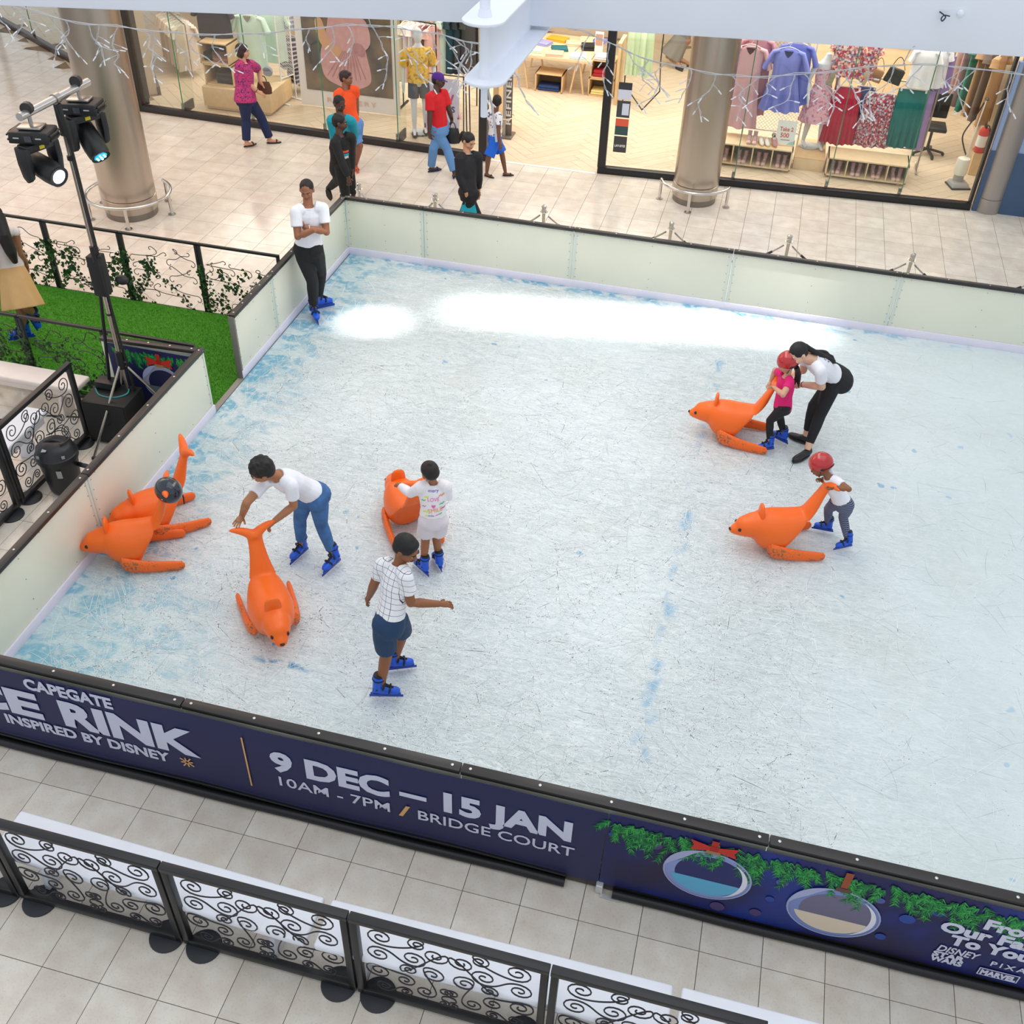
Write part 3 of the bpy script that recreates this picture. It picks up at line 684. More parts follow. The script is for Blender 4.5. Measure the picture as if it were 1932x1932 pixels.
# loose black cover pipes on the floor below the banner and a white cable clip
pp = thing('cover_pipe', 'long black pipe lying on the floor under the front banner', 'pipe', (0, .22, 0))
MB().tube([(-1.2+.4*k, .235+.004*sin(k*1.7), .034) for k in range(14)], .034, 10).build('pipe', mat('black_pipe', 0x17181C, .45), pp)
MB().tube([(4.34+.4*k, .24+.004*sin(k*2.1), .034) for k in range(16)], .034, 10).build('pipe', mat('black_pipe', 0x17181C), pp)
for q in (0, 1): MB().tube([(-1.2+.4*k, .262+.012*q, .09+.03*q+.012*sin(k*1.3+q)) for k in range(14)], .009, 6).build('cable', mat('black_cable', 0x1A1A1C, .5), pp)
cl = thing('cable_clip', 'small white and silver clip at the joint of the two banners', 'clip', (4.24, .25, 0))
MB().box((4.245, .255, .05), (.05, .05, .09)).build('clip_body', mat('clip_white', 0xD6D8DA, .3, .4), cl, bevel=.006)
MB().bar((4.26, .22, .012), (4.40, .215, .012), .03, .006).build('clip_strap', mat('clip_white', 0xD6D8DA), cl)
# ================================================================ ornate fences, benches, turf, stands
FENCE = mat('fence_black', 0x1E1F22, .4, bump=.02); SCROLL = mat('scroll_black', 0x24232A, .4)
def spiral(c, r, a_out, turns, s):
    """from the centre outwards; ends at radius r, polar angle a_out; s=+1 counter-clockwise"""
    n = int(14*turns); out = []
    for k in range(n+1):
        f = k/n; rr = r*(.16+.84*f); a = a_out-s*2*pi*turns*(1-f)
        out.append((c[0]+rr*cos(a), c[1]+rr*sin(a)))
    return out
def scroll(c0, r0, a0, s0, c1, r1, a1, s1, pull=1., turns=(1.6, 1.6), rs=1.18):
    A = spiral(c0, r0*rs, radians(a0), turns[0], s0); B = spiral(c1, r1*rs, radians(a1), turns[1], s1)[::-1]
    p0, p1 = A[-1], B[0]; t0 = (-s0*sin(radians(a0)), s0*cos(radians(a0))); t1 = (s1*sin(radians(a1)), -s1*cos(radians(a1)))
    d = sqrt((p1[0]-p0[0])**2+(p1[1]-p0[1])**2)*1.3*pull; mid = []
    for k in range(1, 14):
        t = k/14; h = (2*t**3-3*t*t+1, t**3-2*t*t+t, -2*t**3+3*t*t, t**3-t*t)
        mid.append(tuple(h[0]*p0[i]+h[1]*d*t0[i]+h[2]*p1[i]+h[3]*d*t1[i] for i in (0, 1)))
    return A+mid+B
SCR_HALF = [
 ((.13, .68), .075, 250, 1, (.36, .70), .055, 90, -1, 1.1), ((.11, .47), .070, 90, -1, (.33, .52), .075, 270, -1, 1.0),
 ((.47, .62), .070, 0, 1, (.30, .37), .05, 180, 1, 1.1), ((.10, .26), .070, 180, -1, (.27, .22), .060, 90, 1, 1.2),
 ((.45, .38), .070, 90, 1, (.40, .14), .060, 0, 1, 1.0), ((.13, .08), .050, 270, 1, (.27, .07), .040, 90, 1, .9),
 ((.53, .20), .045, 270, -1, (.52, .05), .035, 90, 1, 1.0)]
FP = 1.226
def make_fence(label, loc, rz, L=FP, h=.945, group='black scroll fence panels by the front boards', cat='fence'):
    t = thing('scroll_fence', label, cat, loc, rz, group)
    M = T(loc[0], loc[1], loc[2], rz)
    w = .045
    MB().box((L/2, 0, h-.022), (L-.008, .055, .045), M).build('top_rail', FENCE, t, bevel=.004)
    MB().box((L/2, 0, .055), (L-.008, .05, .05), M).build('bottom_rail', FENCE, t, bevel=.004)
    for x in (.03, L-.03): MB().box((x, 0, h/2), (w, .05, h-.05), M).build('post', FENCE, t, bevel=.004)
    for x in (.135, L-.135): MB().lathe([(.118, 0), (.118, .012), (.108, .02), (.02, .024)], 28, M @ T(x, 0, 0)).build('foot_plate', mat('foot_black', 0x22252C, .5), t)
    iw, ih = L-.12, h-.14
    ps = []
    for q in SCR_HALF:
        pts = scroll(*q)
        for mir in (0, 1):
            P = [((.06+(x if not mir else 1.106-x)*iw/1.106), (0 if not mir else .0), .09+z*ih/.80) for x, z in pts]
            if mir: P = P[::-1]
            MB().tube(P, .0052, 5, M).build('scroll', SCROLL, t)
    return t
f0 = make_fence('black scroll fence panel in front of the white benches, second from the left', (.42, -.845, 0), 0)
dup(f0, (.42-FP, -.845, 0), label='black scroll fence panel cut by the left edge at the bottom of the photo')
dup(f0, (.42+FP, -.845, 0), label='black scroll fence panel in front of the joint of the first two benches')
dup(f0, (.42+2*FP, -.845, 0), label='black scroll fence panel in front of the long middle bench')
dup(f0, (.42+3*FP, -.845, 0), label='black scroll fence panel cut by the bottom edge on the right')
dup(f0, (-2.06, 2.80, 0), pi/2, label='black scroll fence panel behind the black tub vacuum', group='scroll fence panels left of the rink')
dup(f0, (-2.07, 1.56, 0), pi/2, label='black scroll fence panel left of the rink, at the left edge', group='scroll fence panels left of the rink')
# ---- white benches
BENCH = mat('bench_white', 0xE6E9F2, .35, var=.03, scale=5); BENCHW = mat('bench_cream', 0xE9DDD6, .35, var=.03, scale=5)
def bench(label, c, L, D, rz, m, h=.45, group=None):
    t = thing('bench', label, 'bench', (c[0], c[1], 0), rz, group); M = T(c[0], c[1], 0, rz)
    MB().box((0, 0, h-.03), (L, D, .06), M).build('seat', m, t, bevel=.018, seg=3)
    MB().box((0, -D/2+.05, h-.10), (L-.1, .02, .09), M).build('apron', m, t, bevel=.004)
    for s in (-1, 1):
        out = [(-D*.42, h-.05), (D*.42, h-.05), (D*.20, h*.55), (D*.30, .22), (D*.36, 0), (-D*.36, 0), (-D*.30, .22), (-D*.20, h*.55)]
        MB().prism(out, -.02, .02, M @ T(s*(L/2-.28), 0, 0) @ Matrix(((0, 0, 1, 0), (1, 0, 0, 0), (0, 1, 0, 0), (0, 0, 0, 1)))).build('leg', m, t, bevel=.006)
    return t
bench('white bench at the lower left, behind the scroll fence', (1.415, -.665, 0), 2.26, .33, -.022, BENCH, .45)
bench('white bench in the middle, its left end chipped, behind the scroll fence', (3.71, -.675, 0), 2.22, .33, .010, BENCH, .45)
bench('white bench at the bottom right, mostly out of the frame', (5.98, -.66, 0), 2.22, .33, .0, BENCH, .45)
bench('white bench against the turf, left of the tripod stand', (-3.34, 4.35, 0), 2.2, .29, .0, BENCHW, .45)
bench('white bench behind the left scroll fence', (-2.42, 2.75, 0), 2.1, .30, pi/2+.03, BENCH, .45)
# ---- green turf
TURF = mat('turf', 0x3C7E10, .85, var=.35, scale=120); TURF2 = mat('turf_blade', 0x4E9C14, .7, var=.3, scale=40)
tf = thing('turf', 'bright green artificial turf laid beside the rink gate', 'turf', (-3, 5.6, 0))
MB().box((-3.55, 5.68, .045), (5.2, 2.02, .09)).build('mat', TURF, tf)
R_ = random.Random(5); b = MB()
for _ in range(52000):
    x, y = R_.uniform(-5.6, -.97), R_.uniform(4.69, 6.68); a = R_.uniform(0, 2*pi); h = R_.uniform(.014, .028); dx, dy = cos(a)*.0035, sin(a)*.0035
    lx, ly = R_.gauss(0, .008), R_.gauss(0, .008)
    b.add([(x-dx, y-dy, .088), (x+dx, y+dy, .088), (x+lx, y+ly, .09+h)], [(0, 1, 2)])
b.build('grass_blades', TURF2, tf, smooth=0, kind='stuff')
# ---- black fences with iron curls and ivy around the turf
LEAF = [mat('ivy_%d' % i, c, .5) for i, c in enumerate((0x1F3A1C, 0x2F5425, 0x4C7236))]
leafout = [(0, -.5), (.22, -.42), (.5, -.3), (.36, -.02), (.46, .22), (.2, .18), (0, .55), (-.2, .18), (-.46, .22), (-.36, -.02), (-.5, -.3), (-.22, -.42)]
def leafmesh(m):
    b = MB(); b.add([(x, .12*abs(x)-.15*y*y, y) for x, y in leafout]+[(0, .06, -.1)], [(i, (i+1) % 12, 12) for i in range(12)])
    o = b.build('ivy_leaf', m, None, smooth=0); return o
leafp = []
def curls(L, h, seed):
    R = random.Random(seed); out = []
    for row, z0 in ((0, .18), (1, .45), (2, .66)):
        for k in range(4):
            x = (k+.5)*L/4+R.uniform(-.04, .04); s = R.choice((-1, 1)); r = .05
            z = z0*h+R.uniform(-.03, .03); x2 = x+s*R.uniform(.2, .3); z2 = z+R.uniform(.04, .18)
            if not .04 < x2 < L-.04: x2 = x-s*.2
            out.append(scroll((x, z), r, 90 if s > 0 else 90, -s, (x2, z2), .03, R.choice((60, 120, 270)), R.choice((-1, 1)), 1.5, (.7, .6)))
    return out
def ivy_fence(label, loc, L, h, seed, ivy, group):
    t = thing('ivy_fence', label, 'fence', loc, 0, group); M = T(*loc)
    MB().box((L/2, 0, h-.015), (L-.006, .035, .03), M).build('top_rail', FENCE, t, bevel=.003)
    MB().box((L/2, 0, .03), (L-.006, .04, .04), M).build('bottom_rail', FENCE, t, bevel=.003)
    for x in (.02, L-.02): MB().box((x, 0, h/2), (.035, .035, h-.03), M).build('post', FENCE, t, bevel=.003)
    R = random.Random(seed*7)
    for P in curls(L, h, seed):
        MB().tube([(min(max(x, .02), L-.02), 0, max(z, .03)) for x, z in P], .0048, 5, M).build('curl', SCROLL, t)
    bs = [MB(), MB()]
    nl = 0
    for v in range(8):
        x, z = R.uniform(.02, L-.02), .05; pts = []
        dirx = R.choice((-1, 1))*R.uniform(.01, .035)
        for k in range(26):
            x += dirx+R.gauss(0, .018); z += R.uniform(.005, .045); x = min(max(x, .01), L-.01)
            if z > h*.74: z = h*.74-R.random()*.1
            pts.append((x, R.uniform(-.02, .02), z))
            for q in range(R.choice((1, 2, 2, 3))):
                s = R.choice((.028, .034, .04, .05, .07 if ivy > 1 else .04)); px, pz = x+R.gauss(0, .03), z+R.gauss(0, .03)
                rot = Euler((R.uniform(-.6, .6), R.uniform(-3.1, 3.1), R.uniform(-.6, .6)))
                if s >= .04 and nl < 70:
                    inst(leafp[R.randrange(3)], t, (px, R.uniform(-.035, -.01), max(pz, .05)), sc=(s, s, s), rot=rot); nl += 1
                else:
                    bs[R.randrange(2)].add([(x_, .1*abs(x_), y_) for x_, y_ in leafout], [tuple(range(12))], M @ Matrix.Translation((px, R.uniform(-.03, .01), max(pz, .04))) @ rot.to_matrix().to_4x4() @ Matrix.Scale(s, 4))
        MB().tube(spline(pts, 3), .0022, 4, M).build('stem', mat('ivy_stem', 0x3A3A24, .7), t)
    for b, m in zip(bs, LEAF):
        if b.v: b.build('ivy_leaves', m, t, smooth=0, kind='stuff')
    return t
for m in LEAF: leafp.append(leafmesh(m))
g1 = 'ivy fence panels behind the turf'
for k, (x, L, lab) in enumerate(((-5.2, 1.04, 'ivy fence panel behind the turf, at the left edge behind the skating woman'), (-4.16, 1.06, 'ivy fence panel behind the turf with the largest ivy leaves'),
                                 (-3.10, 1.05, 'ivy fence panel behind the turf, in the middle right of the lighting stand'), (-2.05, 1.08, 'ivy fence panel behind the turf, next to the rink boards'))):
    ivy_fence(lab, (x, 6.755, 0), L, 1.0, 11+k, 2 if k < 2 else 1, g1)
g2 = 'ivy fence panels in front of the turf'
for k, (x, L, lab) in enumerate(((-4.12, 1.03, 'ivy fence panel in front of the turf, at the left edge above the cream bench'), (-3.09, 1.03, 'ivy fence panel in front of the turf, behind the end of the cream bench'), (-2.06, 1.07, 'ivy fence panel in front of the turf, behind the bauble banner'))):
    ivy_fence(lab, (x, 4.665, 0), L, .965, 31+k, 1, g2)
for o in leafp: bpy.data.objects.remove(o)
# ---- tripod lighting stand with two moving heads
ST = (-1.63, 4.27); BLK = mat('stage_black', 0x17181B, .45, bump=.02); ALU = mat('aluminium', 0xC9C8C8, .3, .9); STEELT = mat('stand_steel', 0xB9B2AA, .25, 1.0)
t = thing('lighting_stand', 'tall steel tripod stand that carries two stage lights', 'stand', (ST[0], ST[1], 0))
hub = (ST[0], ST[1], .86)
for a in (-105, 15, 135):
    fx, fy = ST[0]+.62*cos(radians(a)), ST[1]+.62*sin(radians(a))
    MB().tube([(hub[0]+.03*cos(radians(a)), hub[1]+.03*sin(radians(a)), .84), (fx, fy, .03)], .014, 8).build('leg', STEELT, t)
    MB().ell((fx, fy, .025), (.028, .028, .025)).build('foot', BLK, t)
    MB().tube([(ST[0], ST[1], .30), (ST[0]+.43*cos(radians(a)), ST[1]+.43*sin(radians(a)), .27)], .008, 6).build('brace', BLK, t)
MB().tube([(ST[0], ST[1], .25), (ST[0], ST[1], 2.0)], .024, 12).build('pole', STEELT, t)
MB().tube([(ST[0], ST[1], 2.0), (ST[0], ST[1], 3.3)], .018, 12).build('upper_pole', STEELT, t)
for z, r, h in ((.80, .042, .20), (2.0, .032, .16), (1.42, .027, .02), (3.0, .03, .04)):
    MB().lathe([(r, 0), (r*1.05, h*.3), (r, h)], 14, T(ST[0], ST[1], z)).build('collar', BLK, t)
    if h > .1: MB().ell((ST[0]+.05, ST[1]-.01, z+h*.4), (.025, .012, .02)).build('knob', BLK, t)
MB().box((ST[0], ST[1], 3.36), (.055, .055, .28)).build('head_clamp', BLK, t, bevel=.008)
MB().tube([(ST[0], ST[1]-.52, 3.555), (ST[0], ST[1]+.50, 3.535)], .034, 16).build('cross_bar', ALU, t)
MB().lathe([(.045, -.03), (.045, .03)], 12, T(ST[0], ST[1], 3.545, 0, pi/2)).build('bar_clamp', SATIN, t)
for q in range(3):
    MB().tube(spline([(ST[0]+.02*q, ST[1]-.02, 3.50), (ST[0]+.05+.02*q, ST[1]-.06, 3.3), (ST[0]+.035, ST[1]-.01+.01*q, 3.0), (ST[0]+.03, ST[1]+.012*q, 2.2), (ST[0]+.04, ST[1]+.01*q, 1.2), (ST[0]+.09, ST[1]+.02*q, .1)], 8), .007, 6).build('cable', mat('black_cable', 0x1A1A1C, .5), t)
def moving_head(label, y, yaw, tilt, lens_col, lens_emit, base_yaw=0.2):
    z = 3.45
    t = thing('moving_head_light', label, 'stage light', (ST[0], y, z), 0)
    M = T(ST[0]+.0, y, z, base_yaw)
    MB().box((0, 0, -.01), (.20, .14, .02), M).build('clamp_plate', SATIN, t, bevel=.004)
    MB().tube([(0, 0, 0), (0, 0, .11)], .018, 8, M).build('clamp_bolt', SATIN, t)
    MB().lathe([(.052, -.025), (.052, .025)], 12, M @ T(0, 0, .14, 0, pi/2)).build('pipe_clamp', mat('clamp_dark', 0x2B2B2C, .4), t)
    MB().box((0, 0, -.075), (.36, .25, .10), M, .94, .94).build('base', BLK, t, bevel=.018)
    for s in (-1, 1):
        for k in (0, 1): MB().tube([(s*.186, -.10, -.055-.04*k), (s*.20, 0, -.055-.04*k), (s*.186, .10, -.055-.04*k)], .008, 6, M).build('handle', BLK, t)
    MB().box((.0, -.128, -.075), (.06, .004, .05), M).build('display', mat('lamp_display', 0x474A50, .2), t)
    for x in (-.10, .09): MB().box((x, -.128, -.07), (.05, .003, .010), M).build('printed_mark', mat('lamp_mark', 0xB8BABD, .5), t)
    Y = M @ rotm(0, 0, yaw)
    MB().box((0, 0, -.17), (.30, .13, .07), Y).build('yoke_base', BLK, t, bevel=.015)
    MB().box((.0, -.068, -.17), (.05, .003, .03), Y).build('warning_label', mat('label_yellow', 0xD9C21E, .5), t)
    for s in (-1, 1): MB().prism([(-.07, -.15), (.07, -.15), (.075, -.30), (.05, -.42), (0, -.46), (-.05, -.42), (-.075, -.30)], -.03, .03, Y @ T(s*.15, 0, 0) @ Matrix(((0, 0, 1, 0), (1, 0, 0, 0), (0, 1, 0, 0), (0, 0, 0, 1)))).build('yoke_arm', BLK, t, bevel=.014)
    H = Y @ T(0, 0, -.36) @ rotm(-tilt, 0, 0)
    MB().lathe([(.02, .17), (.07, .165), (.092, .12), (.098, 0), (.102, -.10), (.096, -.18), (.088, -.20)], 28, H).build('lamp_head', BLK, t)
    MB().lathe([(.088, -.195), (.090, -.212), (.06, -.206)], 28, H).build('lens_rim', BLK, t)
    e = mat('lens_%06x' % lens_col, lens_col, .1, emit=lens_emit)
    MB().lathe([(.068, -.203), (.05, -.213), (0., -.218)], 24, H).build('lens', e, t)
    if lens_emit < 2:
        for k in range(7):
            a = k*pi/3; r = .04 if k < 6 else 0; MB().ell((r*cos(a), r*sin(a), -.217), (.011, .011, .006), H).build('lens_cell', mat('lens_dot', 0xD8F6FF, .1, emit=2.0), t)
    return t
moving_head('black moving head light with a glowing white lens, on the left of the stand', ST[1]-.40, 1.05, radians(78), 0xF4FAFF, 4.0)
moving_head('black moving head light with a cyan lens, beside the steel column', ST[1]+.33, .85, radians(48), 0x14A5DE, 1.0)
# ---- loudspeaker pair on the floor behind the boards
t = thing('subwoofer', 'black box loudspeaker on the floor under the lighting stand', 'speaker', (-1.76, 4.16, 0), .05); M = T(-1.76, 4.16, 0, .05)
MB().box((0, 0, .27), (.50, .40, .50), M).build('cabinet', mat('speaker_black', 0x151517, .6, bump=.05, bscale=200), t, bevel=.012)
MB().box((0, -.203, .27), (.46, .008, .46), M).build('grille', mat('speaker_grille', 0x1F1F22, .7), t)
for x in (-.2, .2):
    for y in (-.15, .15): MB().lathe([(.02, 0), (.02, .025)], 10, M @ T(x, y, 0)).build('foot', BLK, t)
t = thing('column_speaker', 'slim black column loudspeaker on a pole behind the lighting stand', 'speaker', (-1.72, 4.30, 0))
MB().tube([(-1.86, 4.30, .52), (-1.70, 4.30, 1.62)], .018, 10).build('pole', BLK, t)
MB().box((-1.66, 4.31, 1.84), (.13, .13, .42), T(0, 0, 0)).build('cabinet', mat('speaker_black', 0x151517), t, bevel=.01)
MB().ell((-1.46, 4.36, 1.79), (.07, .05, .05)).build('bracket_knob', BLK, t)
tag(MB().tube(spline([(-1.97, 4.2, .525), (-1.86, 4.10, .525), (-1.70, 4.10, .525), (-1.60, 4.2, .53), (-1.63, 4.3, .56)], 8), .008, 6).build('cable', mat('cable_teal', 0x1E8C8C, .5), None), 'short teal cable lying on top of the black box loudspeaker', 'cable')
t = thing('amplifier', 'small black box lying on top of the box loudspeaker', 'amplifier', (-1.85, 4.25, .52))
MB().box((-1.86, 4.27, .565), (.22, .14, .09)).build('case', BLK, t, bevel=.006)
MB().box((-1.86, 4.198, .57), (.18, .004, .05)).build('front_plate', mat('amp_plate', 0x2A2A2E, .4), t)
# ---- black tub vacuum cleaner
vx, vy = -1.80, 3.18; t = thing('tub_vacuum', 'black wet and dry tub vacuum beside the left boards', 'vacuum cleaner', (vx, vy, 0)); M = T(vx, vy, 0, .3)
VB = mat('vacuum_black', 0x1A1C22, .4, bump=.03)
MB().lathe([(.145, .02), (.155, .04), (.185, .36), (.19, .40), (.205, .405), (.205, .43)], 32, M).build('tub', VB, t)
MB().lathe([(.205, .43), (.205, .455), (.19, .47), (.175, .53), (.12, .575), (.04, .59), (0, .59)], 32, M).build('motor_head', VB, t)
MB().tube(spline([(-.13, 0, .50), (-.10, 0, .56), (0, 0, .60), (.10, 0, .56), (.13, 0, .50)], 6), .016, 8, M).build('carry_handle', VB, t)
GT_ = mat('grey_label', 0x9A9CA0, .5)
MB().box((-.05, -.10, .567), (.045, .11, .004), M @ T(0, 0, 0, 0, .0)).build('label_strip', GT_, t)
MB().box((.05, -.186, .31), (.05, .006, .085), M).build('label_strip', GT_, t)
for x in (-.06, .06): MB().box((x, -.183, .495), (.03, .01, .028), M @ T(0, 0, 0, x*6)).build('latch', GT_, t)
for k in range(4):
    a = pi/4+k*pi/2; MB().ell((.12*cos(a), .12*sin(a), .02), (.025, .025, .02), M).build('castor', VB, t)
MB().tube(spline([(vx+.18, vy+.06, .30), (vx+.26, vy+.02, .33), (vx+.36, vy+.08, .28), (vx+.48, vy+.35, .18), (vx+.5, vy+.6, .06), (vx+.4, vy+.75, .03)], 8), .024, 10).build('hose', VB, t)
for k in range(3): MB().tube(spline([(vx-.10+.03*k, vy+.05, .60+.01*k), (vx+.02, vy+.13+.02*k, .63+.02*k), (vx+.14, vy+.06+.02*k, .60), (vx+.10+.01*k, vy-.04, .595)], 6), .005, 5).build('power_cord', VB, t)
tag(MB().tube(spline([(-4.2, 4.05, .008), (-3.3, 3.98, .008), (-2.8, 4.2, .008), (-2.3, 4.32, .008), (-1.9, 4.45, .008)], 8), .008, 6).build('cable', mat('black_cable', 0x1A1A1C), None), 'thin black cable lying on the floor beside the cream bench', 'cable')
# ---- rope barrier posts behind the far boards
PX = [(-.86, 9.10), (.23, 9.10), (1.72, 9.19), (3.42, 9.21), (4.93, 9.29), (6.45, 9.23), (8.0, 9.25)]
ROPE = mat('rope_black', 0x2A2524, .7); lab = ['chrome rope post behind the corner of the far boards', 'chrome rope post left of the woman with the turquoise bag', 'chrome rope post between the woman with the bag and the middle column', 'chrome rope post in front of the middle column', 'chrome rope post right of the middle column, third from the right', 'chrome rope post near the right end of the far boards', 'chrome rope post hidden at the right edge']
for k, (x, y) in enumerate(PX):
    if k == 0:
        t = thing('rope_post', lab[0], 'post', (x, y, 0), 0, 'chrome rope posts behind the far boards'); M = T(x, y, 0); r0 = t
        MB().lathe([(.16, 0), (.16, .012), (.05, .035), (.03, .05)], 28, M).build('base', CHROME, t)
        MB().lathe([(.022, .03), (.022, .88)], 16, M).build('pole', CHROME, t)
        MB().lathe([(.024, .87), (.034, .88), (.034, .93), (.026, .935), (.03, .95), (.036, .955), (.034, .975), (.012, .99), (0, .99)], 20, M).build('cap', CHROME, t)
        MB().tube([(x+.045*cos(a), y+.045*sin(a), .89) for a in [2*pi*i/16 for i in range(16)]], .006, 6, closed=True).build('hook_ring', CHROME, t)
    else: dup(r0, (x, y, 0), label=lab[k])
for k in range(len(PX)-1):
    (x0, y0), (x1, y1) = PX[k], PX[k+1]
    t = thing('barrier_rope', 'black rope hanging between two chrome posts, number %s from the left' % ['one', 'two', 'three', 'four', 'five', 'six'][k], 'rope', ((x0+x1)/2, (y0+y1)/2, 0), 0, 'black ropes between the chrome posts')
    t['label'] = ['black rope behind the corner of the far boards', 'black rope behind the woman with the turquoise bag', 'black rope left of the middle column', 'black rope in front of the middle column', 'black rope right of the middle column, sagging behind the boards', 'black rope at the right edge behind the boards'][k]
    def P(f): return (x0+(x1-x0)*f, y0+(y1-y0)*f, .885-.36*(1-(2*f-1)**2))
    MB().tube([P(.12+.76*i/24) for i in range(25)], .016, 8).build('rope', ROPE, t)
    for a, c in ((.035, .12), (.88, .965)):
        MB().tube([P(a+(c-a)*i/4) for i in range(5)], .012, 8).build('end_ferrule', CHROME, t)
# ================================================================ people and seals
from mathutils.bvhtree import BVHTree
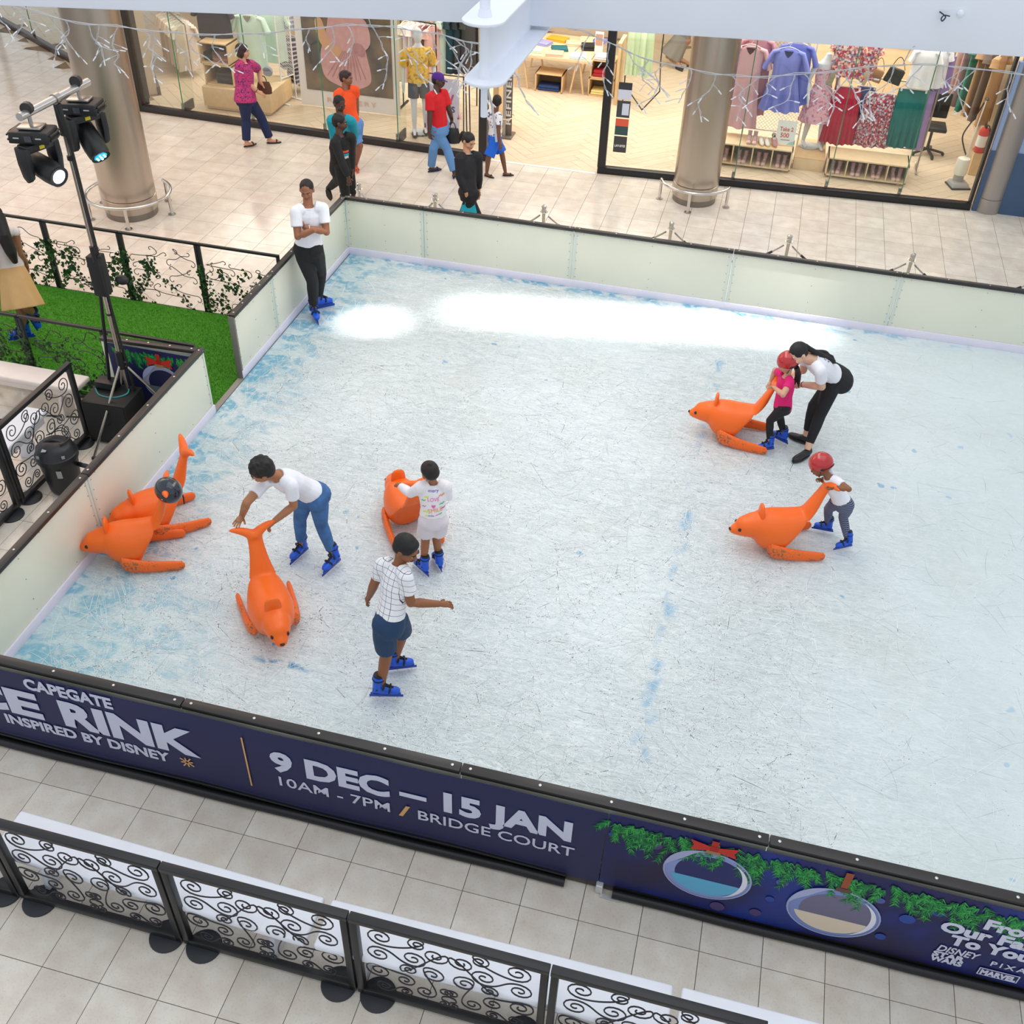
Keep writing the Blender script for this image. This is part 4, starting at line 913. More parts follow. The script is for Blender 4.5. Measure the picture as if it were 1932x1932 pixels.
# joint positions in metres, one figure per row (head, neck, shoulders, elbows, wrists, finger tips, pelvis, hips, knees, ankles, toes)
JN = 'hd nk sL sR eL eR wL wR fL fR pv hL hR kL kR aL aR tL tR'.split()
POSE = {
 'bend': ((0.88, 2.40, 1.40), (0.97, 2.48, 1.30), (1.11, 2.41, 1.30), (0.84, 2.46, 1.23), (1.11, 2.43, 1.05), (0.80, 2.22, 1.18), (0.97, 2.31, 0.94), (0.71, 2.25, 0.98), (0.88, 2.29, 0.84), (0.72, 2.11, 1.00), (1.14, 2.74, 0.96), (1.21, 2.70, 0.94), (1.07, 2.74, 0.92), (1.18, 2.76, 0.59), (0.97, 2.77, 0.59), (1.29, 2.71, 0.27), (0.94, 2.78, 0.26), (1.25, 2.58, 0.19), (0.90, 2.64, 0.19)),
 'girl': ((2.16, 2.93, 1.28), (2.18, 2.96, 1.14), (2.10, 2.89, 1.15), (2.29, 2.96, 1.15), (1.98, 2.93, 1.00), (2.29, 3.03, 0.96), (1.84, 3.03, 0.98), (2.12, 3.02, 1.00), (1.77, 3.10, 0.94), (2.03, 3.07, 0.99), (2.19, 2.90, 0.79), (2.14, 2.86, 0.77), (2.26, 2.90, 0.76), (2.11, 2.91, 0.51), (2.19, 2.98, 0.51), (2.10, 2.86, 0.25), (2.21, 2.97, 0.25), (2.00, 2.93, 0.19), (2.13, 3.07, 0.19)),
 'grid': ((2.39, 1.68, 1.54), (2.34, 1.66, 1.39), (2.20, 1.67, 1.36), (2.43, 1.54, 1.41), (2.12, 1.67, 1.12), (2.47, 1.51, 1.16), (2.05, 1.71, 0.92), (2.66, 1.61, 1.10), (1.99, 1.73, 0.79), (2.77, 1.69, 1.05), (2.30, 1.49, 0.95), (2.33, 1.54, 0.89), (2.28, 1.41, 0.97), (2.31, 1.71, 0.59), (2.27, 1.45, 0.61), (2.24, 1.68, 0.27), (2.23, 1.37, 0.28), (2.37, 1.74, 0.19), (2.38, 1.41, 0.19)),
 'staff': ((-0.63, 6.98, 1.77), (-0.62, 6.95, 1.59), (-0.46, 7.01, 1.58), (-0.71, 6.80, 1.59), (-0.41, 6.93, 1.30), (-0.66, 6.68, 1.32), (-0.57, 6.75, 1.41), (-0.43, 6.68, 1.44), (-0.69, 6.84, 1.35), (-0.42, 6.84, 1.42), (-0.67, 6.96, 1.06), (-0.58, 6.93, 1.04), (-0.76, 6.95, 1.02), (-0.61, 7.09, 0.66), (-0.62, 6.86, 0.66), (-0.69, 7.12, 0.28), (-0.66, 6.90, 0.27), (-0.56, 7.24, 0.19), (-0.55, 6.75, 0.19)),
 'pink': ((5.03, 5.71, 1.23), (5.05, 5.68, 1.09), (5.09, 5.60, 1.10), (4.99, 5.76, 1.08), (5.04, 5.42, 1.03), (4.94, 5.92, 1.00), (4.96, 5.57, 1.00), (4.92, 5.92, 0.84), (4.92, 5.66, 0.97), (4.90, 5.81, 0.84), (5.08, 5.69, 0.75), (5.10, 5.63, 0.75), (5.06, 5.74, 0.71), (4.99, 5.70, 0.52), (5.09, 5.86, 0.48), (5.03, 5.68, 0.26), (5.17, 5.90, 0.25), (4.94, 5.63, 0.18), (5.08, 5.95, 0.18)),
 'coach': ((5.11, 5.73, 1.34), (5.25, 5.79, 1.27), (5.34, 5.66, 1.24), (5.20, 5.93, 1.28), (5.42, 5.77, 0.98), (5.22, 6.00, 1.00), (5.23, 5.90, 0.89), (5.16, 6.19, 0.85), (5.14, 5.97, 0.77), (5.12, 6.04, 0.89), (5.58, 6.06, 0.94), (5.54, 5.97, 0.94), (5.60, 6.15, 0.92), (5.49, 5.89, 0.56), (5.41, 5.96, 0.62), (5.43, 5.69, 0.24), (5.41, 5.95, 0.24), (5.31, 5.55, 0.16), (5.25, 6.02, 0.16)),
 'kid': ((5.44, 4.35, 1.02), (5.53, 4.29, 0.95), (5.59, 4.23, 0.98), (5.53, 4.38, 0.95), (5.70, 4.09, 1.00), (5.52, 4.46, 0.79), (5.58, 4.16, 0.94), (5.47, 4.33, 0.87), (5.54, 4.20, 0.86), (5.44, 4.27, 0.93), (5.71, 4.30, 0.69), (5.76, 4.27, 0.68), (5.67, 4.32, 0.66), (5.77, 4.37, 0.46), (5.63, 4.45, 0.47), (5.86, 4.29, 0.26), (5.67, 4.50, 0.25), (5.78, 4.24, 0.18), (5.57, 4.50, 0.19)),
 'skirt': ((-3.74, 5.50, 1.65), (-3.69, 5.44, 1.49), (-3.70, 5.28, 1.47), (-3.56, 5.54, 1.49), (-3.77, 5.19, 1.21), (-3.58, 5.54, 1.21), (-3.83, 5.34, 1.03), (-3.65, 5.68, 1.01), (-3.88, 5.37, 0.88), (-3.68, 5.70, 0.86), (-3.67, 5.47, 0.97), (-3.65, 5.38, 0.96), (-3.65, 5.54, 0.90), (-3.62, 5.34, 0.56), (-3.47, 5.26, 0.69), (-3.77, 5.46, 0.24), (-3.59, 5.50, 0.44), (-3.91, 5.36, 0.15), (-3.51, 5.49, 0.27)),
 'magenta': ((-4.02, 12.29, 1.50), (-4.01, 12.24, 1.33), (-3.94, 12.38, 1.30), (-4.01, 12.09, 1.35), (-3.93, 12.60, 1.13), (-3.99, 12.15, 1.08), (-3.85, 12.44, 0.98), (-3.80, 12.20, 0.92), (-3.84, 12.55, 0.87), (-3.67, 12.23, 0.84), (-4.01, 12.15, 0.82), (-4.03, 12.24, 0.78), (-3.98, 12.07, 0.82), (-3.88, 12.35, 0.45), (-4.06, 12.17, 0.46), (-3.77, 12.37, 0.09), (-4.06, 12.08, 0.10), (-3.62, 12.45, 0.02), (-3.97, 12.22, 0.02)),
 'orange': ((-2.09, 11.87, 1.41), (-2.10, 11.81, 1.25), (-1.97, 11.90, 1.26), (-2.17, 11.67, 1.24), (-1.99, 11.96, 0.98), (-2.17, 11.67, 0.96), (-2.00, 11.96, 0.74), (-2.17, 11.67, 0.72), (-2.00, 11.96, 0.59), (-2.17, 11.67, 0.56), (-2.02, 11.78, 0.74), (-2.11, 11.77, 0.73), (-1.93, 11.80, 0.74), (-1.88, 11.72, 0.43), (-2.02, 11.87, 0.37), (-2.00, 11.79, 0.09), (-2.14, 12.08, 0.09), (-1.91, 11.65, 0.02), (-2.05, 11.93, 0.02)),
 'teal': ((-1.69, 10.60, 1.47), (-1.66, 10.55, 1.31), (-1.50, 10.54, 1.29), (-1.78, 10.46, 1.30), (-1.51, 10.67, 1.06), (-1.78, 10.49, 1.03), (-1.54, 10.69, 0.82), (-1.78, 10.49, 0.79), (-1.56, 10.69, 0.67), (-1.78, 10.49, 0.64), (-1.69, 10.64, 0.83), (-1.78, 10.64, 0.82), (-1.60, 10.63, 0.82), (-1.74, 10.59, 0.45), (-1.59, 10.59, 0.45), (-1.74, 10.59, 0.09), (-1.57, 10.59, 0.09), (-1.60, 10.49, 0.02), (-1.44, 10.49, 0.02)),
 'black': ((-1.44, 9.97, 1.44), (-1.43, 9.92, 1.28), (-1.30, 10.02, 1.26), (-1.44, 9.76, 1.26), (-1.33, 10.04, 0.99), (-1.34, 9.70, 1.00), (-1.33, 10.03, 0.75), (-1.23, 9.65, 0.79), (-1.33, 10.03, 0.60), (-1.24, 9.68, 0.64), (-1.48, 9.96, 0.79), (-1.44, 9.89, 0.82), (-1.52, 10.02, 0.73), (-1.39, 9.87, 0.45), (-1.67, 10.24, 0.46), (-1.42, 9.89, 0.09), (-1.89, 10.43, 0.24), (-1.25, 9.89, 0.02), (-1.89, 10.48, 0.07)),
 'red': ((-0.68, 12.16, 1.44), (-0.71, 12.09, 1.27), (-0.61, 12.21, 1.26), (-0.76, 11.94, 1.27), (-0.51, 12.16, 1.00), (-0.73, 11.85, 0.99), (-0.51, 12.30, 0.80), (-0.72, 11.78, 0.75), (-0.48, 12.15, 0.78), (-0.72, 11.84, 0.60), (-0.65, 12.05, 0.76), (-0.60, 12.12, 0.78), (-0.71, 11.98, 0.76), (-0.72, 11.97, 0.44), (-0.52, 12.05, 0.43), (-0.80, 12.08, 0.09), (-0.37, 11.95, 0.10), (-0.68, 12.20, 0.02), (-0.36, 12.12, 0.01)),
 'guard': ((0.45, 9.96, 1.41), (0.44, 9.90, 1.25), (0.57, 9.98, 1.23), (0.38, 9.76, 1.26), (0.60, 9.95, 0.96), (0.41, 9.67, 1.00), (0.59, 9.99, 0.73), (0.52, 9.62, 0.80), (0.59, 9.99, 0.58), (0.52, 9.68, 0.66), (0.50, 9.78, 0.77), (0.43, 9.82, 0.74), (0.58, 9.74, 0.76), (0.63, 9.81, 0.42), (0.43, 9.73, 0.42), (0.56, 9.90, 0.09), (0.36, 9.82, 0.09), (0.73, 9.89, 0.02), (0.53, 9.83, 0.02)),
 'shorts': ((0.21, 12.36, 1.16), (0.21, 12.31, 1.00), (0.11, 12.34, 1.00), (0.29, 12.22, 0.99), (0.13, 12.31, 0.79), (0.30, 12.15, 0.78), (0.14, 12.29, 0.60), (0.34, 12.10, 0.60), (0.14, 12.29, 0.48), (0.36, 12.10, 0.48), (0.20, 12.31, 0.61), (0.17, 12.37, 0.60), (0.24, 12.24, 0.60), (0.31, 12.36, 0.34), (0.15, 12.12, 0.34), (0.39, 12.30, 0.07), (0.11, 12.18, 0.07), (0.52, 12.35, 0.02), (0.24, 12.14, 0.02)),
 'far': ((2.45, 18.75, 1.16), (2.42, 18.86, 1.03), (2.27, 18.89, 1.06), (2.58, 18.89, 1.03), (2.42, 18.89, 0.83), (2.46, 18.89, 0.78), (2.45, 18.89, 0.59), (2.46, 18.89, 0.53), (2.44, 18.89, 0.43), (2.42, 18.89, 0.38), (2.37, 18.97, 0.54), (2.28, 18.95, 0.56), (2.46, 18.95, 0.53), (2.12, 18.89, 0.21), (2.23, 18.89, 0.22), (2.43, 18.72, 0.09), (2.58, 18.92, 0.09), (2.32, 18.85, 0.02), (2.75, 18.91, 0.02)),
}
def ev_mesh(o):
    dg = bpy.context.evaluated_depsgraph_get(); dg.update()
    me = bpy.data.meshes.new_from_object(o.evaluated_get(dg)); old = o.data
    bpy.data.objects.remove(o); bpy.data.meshes.remove(old); return me
def blend(mb, vox, smooth=3, fac=.5):
    """grow one continuous skin over overlapping solids"""
    me = bpy.data.meshes.new('tmp'); me.from_pydata([tuple(v) for v in mb.v], [], mb.f); me.validate()
    o = bpy.data.objects.new('tmp', me); COL.objects.link(o)
    m = o.modifiers.new('r', 'REMESH'); m.mode = 'VOXEL'; m.voxel_size = vox; m.use_smooth_shade = True
    s = o.modifiers.new('s', 'SMOOTH'); s.iterations = smooth; s.factor = fac
    return ev_mesh(o)
def skin_obj(name, me, m, parent, extra=None, label=None):
    if extra is not None and extra.v:
        bm = bmesh.new(); bm.from_mesh(me)
        e = bpy.data.meshes.new('x'); e.from_pydata([tuple(v) for v in extra.v], [], extra.f); bm.from_mesh(e); bm.to_mesh(me); bm.free(); bpy.data.meshes.remove(e)
    inv = root_inv(parent)
    if inv is not None: me.transform(inv)
    me.materials.clear(); me.materials.append(m); me.shade_smooth()
    o = bpy.data.objects.new(name, me); me.name = name; COL.objects.link(o); o.parent = parent
    if label: o['label'] = label
    return o
def capsule(mb, a, b, ra, rb, n=12):
    a, b = Vector(a), Vector(b); d = b-a
    if d.length < 1e-5: return mb.ell(a, (ra, ra, ra))
    d.normalize(); P, R = [], []
    for k in range(4): t = -pi/2+pi/2*k/4; P.append(a+d*ra*sin(t)); R.append(max(ra*cos(t), 1e-3))
    P.append(a); R.append(ra); P.append(a.lerp(b, .5)); R.append((ra+rb)/2); P.append(b); R.append(rb)
    for k in range(1, 5): t = pi/2*k/4; P.append(b+d*rb*sin(t)); R.append(max(rb*cos(t), 1e-3))
    return mb.tube(P, R, n)
def chain(mb, pts, rs, n=12, flat=1.): return mb.tube(pts, rs, n, sy=flat)
def fabric(name, col, bump=.35, rough=.8, scale=14):
    return mat(name, col, rough, bump=bump, bscale=scale, var=.05, scale=6)
def basis(x, y, z, o): return Matrix(((x.x, y.x, z.x, o.x), (x.y, y.y, z.y, o.y), (x.z, y.z, z.z, o.z), (0, 0, 0, 1)))
def orth(f, u):
    f = f.normalized(); r = f.cross(u); r.normalize(); u = r.cross(f); return r, f, u
SKATE_BLUE = mat('skate_blue', 0x0B55D2, .35, spec=.5); SKATE_BLK = mat('skate_black', 0x191A1E, .5); BLADE = mat('skate_blade_blue', 0x0A3FA8, .35)
EYEW = mat('eye_white', 0xE9E6E2, .3); EYED = mat('eye_dark', 0x20140F, .2)
def hand(mb, w, tip, nrm, side, L, curl=.35, spread=.0, vox=None):
    """palm into mb (blended); returns MB of five fingers"""
    d = (tip-w).normalized(); lat = nrm.cross(d).normalized()*side; n = d.cross(lat).normalized()
    if n.dot(nrm) < 0: n = -n
    c = w+d*L*.30
    M = basis(lat, d, n, c); mb.ell((0, 0, 0), (L*.23, L*.32, L*.105), M, 10, 8); capsule(mb, w, c, L*.15, L*.17, 8)
    F = MB()
    for k, (o, l, r) in enumerate(((-.165, .40, .050), (-.058, .47, .053), (.055, .44, .052), (.16, .33, .046))):
        p = c+d*L*.20+lat*L*o; q = (d+lat*o*spread*3).normalized(); pts = [p-q*L*.06]; rr = [L*r*1.05]; a = curl*.6
        for f, s in ((.46, 1.), (.31, .95), (.23, .82)):
            dd = (q*cos(a)+n*sin(a)); p = p+dd*L*l*f; pts.append(p); rr.append(L*r*s); a += curl*(.9 if k else .7)
        pts.append(p+dd*L*r*.55); rr.append(L*r*.35)
        F.tube(pts, rr, 7)
    p = c-d*L*.12-lat*L*.17; q = (-lat*.75+d*.75+n*.25).normalized(); pts = [p]; rr = [L*.075]
    for f, b in ((.20, 0), (.15, .35)):
        q = (q+d*b+n*curl*.3).normalized(); p = p+q*L*f; pts.append(p); rr.append(L*.058)
    pts.append(p+q*L*.03); rr.append(L*.02); F.tube(pts, rr, 7)
    return F
def skate(par, a, t, H, up=None, flip=1, knee=None):
    L = .148*H; f = Vector((t.x-a.x, t.y-a.y, 0))
    f = f.normalized() if f.length > .01 else Vector((1, 0, 0)); u = Vector((0, 0, 1))
    if up is not None: f = up.normalized(); r = f.cross(Vector((0, 0, 1))); r.normalize(); u = r.cross(f)
    r = f.cross(u)
    s = L/.26; M = basis(r, f, u, a-u*(.085*s))   # origin: sole under the ankle
    b = MB(); rings = []
    for y, w, z0, z1 in ((-.075, .020, .02, .07), (-.07, .034, .005, .10), (-.03, .040, 0, .115), (.02, .040, 0, .105), (.07, .043, 0, .085), (.12, .044, .0, .07), (.16, .036, .002, .06), (.182, .020, .012, .045)):
        rings.append([(w*cos(q)*s*(1.0), y*s, ((z0+z1)/2+(z1-z0)/2*sin(q))*s) for q in [2*pi*k/14 for k in range(14)]])
    b.loft(rings, M)
    o = b.build('ice_skate', SKATE_BLUE, par)
    kd = (M.inverted() @ knee).normalized() if knee is not None else Vector((0, 0, 1)); kd = Vector((kd.x, kd.y*.8, max(kd.z, .6))).normalized(); A0 = Vector((0, -.022*s, .10*s))
    c = MB(); c.tube([(0, -.024*s, .045*s), A0, A0+kd*.075*s, A0+kd*.115*s], [.052*s, .051*s, .054*s, .058*s], 14, M, sy=1.0); c.build('cuff', SKATE_BLUE, o)
    c = MB(); c.tube([A0+kd*.10*s, A0+kd*.135*s], [.053*s, .050*s], 14, M); c.build('liner', SKATE_BLK, o)
    c = MB(); c.tube([A0+kd*.12*s+Vector((0, .050*s, 0)), (0, .032*s, .13*s), (0, .075*s, .088*s), (0, .12*s, .072*s)], [.022*s, .022*s, .024*s, .014*s], 8, M, sy=.4, up=(1, 0, 0)); c.build('tongue', SKATE_BLK, o)
    for y, z, w in ((.085, .052, .049), (.03, .095, .046), (-.01, .195, .057)):
        c = MB(); c.tube([(w*s*cos(q), (y+.012*sin(q))*s, (z+(.04 if z < .1 else .012)*sin(q))*s) for q in [pi*(-.12+1.24*k/10) for k in range(11)]] if z < .14 else [A0+kd*.085*s+Vector((w*s*cos(q), w*s*sin(q), 0)) for q in [2*pi*k/14 for k in range(14)]], (.0085 if z < .14 else .0065)*s, 6, M, closed=z >= .14); c.build('strap', SKATE_BLK, o)
    c = MB(); c.box((0, .045*s, -.022*s), (.010*s, .285*s, .045*s), M); c.box((0, .05*s, -.042*s), (.006*s, .32*s, .03*s), M)
    for y in (-.05, .11): c.box((0, y*s, -.006*s), (.045*s, .07*s, .014*s), M)
    c.build('blade', BLADE, o, bevel=.002)
    c = MB(); c.lathe([(.010*s, 0), (.010*s, .004*s)], 10, M @ T(flip*.050*s, -.03*s, .085*s, 0, 0, flip*pi/2)); c.build('hinge', SKATE_BLK, o)
    return o
def shoe(par, a, t, H, m, kind, skinm=None, g=0.):
    L = .155*H; f = Vector((t.x-a.x, t.y-a.y, max(-.6*L, min(.6*L, t.z-a.z+.045*H)) if kind == 'lift' else 0)); f.normalize(); u = Vector((0, 0, 1)); r = f.cross(u).normalized(); u = r.cross(f)
    s = L/.27; z0 = min(a.z-.085*s, a.z-.02); M = basis(r, f, u, a-u*.085*s)
    b = MB(); rings = []
    if kind == 'sandal':
        out = [(.034*s*sin(q)*(1 if cos(q) > 0 else .85), (.065+.135*cos(q))*s) for q in [2*pi*k/18 for k in range(18)]]
        b.prism(out, -.004*s, .016*s, M); o = b.build('sandal', m, par, bevel=.003)
        c = MB()
        for y, w, h in ((.115, .036, .042),): c.tube([(w*s*cos(q), y*s, (.012+h*sin(q))*s) for q in [pi*k/10 for k in range(11)]], .011*s, 6, M)
        c.tube([(0, .16*s, .02*s), (0, .12*s, .052*s)], .006*s, 6, M); c.build('strap', m, o); return o
    for y, w, z1 in ((-.065, .018, .06), (-.058, .032, .095), (-.02, .037, .10), (.03, .036, .085), (.08, .042, .06), (.13, .044, .052), (.175, .034, .045), (.197, .016, .032)):
        rings.append([(w*s*cos(q), y*s, (z1/2+z1/2*sin(q))*s) for q in [2*pi*k/14 for k in range(14)]])
    b.loft(rings, M); o = b.build('shoe', m, par)
    out = [(.047*s*sin(q)*(1 if cos(q) > 0 else .85), (.065+.14*cos(q))*s) for q in [2*pi*k/18 for k in range(18)]]
    MB().prism(out, -.006*s, .016*s, M).build('sole', mat('shoe_sole', 0x1B1B1D, .6), o)
    c = MB()
    for y in (.03, .055, .08): c.tube([(.022*s*cos(q), y*s, (.066-(y-.03)*.35+.008*sin(q))*s) for q in [pi*k/6 for k in range(7)]], .003*s, 5, M)
    c.build('laces', mat('laces_dark', 0x2A2A2C, .7), o)
    return o
PEOPLE = {}
def person(key, label, H, skin, face, hair, top, bottom, feet, child=False, bulk=1., vox=.0085, curl=(.35, .35), pn=(None, None), tall=1., crop=False, nohands=()):
    J = {n: Vector(p) for n, p in zip(JN, POSE[key])}
    base = (J['aL']+J['aR'])/2
    for q_ in 'LR': J['s'+q_] -= (J['nk']-J['pv']).normalized()*.016*H
    g = {'skirt': .10}.get(key, .135 if key in ('bend', 'girl', 'grid', 'staff', 'pink', 'coach', 'kid') else 0)
    t = thing('person', label, 'person', (base.x, base.y, g)); SK = mat('skin_'+key, skin, .5, var=.04, scale=20, sss=.06)
    up_ = (J['nk']-J['pv']).normalized(); sr = (J['sR']-J['sL']).normalized(); hr = (J['hR']-J['hL']).normalized()
    hr = (hr*.6+sr*.4).normalized()
    k = bulk*H*(1.04 if child else 1.)
    def ring(f, w, d, r0, off=0, infl=0., n=16):
        c = J['pv'].lerp(J['nk'], f); r = (hr.lerp(sr, min(max(f, 0), 1))); fw_ = up_.cross(r).normalized(); r = fw_.cross(up_).normalized()
        c = c+fw_*off
        return [c+r*(w+infl)*cos(q)+fw_*(d+infl)*sin(q) for q in [2*pi*i/n for i in range(n)]]
    fwd = up_.cross(sr).normalized()
    # torso profile: (fraction along the spine, half width, half depth)
    TP = top.get('prof') or [(-.20, .082, .064), (-.08, .094, .070), (.10, .088, .066), (.34, .078, .060), (.62, .090, .066), (.82, .085, .060), (.93, .058, .046), (1.0, .036, .038)]
    def torso(mb, f0, infl, f1=1.):
        P = [p for p in TP if p[0] > f0+.03 and p[0] <= f1+.001]
        def at(f):
            for a, b in zip(TP, TP[1:]):
                if a[0] <= f <= b[0]:
                    q = (f-a[0])/(b[0]-a[0]); return (f, a[1]+(b[1]-a[1])*q, a[2]+(b[2]-a[2])*q)
            return (f, TP[0][1], TP[0][2])
        P = [at(f0)]+P
        fl = top.get('flare', 0)
        mb.loft([ring(f, w*k, d*k, None, infl=infl+max(0, fl*(.5-f))*H) for f, w, d in P])
    ua, el, wr = .030*k, .0255*k, .0175*k
    th, kn, cf, an = .052*k, .034*k, .033*k, .021*k
    body = MB(); torso(body, -.13, 0)
    fing = MB()
    # head frame
    up0 = (J['hd']-J['nk']).normalized(); fc = Vector(face).normalized(); hu = (up0*.55+Vector((0, 0, 1))*.45) if abs(fc.z) < .9 else up0
    r, f, u = orth(fc, hu); hh = (.205 if child else .228)*(tall if tall else 1); c = J['hd']; Mh = basis(r, f, u, c)
    E = lambda c_, r_, mb=body: mb.ell(tuple(x*hh for x in c_), tuple(x*hh for x in r_), Mh, 14, 10)
    E((0, -.06, .10), (.345, .42, .375)); E((0, .09, -.12), (.285, .31, .36)); E((0, .17, -.33), (.17, .20, .14)); E((0, .02, -.2), (.27, .28, .22))
    E((0, .40, -.10), (.05, .085, .10)); E((0, .44, -.155), (.065, .06, .045)); E((0, .35, .06), (.22, .06, .05)); E((0, .375, -.27), (.10, .045, .045))
    for s in (-1, 1): E((s*.345, -.03, -.07), (.045, .085, .13)); E((s*.17, .27, -.16), (.10, .10, .09))
    capsule(body, J['nk']-up_*.02*H+(J['nk']-c).normalized()*.0, c+u*hh*-.22-f*hh*.06, (.034 if not child else .031)*k/bulk*1.02, (.031 if not child else .029)*k/bulk)
    for s, S_ in ((-1, 'L'), (1, 'R')):
        sh, eb, wt, ft = J['s'+S_], J['e'+S_], J['w'+S_], J['f'+S_]
        chain(body, [sh.lerp(J['nk'], .35), sh, sh.lerp(eb, .35), eb, eb.lerp(wt, .3), wt], [.034*k, .033*k, ua, el, .0255*k, wr])
        body.ell(sh, (.033*k,)*3); body.ell(eb, (el,)*3)
        if S_ not in nohands:
            n_ = pn[0 if S_ == 'L' else 1]
            if n_ is None: n_ = (J['pv'].lerp(J['nk'], .3)-wt)
            n_ = Vector(n_); F = hand(body, wt, ft, n_.normalized(), (1 if S_ == 'R' else -1), (.100 if not child else .098)*H, curl[0 if S_ == 'L' else 1], .25)
            fing.v, o_ = fing.v, len(fing.v); fing.v += F.v; fing.f += [tuple(o_+i for i in q) for q in F.f]
        hp, kk, aa, tt = J['h'+S_], J['k'+S_], J['a'+S_], J['t'+S_]
        chain(body, [hp+up_*.02, hp.lerp(kk, .25), hp.lerp(kk, .6), kk, kk.lerp(aa, .3), kk.lerp(aa, .65), aa], [th*1.05, th, .043*k, kn, cf, .027*k, an])
        body.ell(hp, (th*1.02,)*3); body.ell(kk, (kn,)*3)
        if feet[0] == 'sandal':
            d = Vector((tt.x-aa.x, tt.y-aa.y, 0)).normalized(); fb = aa+Vector((0, 0, -.025*H)); L = .15*H
            chain(body, [fb-d*L*.22, fb+d*L*.05, fb+d*L*.40-Vector((0, 0, .010*H)), fb+d*L*.66-Vector((0, 0, .014*H))], [.014*H, .020*H, .019*H, .010*H], flat=.8)
            capsule(body, aa, fb, .018*H, .019*H)
    me = blend(body, vox, 2)
    skin_obj('body', me, SK, t, fing)
    # face
    LIP = mat('lip_'+key, tuple(a*b for a, b in zip(C(skin), (.72, .50, .48, 1))), .45)
    if not crop:
        for s in (-1, 1):
            E((s*.135, .345, .005), (.046, .035, .022), MB()).build('eye', EYEW, t).name = 'eye'
            E((s*.135, .362, .003), (.030, .028, .026), MB()).build('iris', EYED, t)
            MB().tube([Mh @ Vector((s*x*hh, y*hh, z*hh)) for x, y, z in ((.06, .405, .075), (.14, .40, .095), (.22, .335, .065))], .016*hh, 5).build('eyebrow', mat('hair_'+key, hair[1], .6), t)
        MB().tube([Mh @ Vector((x*hh, y*hh, z*hh)) for x, y, z in ((-.10, .37, -.27), (-.04, .415, -.262), (0, .415, -.27), (.04, .415, -.262), (.10, .37, -.27))], [.012*hh, .024*hh, .022*hh, .024*hh, .012*hh], 6).build('lips', LIP, t)
    # hair
    if hair[0] != 'none':
        hm = MB(); HM = mat('hair_'+key, hair[1], .55, bump=.6, bscale=70)
        kind = hair[0]; sz = {'crop': 1.02, 'short': 1.06, 'full': 1.14, 'sleek': 1.05, 'bun': 1.05, 'pony': 1.05, 'long': 1.10, 'bob': 1.12}[kind]
        E((0, -.085, .125), (.355*sz, .41*sz, .365*sz), hm); E((0, -.19, -.02), (.33*sz, .28*sz, .30*sz), hm)
        if kind in ('full', 'short', 'bob', 'long'): E((0, .10, .30), (.26*sz, .22*sz, .15*sz), hm)
        if kind == 'full':
            R = random.Random(4)
            for _ in range(60):
                a, b_ = R.uniform(0, 2*pi), R.uniform(.0, 1.2); E((.37*cos(a)*cos(b_), -.07+.40*sin(a)*cos(b_), .16+.36*sin(b_)), (R.uniform(.05, .11), R.uniform(.05, .11), .09), hm)
            for _ in range(10): E((R.uniform(-.24, .24), .31, R.uniform(.17, .26)), (.07, .07, .07), hm)
        if kind == 'bun': E((0, -.28, .42), (.11, .11, .11), hm)
        if kind == 'bob': E((0, -.22, -.16), (.34, .25, .32), hm); [E((s*.30, -.05, -.16), (.10, .22, .30), hm) for s in (-1, 1)]
        if kind == 'long':
            back = J['nk']-fwd*.05*H; chain(hm, [c+u*.02-f*hh*.35, back-fwd*.03*H, J['nk'].lerp(J['pv'], .35)-fwd*.095*H, J['nk'].lerp(J['pv'], .62)-fwd*.10*H], [.075, .075, .065, .03], flat=1.5)
        me = blend(hm, max(vox*.8, .007), 2); skin_obj('hair', me, HM, t)
        if kind == 'pony':
            R = random.Random(2); p0 = c-f*hh*.44+u*hh*.05
            for x_ in (-.035, .0, .03):
                q = [J['nk'].lerp(J['pv'], f_)-fwd*d_*H+sr*(x_*g_+.02) for f_, d_, g_ in ((.02, .045, .6), (.25, .068, 1.), (.45, .075, 1.3), (.56, .074, 1.5))]
                MB().tube(spline([p0]+[Vector(x)+Vector((R.gauss(0, .008), R.gauss(0, .008), R.gauss(0, .008))) for x in q], 5), [.030, .030]+[.026]*(len(q)*5-6)+[.016, .012, .008, .004, .002], 8).build('ponytail', HM, t)
            MB().ell(p0, (.028, .028, .028)).build('hair_tie', mat('tie_black', 0x101010, .6), t)
    # clothes
    shirt = None
    if top.get('col') is not None:
        inf = top.get('infl', .012)*(H/1.6)
        sm_ = MB(); torso(sm_, top.get('hem', -.10), inf, .94)
        sm_.loft([ring(.90, .066*k, .050*k, None, infl=inf*.6), ring(.985, .044*k, .044*k, None, infl=inf*.4)])
        sl = top.get('sleeve', .55)
        for S_ in 'LR':
            sh, eb, wt = J['s'+S_], J['e'+S_], J['w'+S_]
            sm_.ell(sh, (.033*k+inf*.8,)*3); chain(sm_, [sh.lerp(J['nk'], .55), sh.lerp(J['nk'], .2)], [.038*k+inf*.4, .036*k+inf*.5])
            if sl <= 1:
                e_ = sh.lerp(eb, sl); chain(sm_, [sh, sh.lerp(e_, .5), e_], [.034*k+inf*.8, ua+inf*1.0, (ua+inf*1.15) if sl < .99 else el+inf])
            else:
                chain(sm_, [sh, sh.lerp(eb, .4), eb, eb.lerp(wt, .4), eb.lerp(wt, sl-1)], [.036*k+inf, ua+inf, el+inf*.9, .0255*k+inf*.9, wr+inf*.7]); sm_.ell(eb, (el+inf*.9,)*3)
        me = blend(sm_, max(vox, .0095), top.get('smooth', 4))
        tm = top.get('mat') or fabric('top_'+key, top['col'])
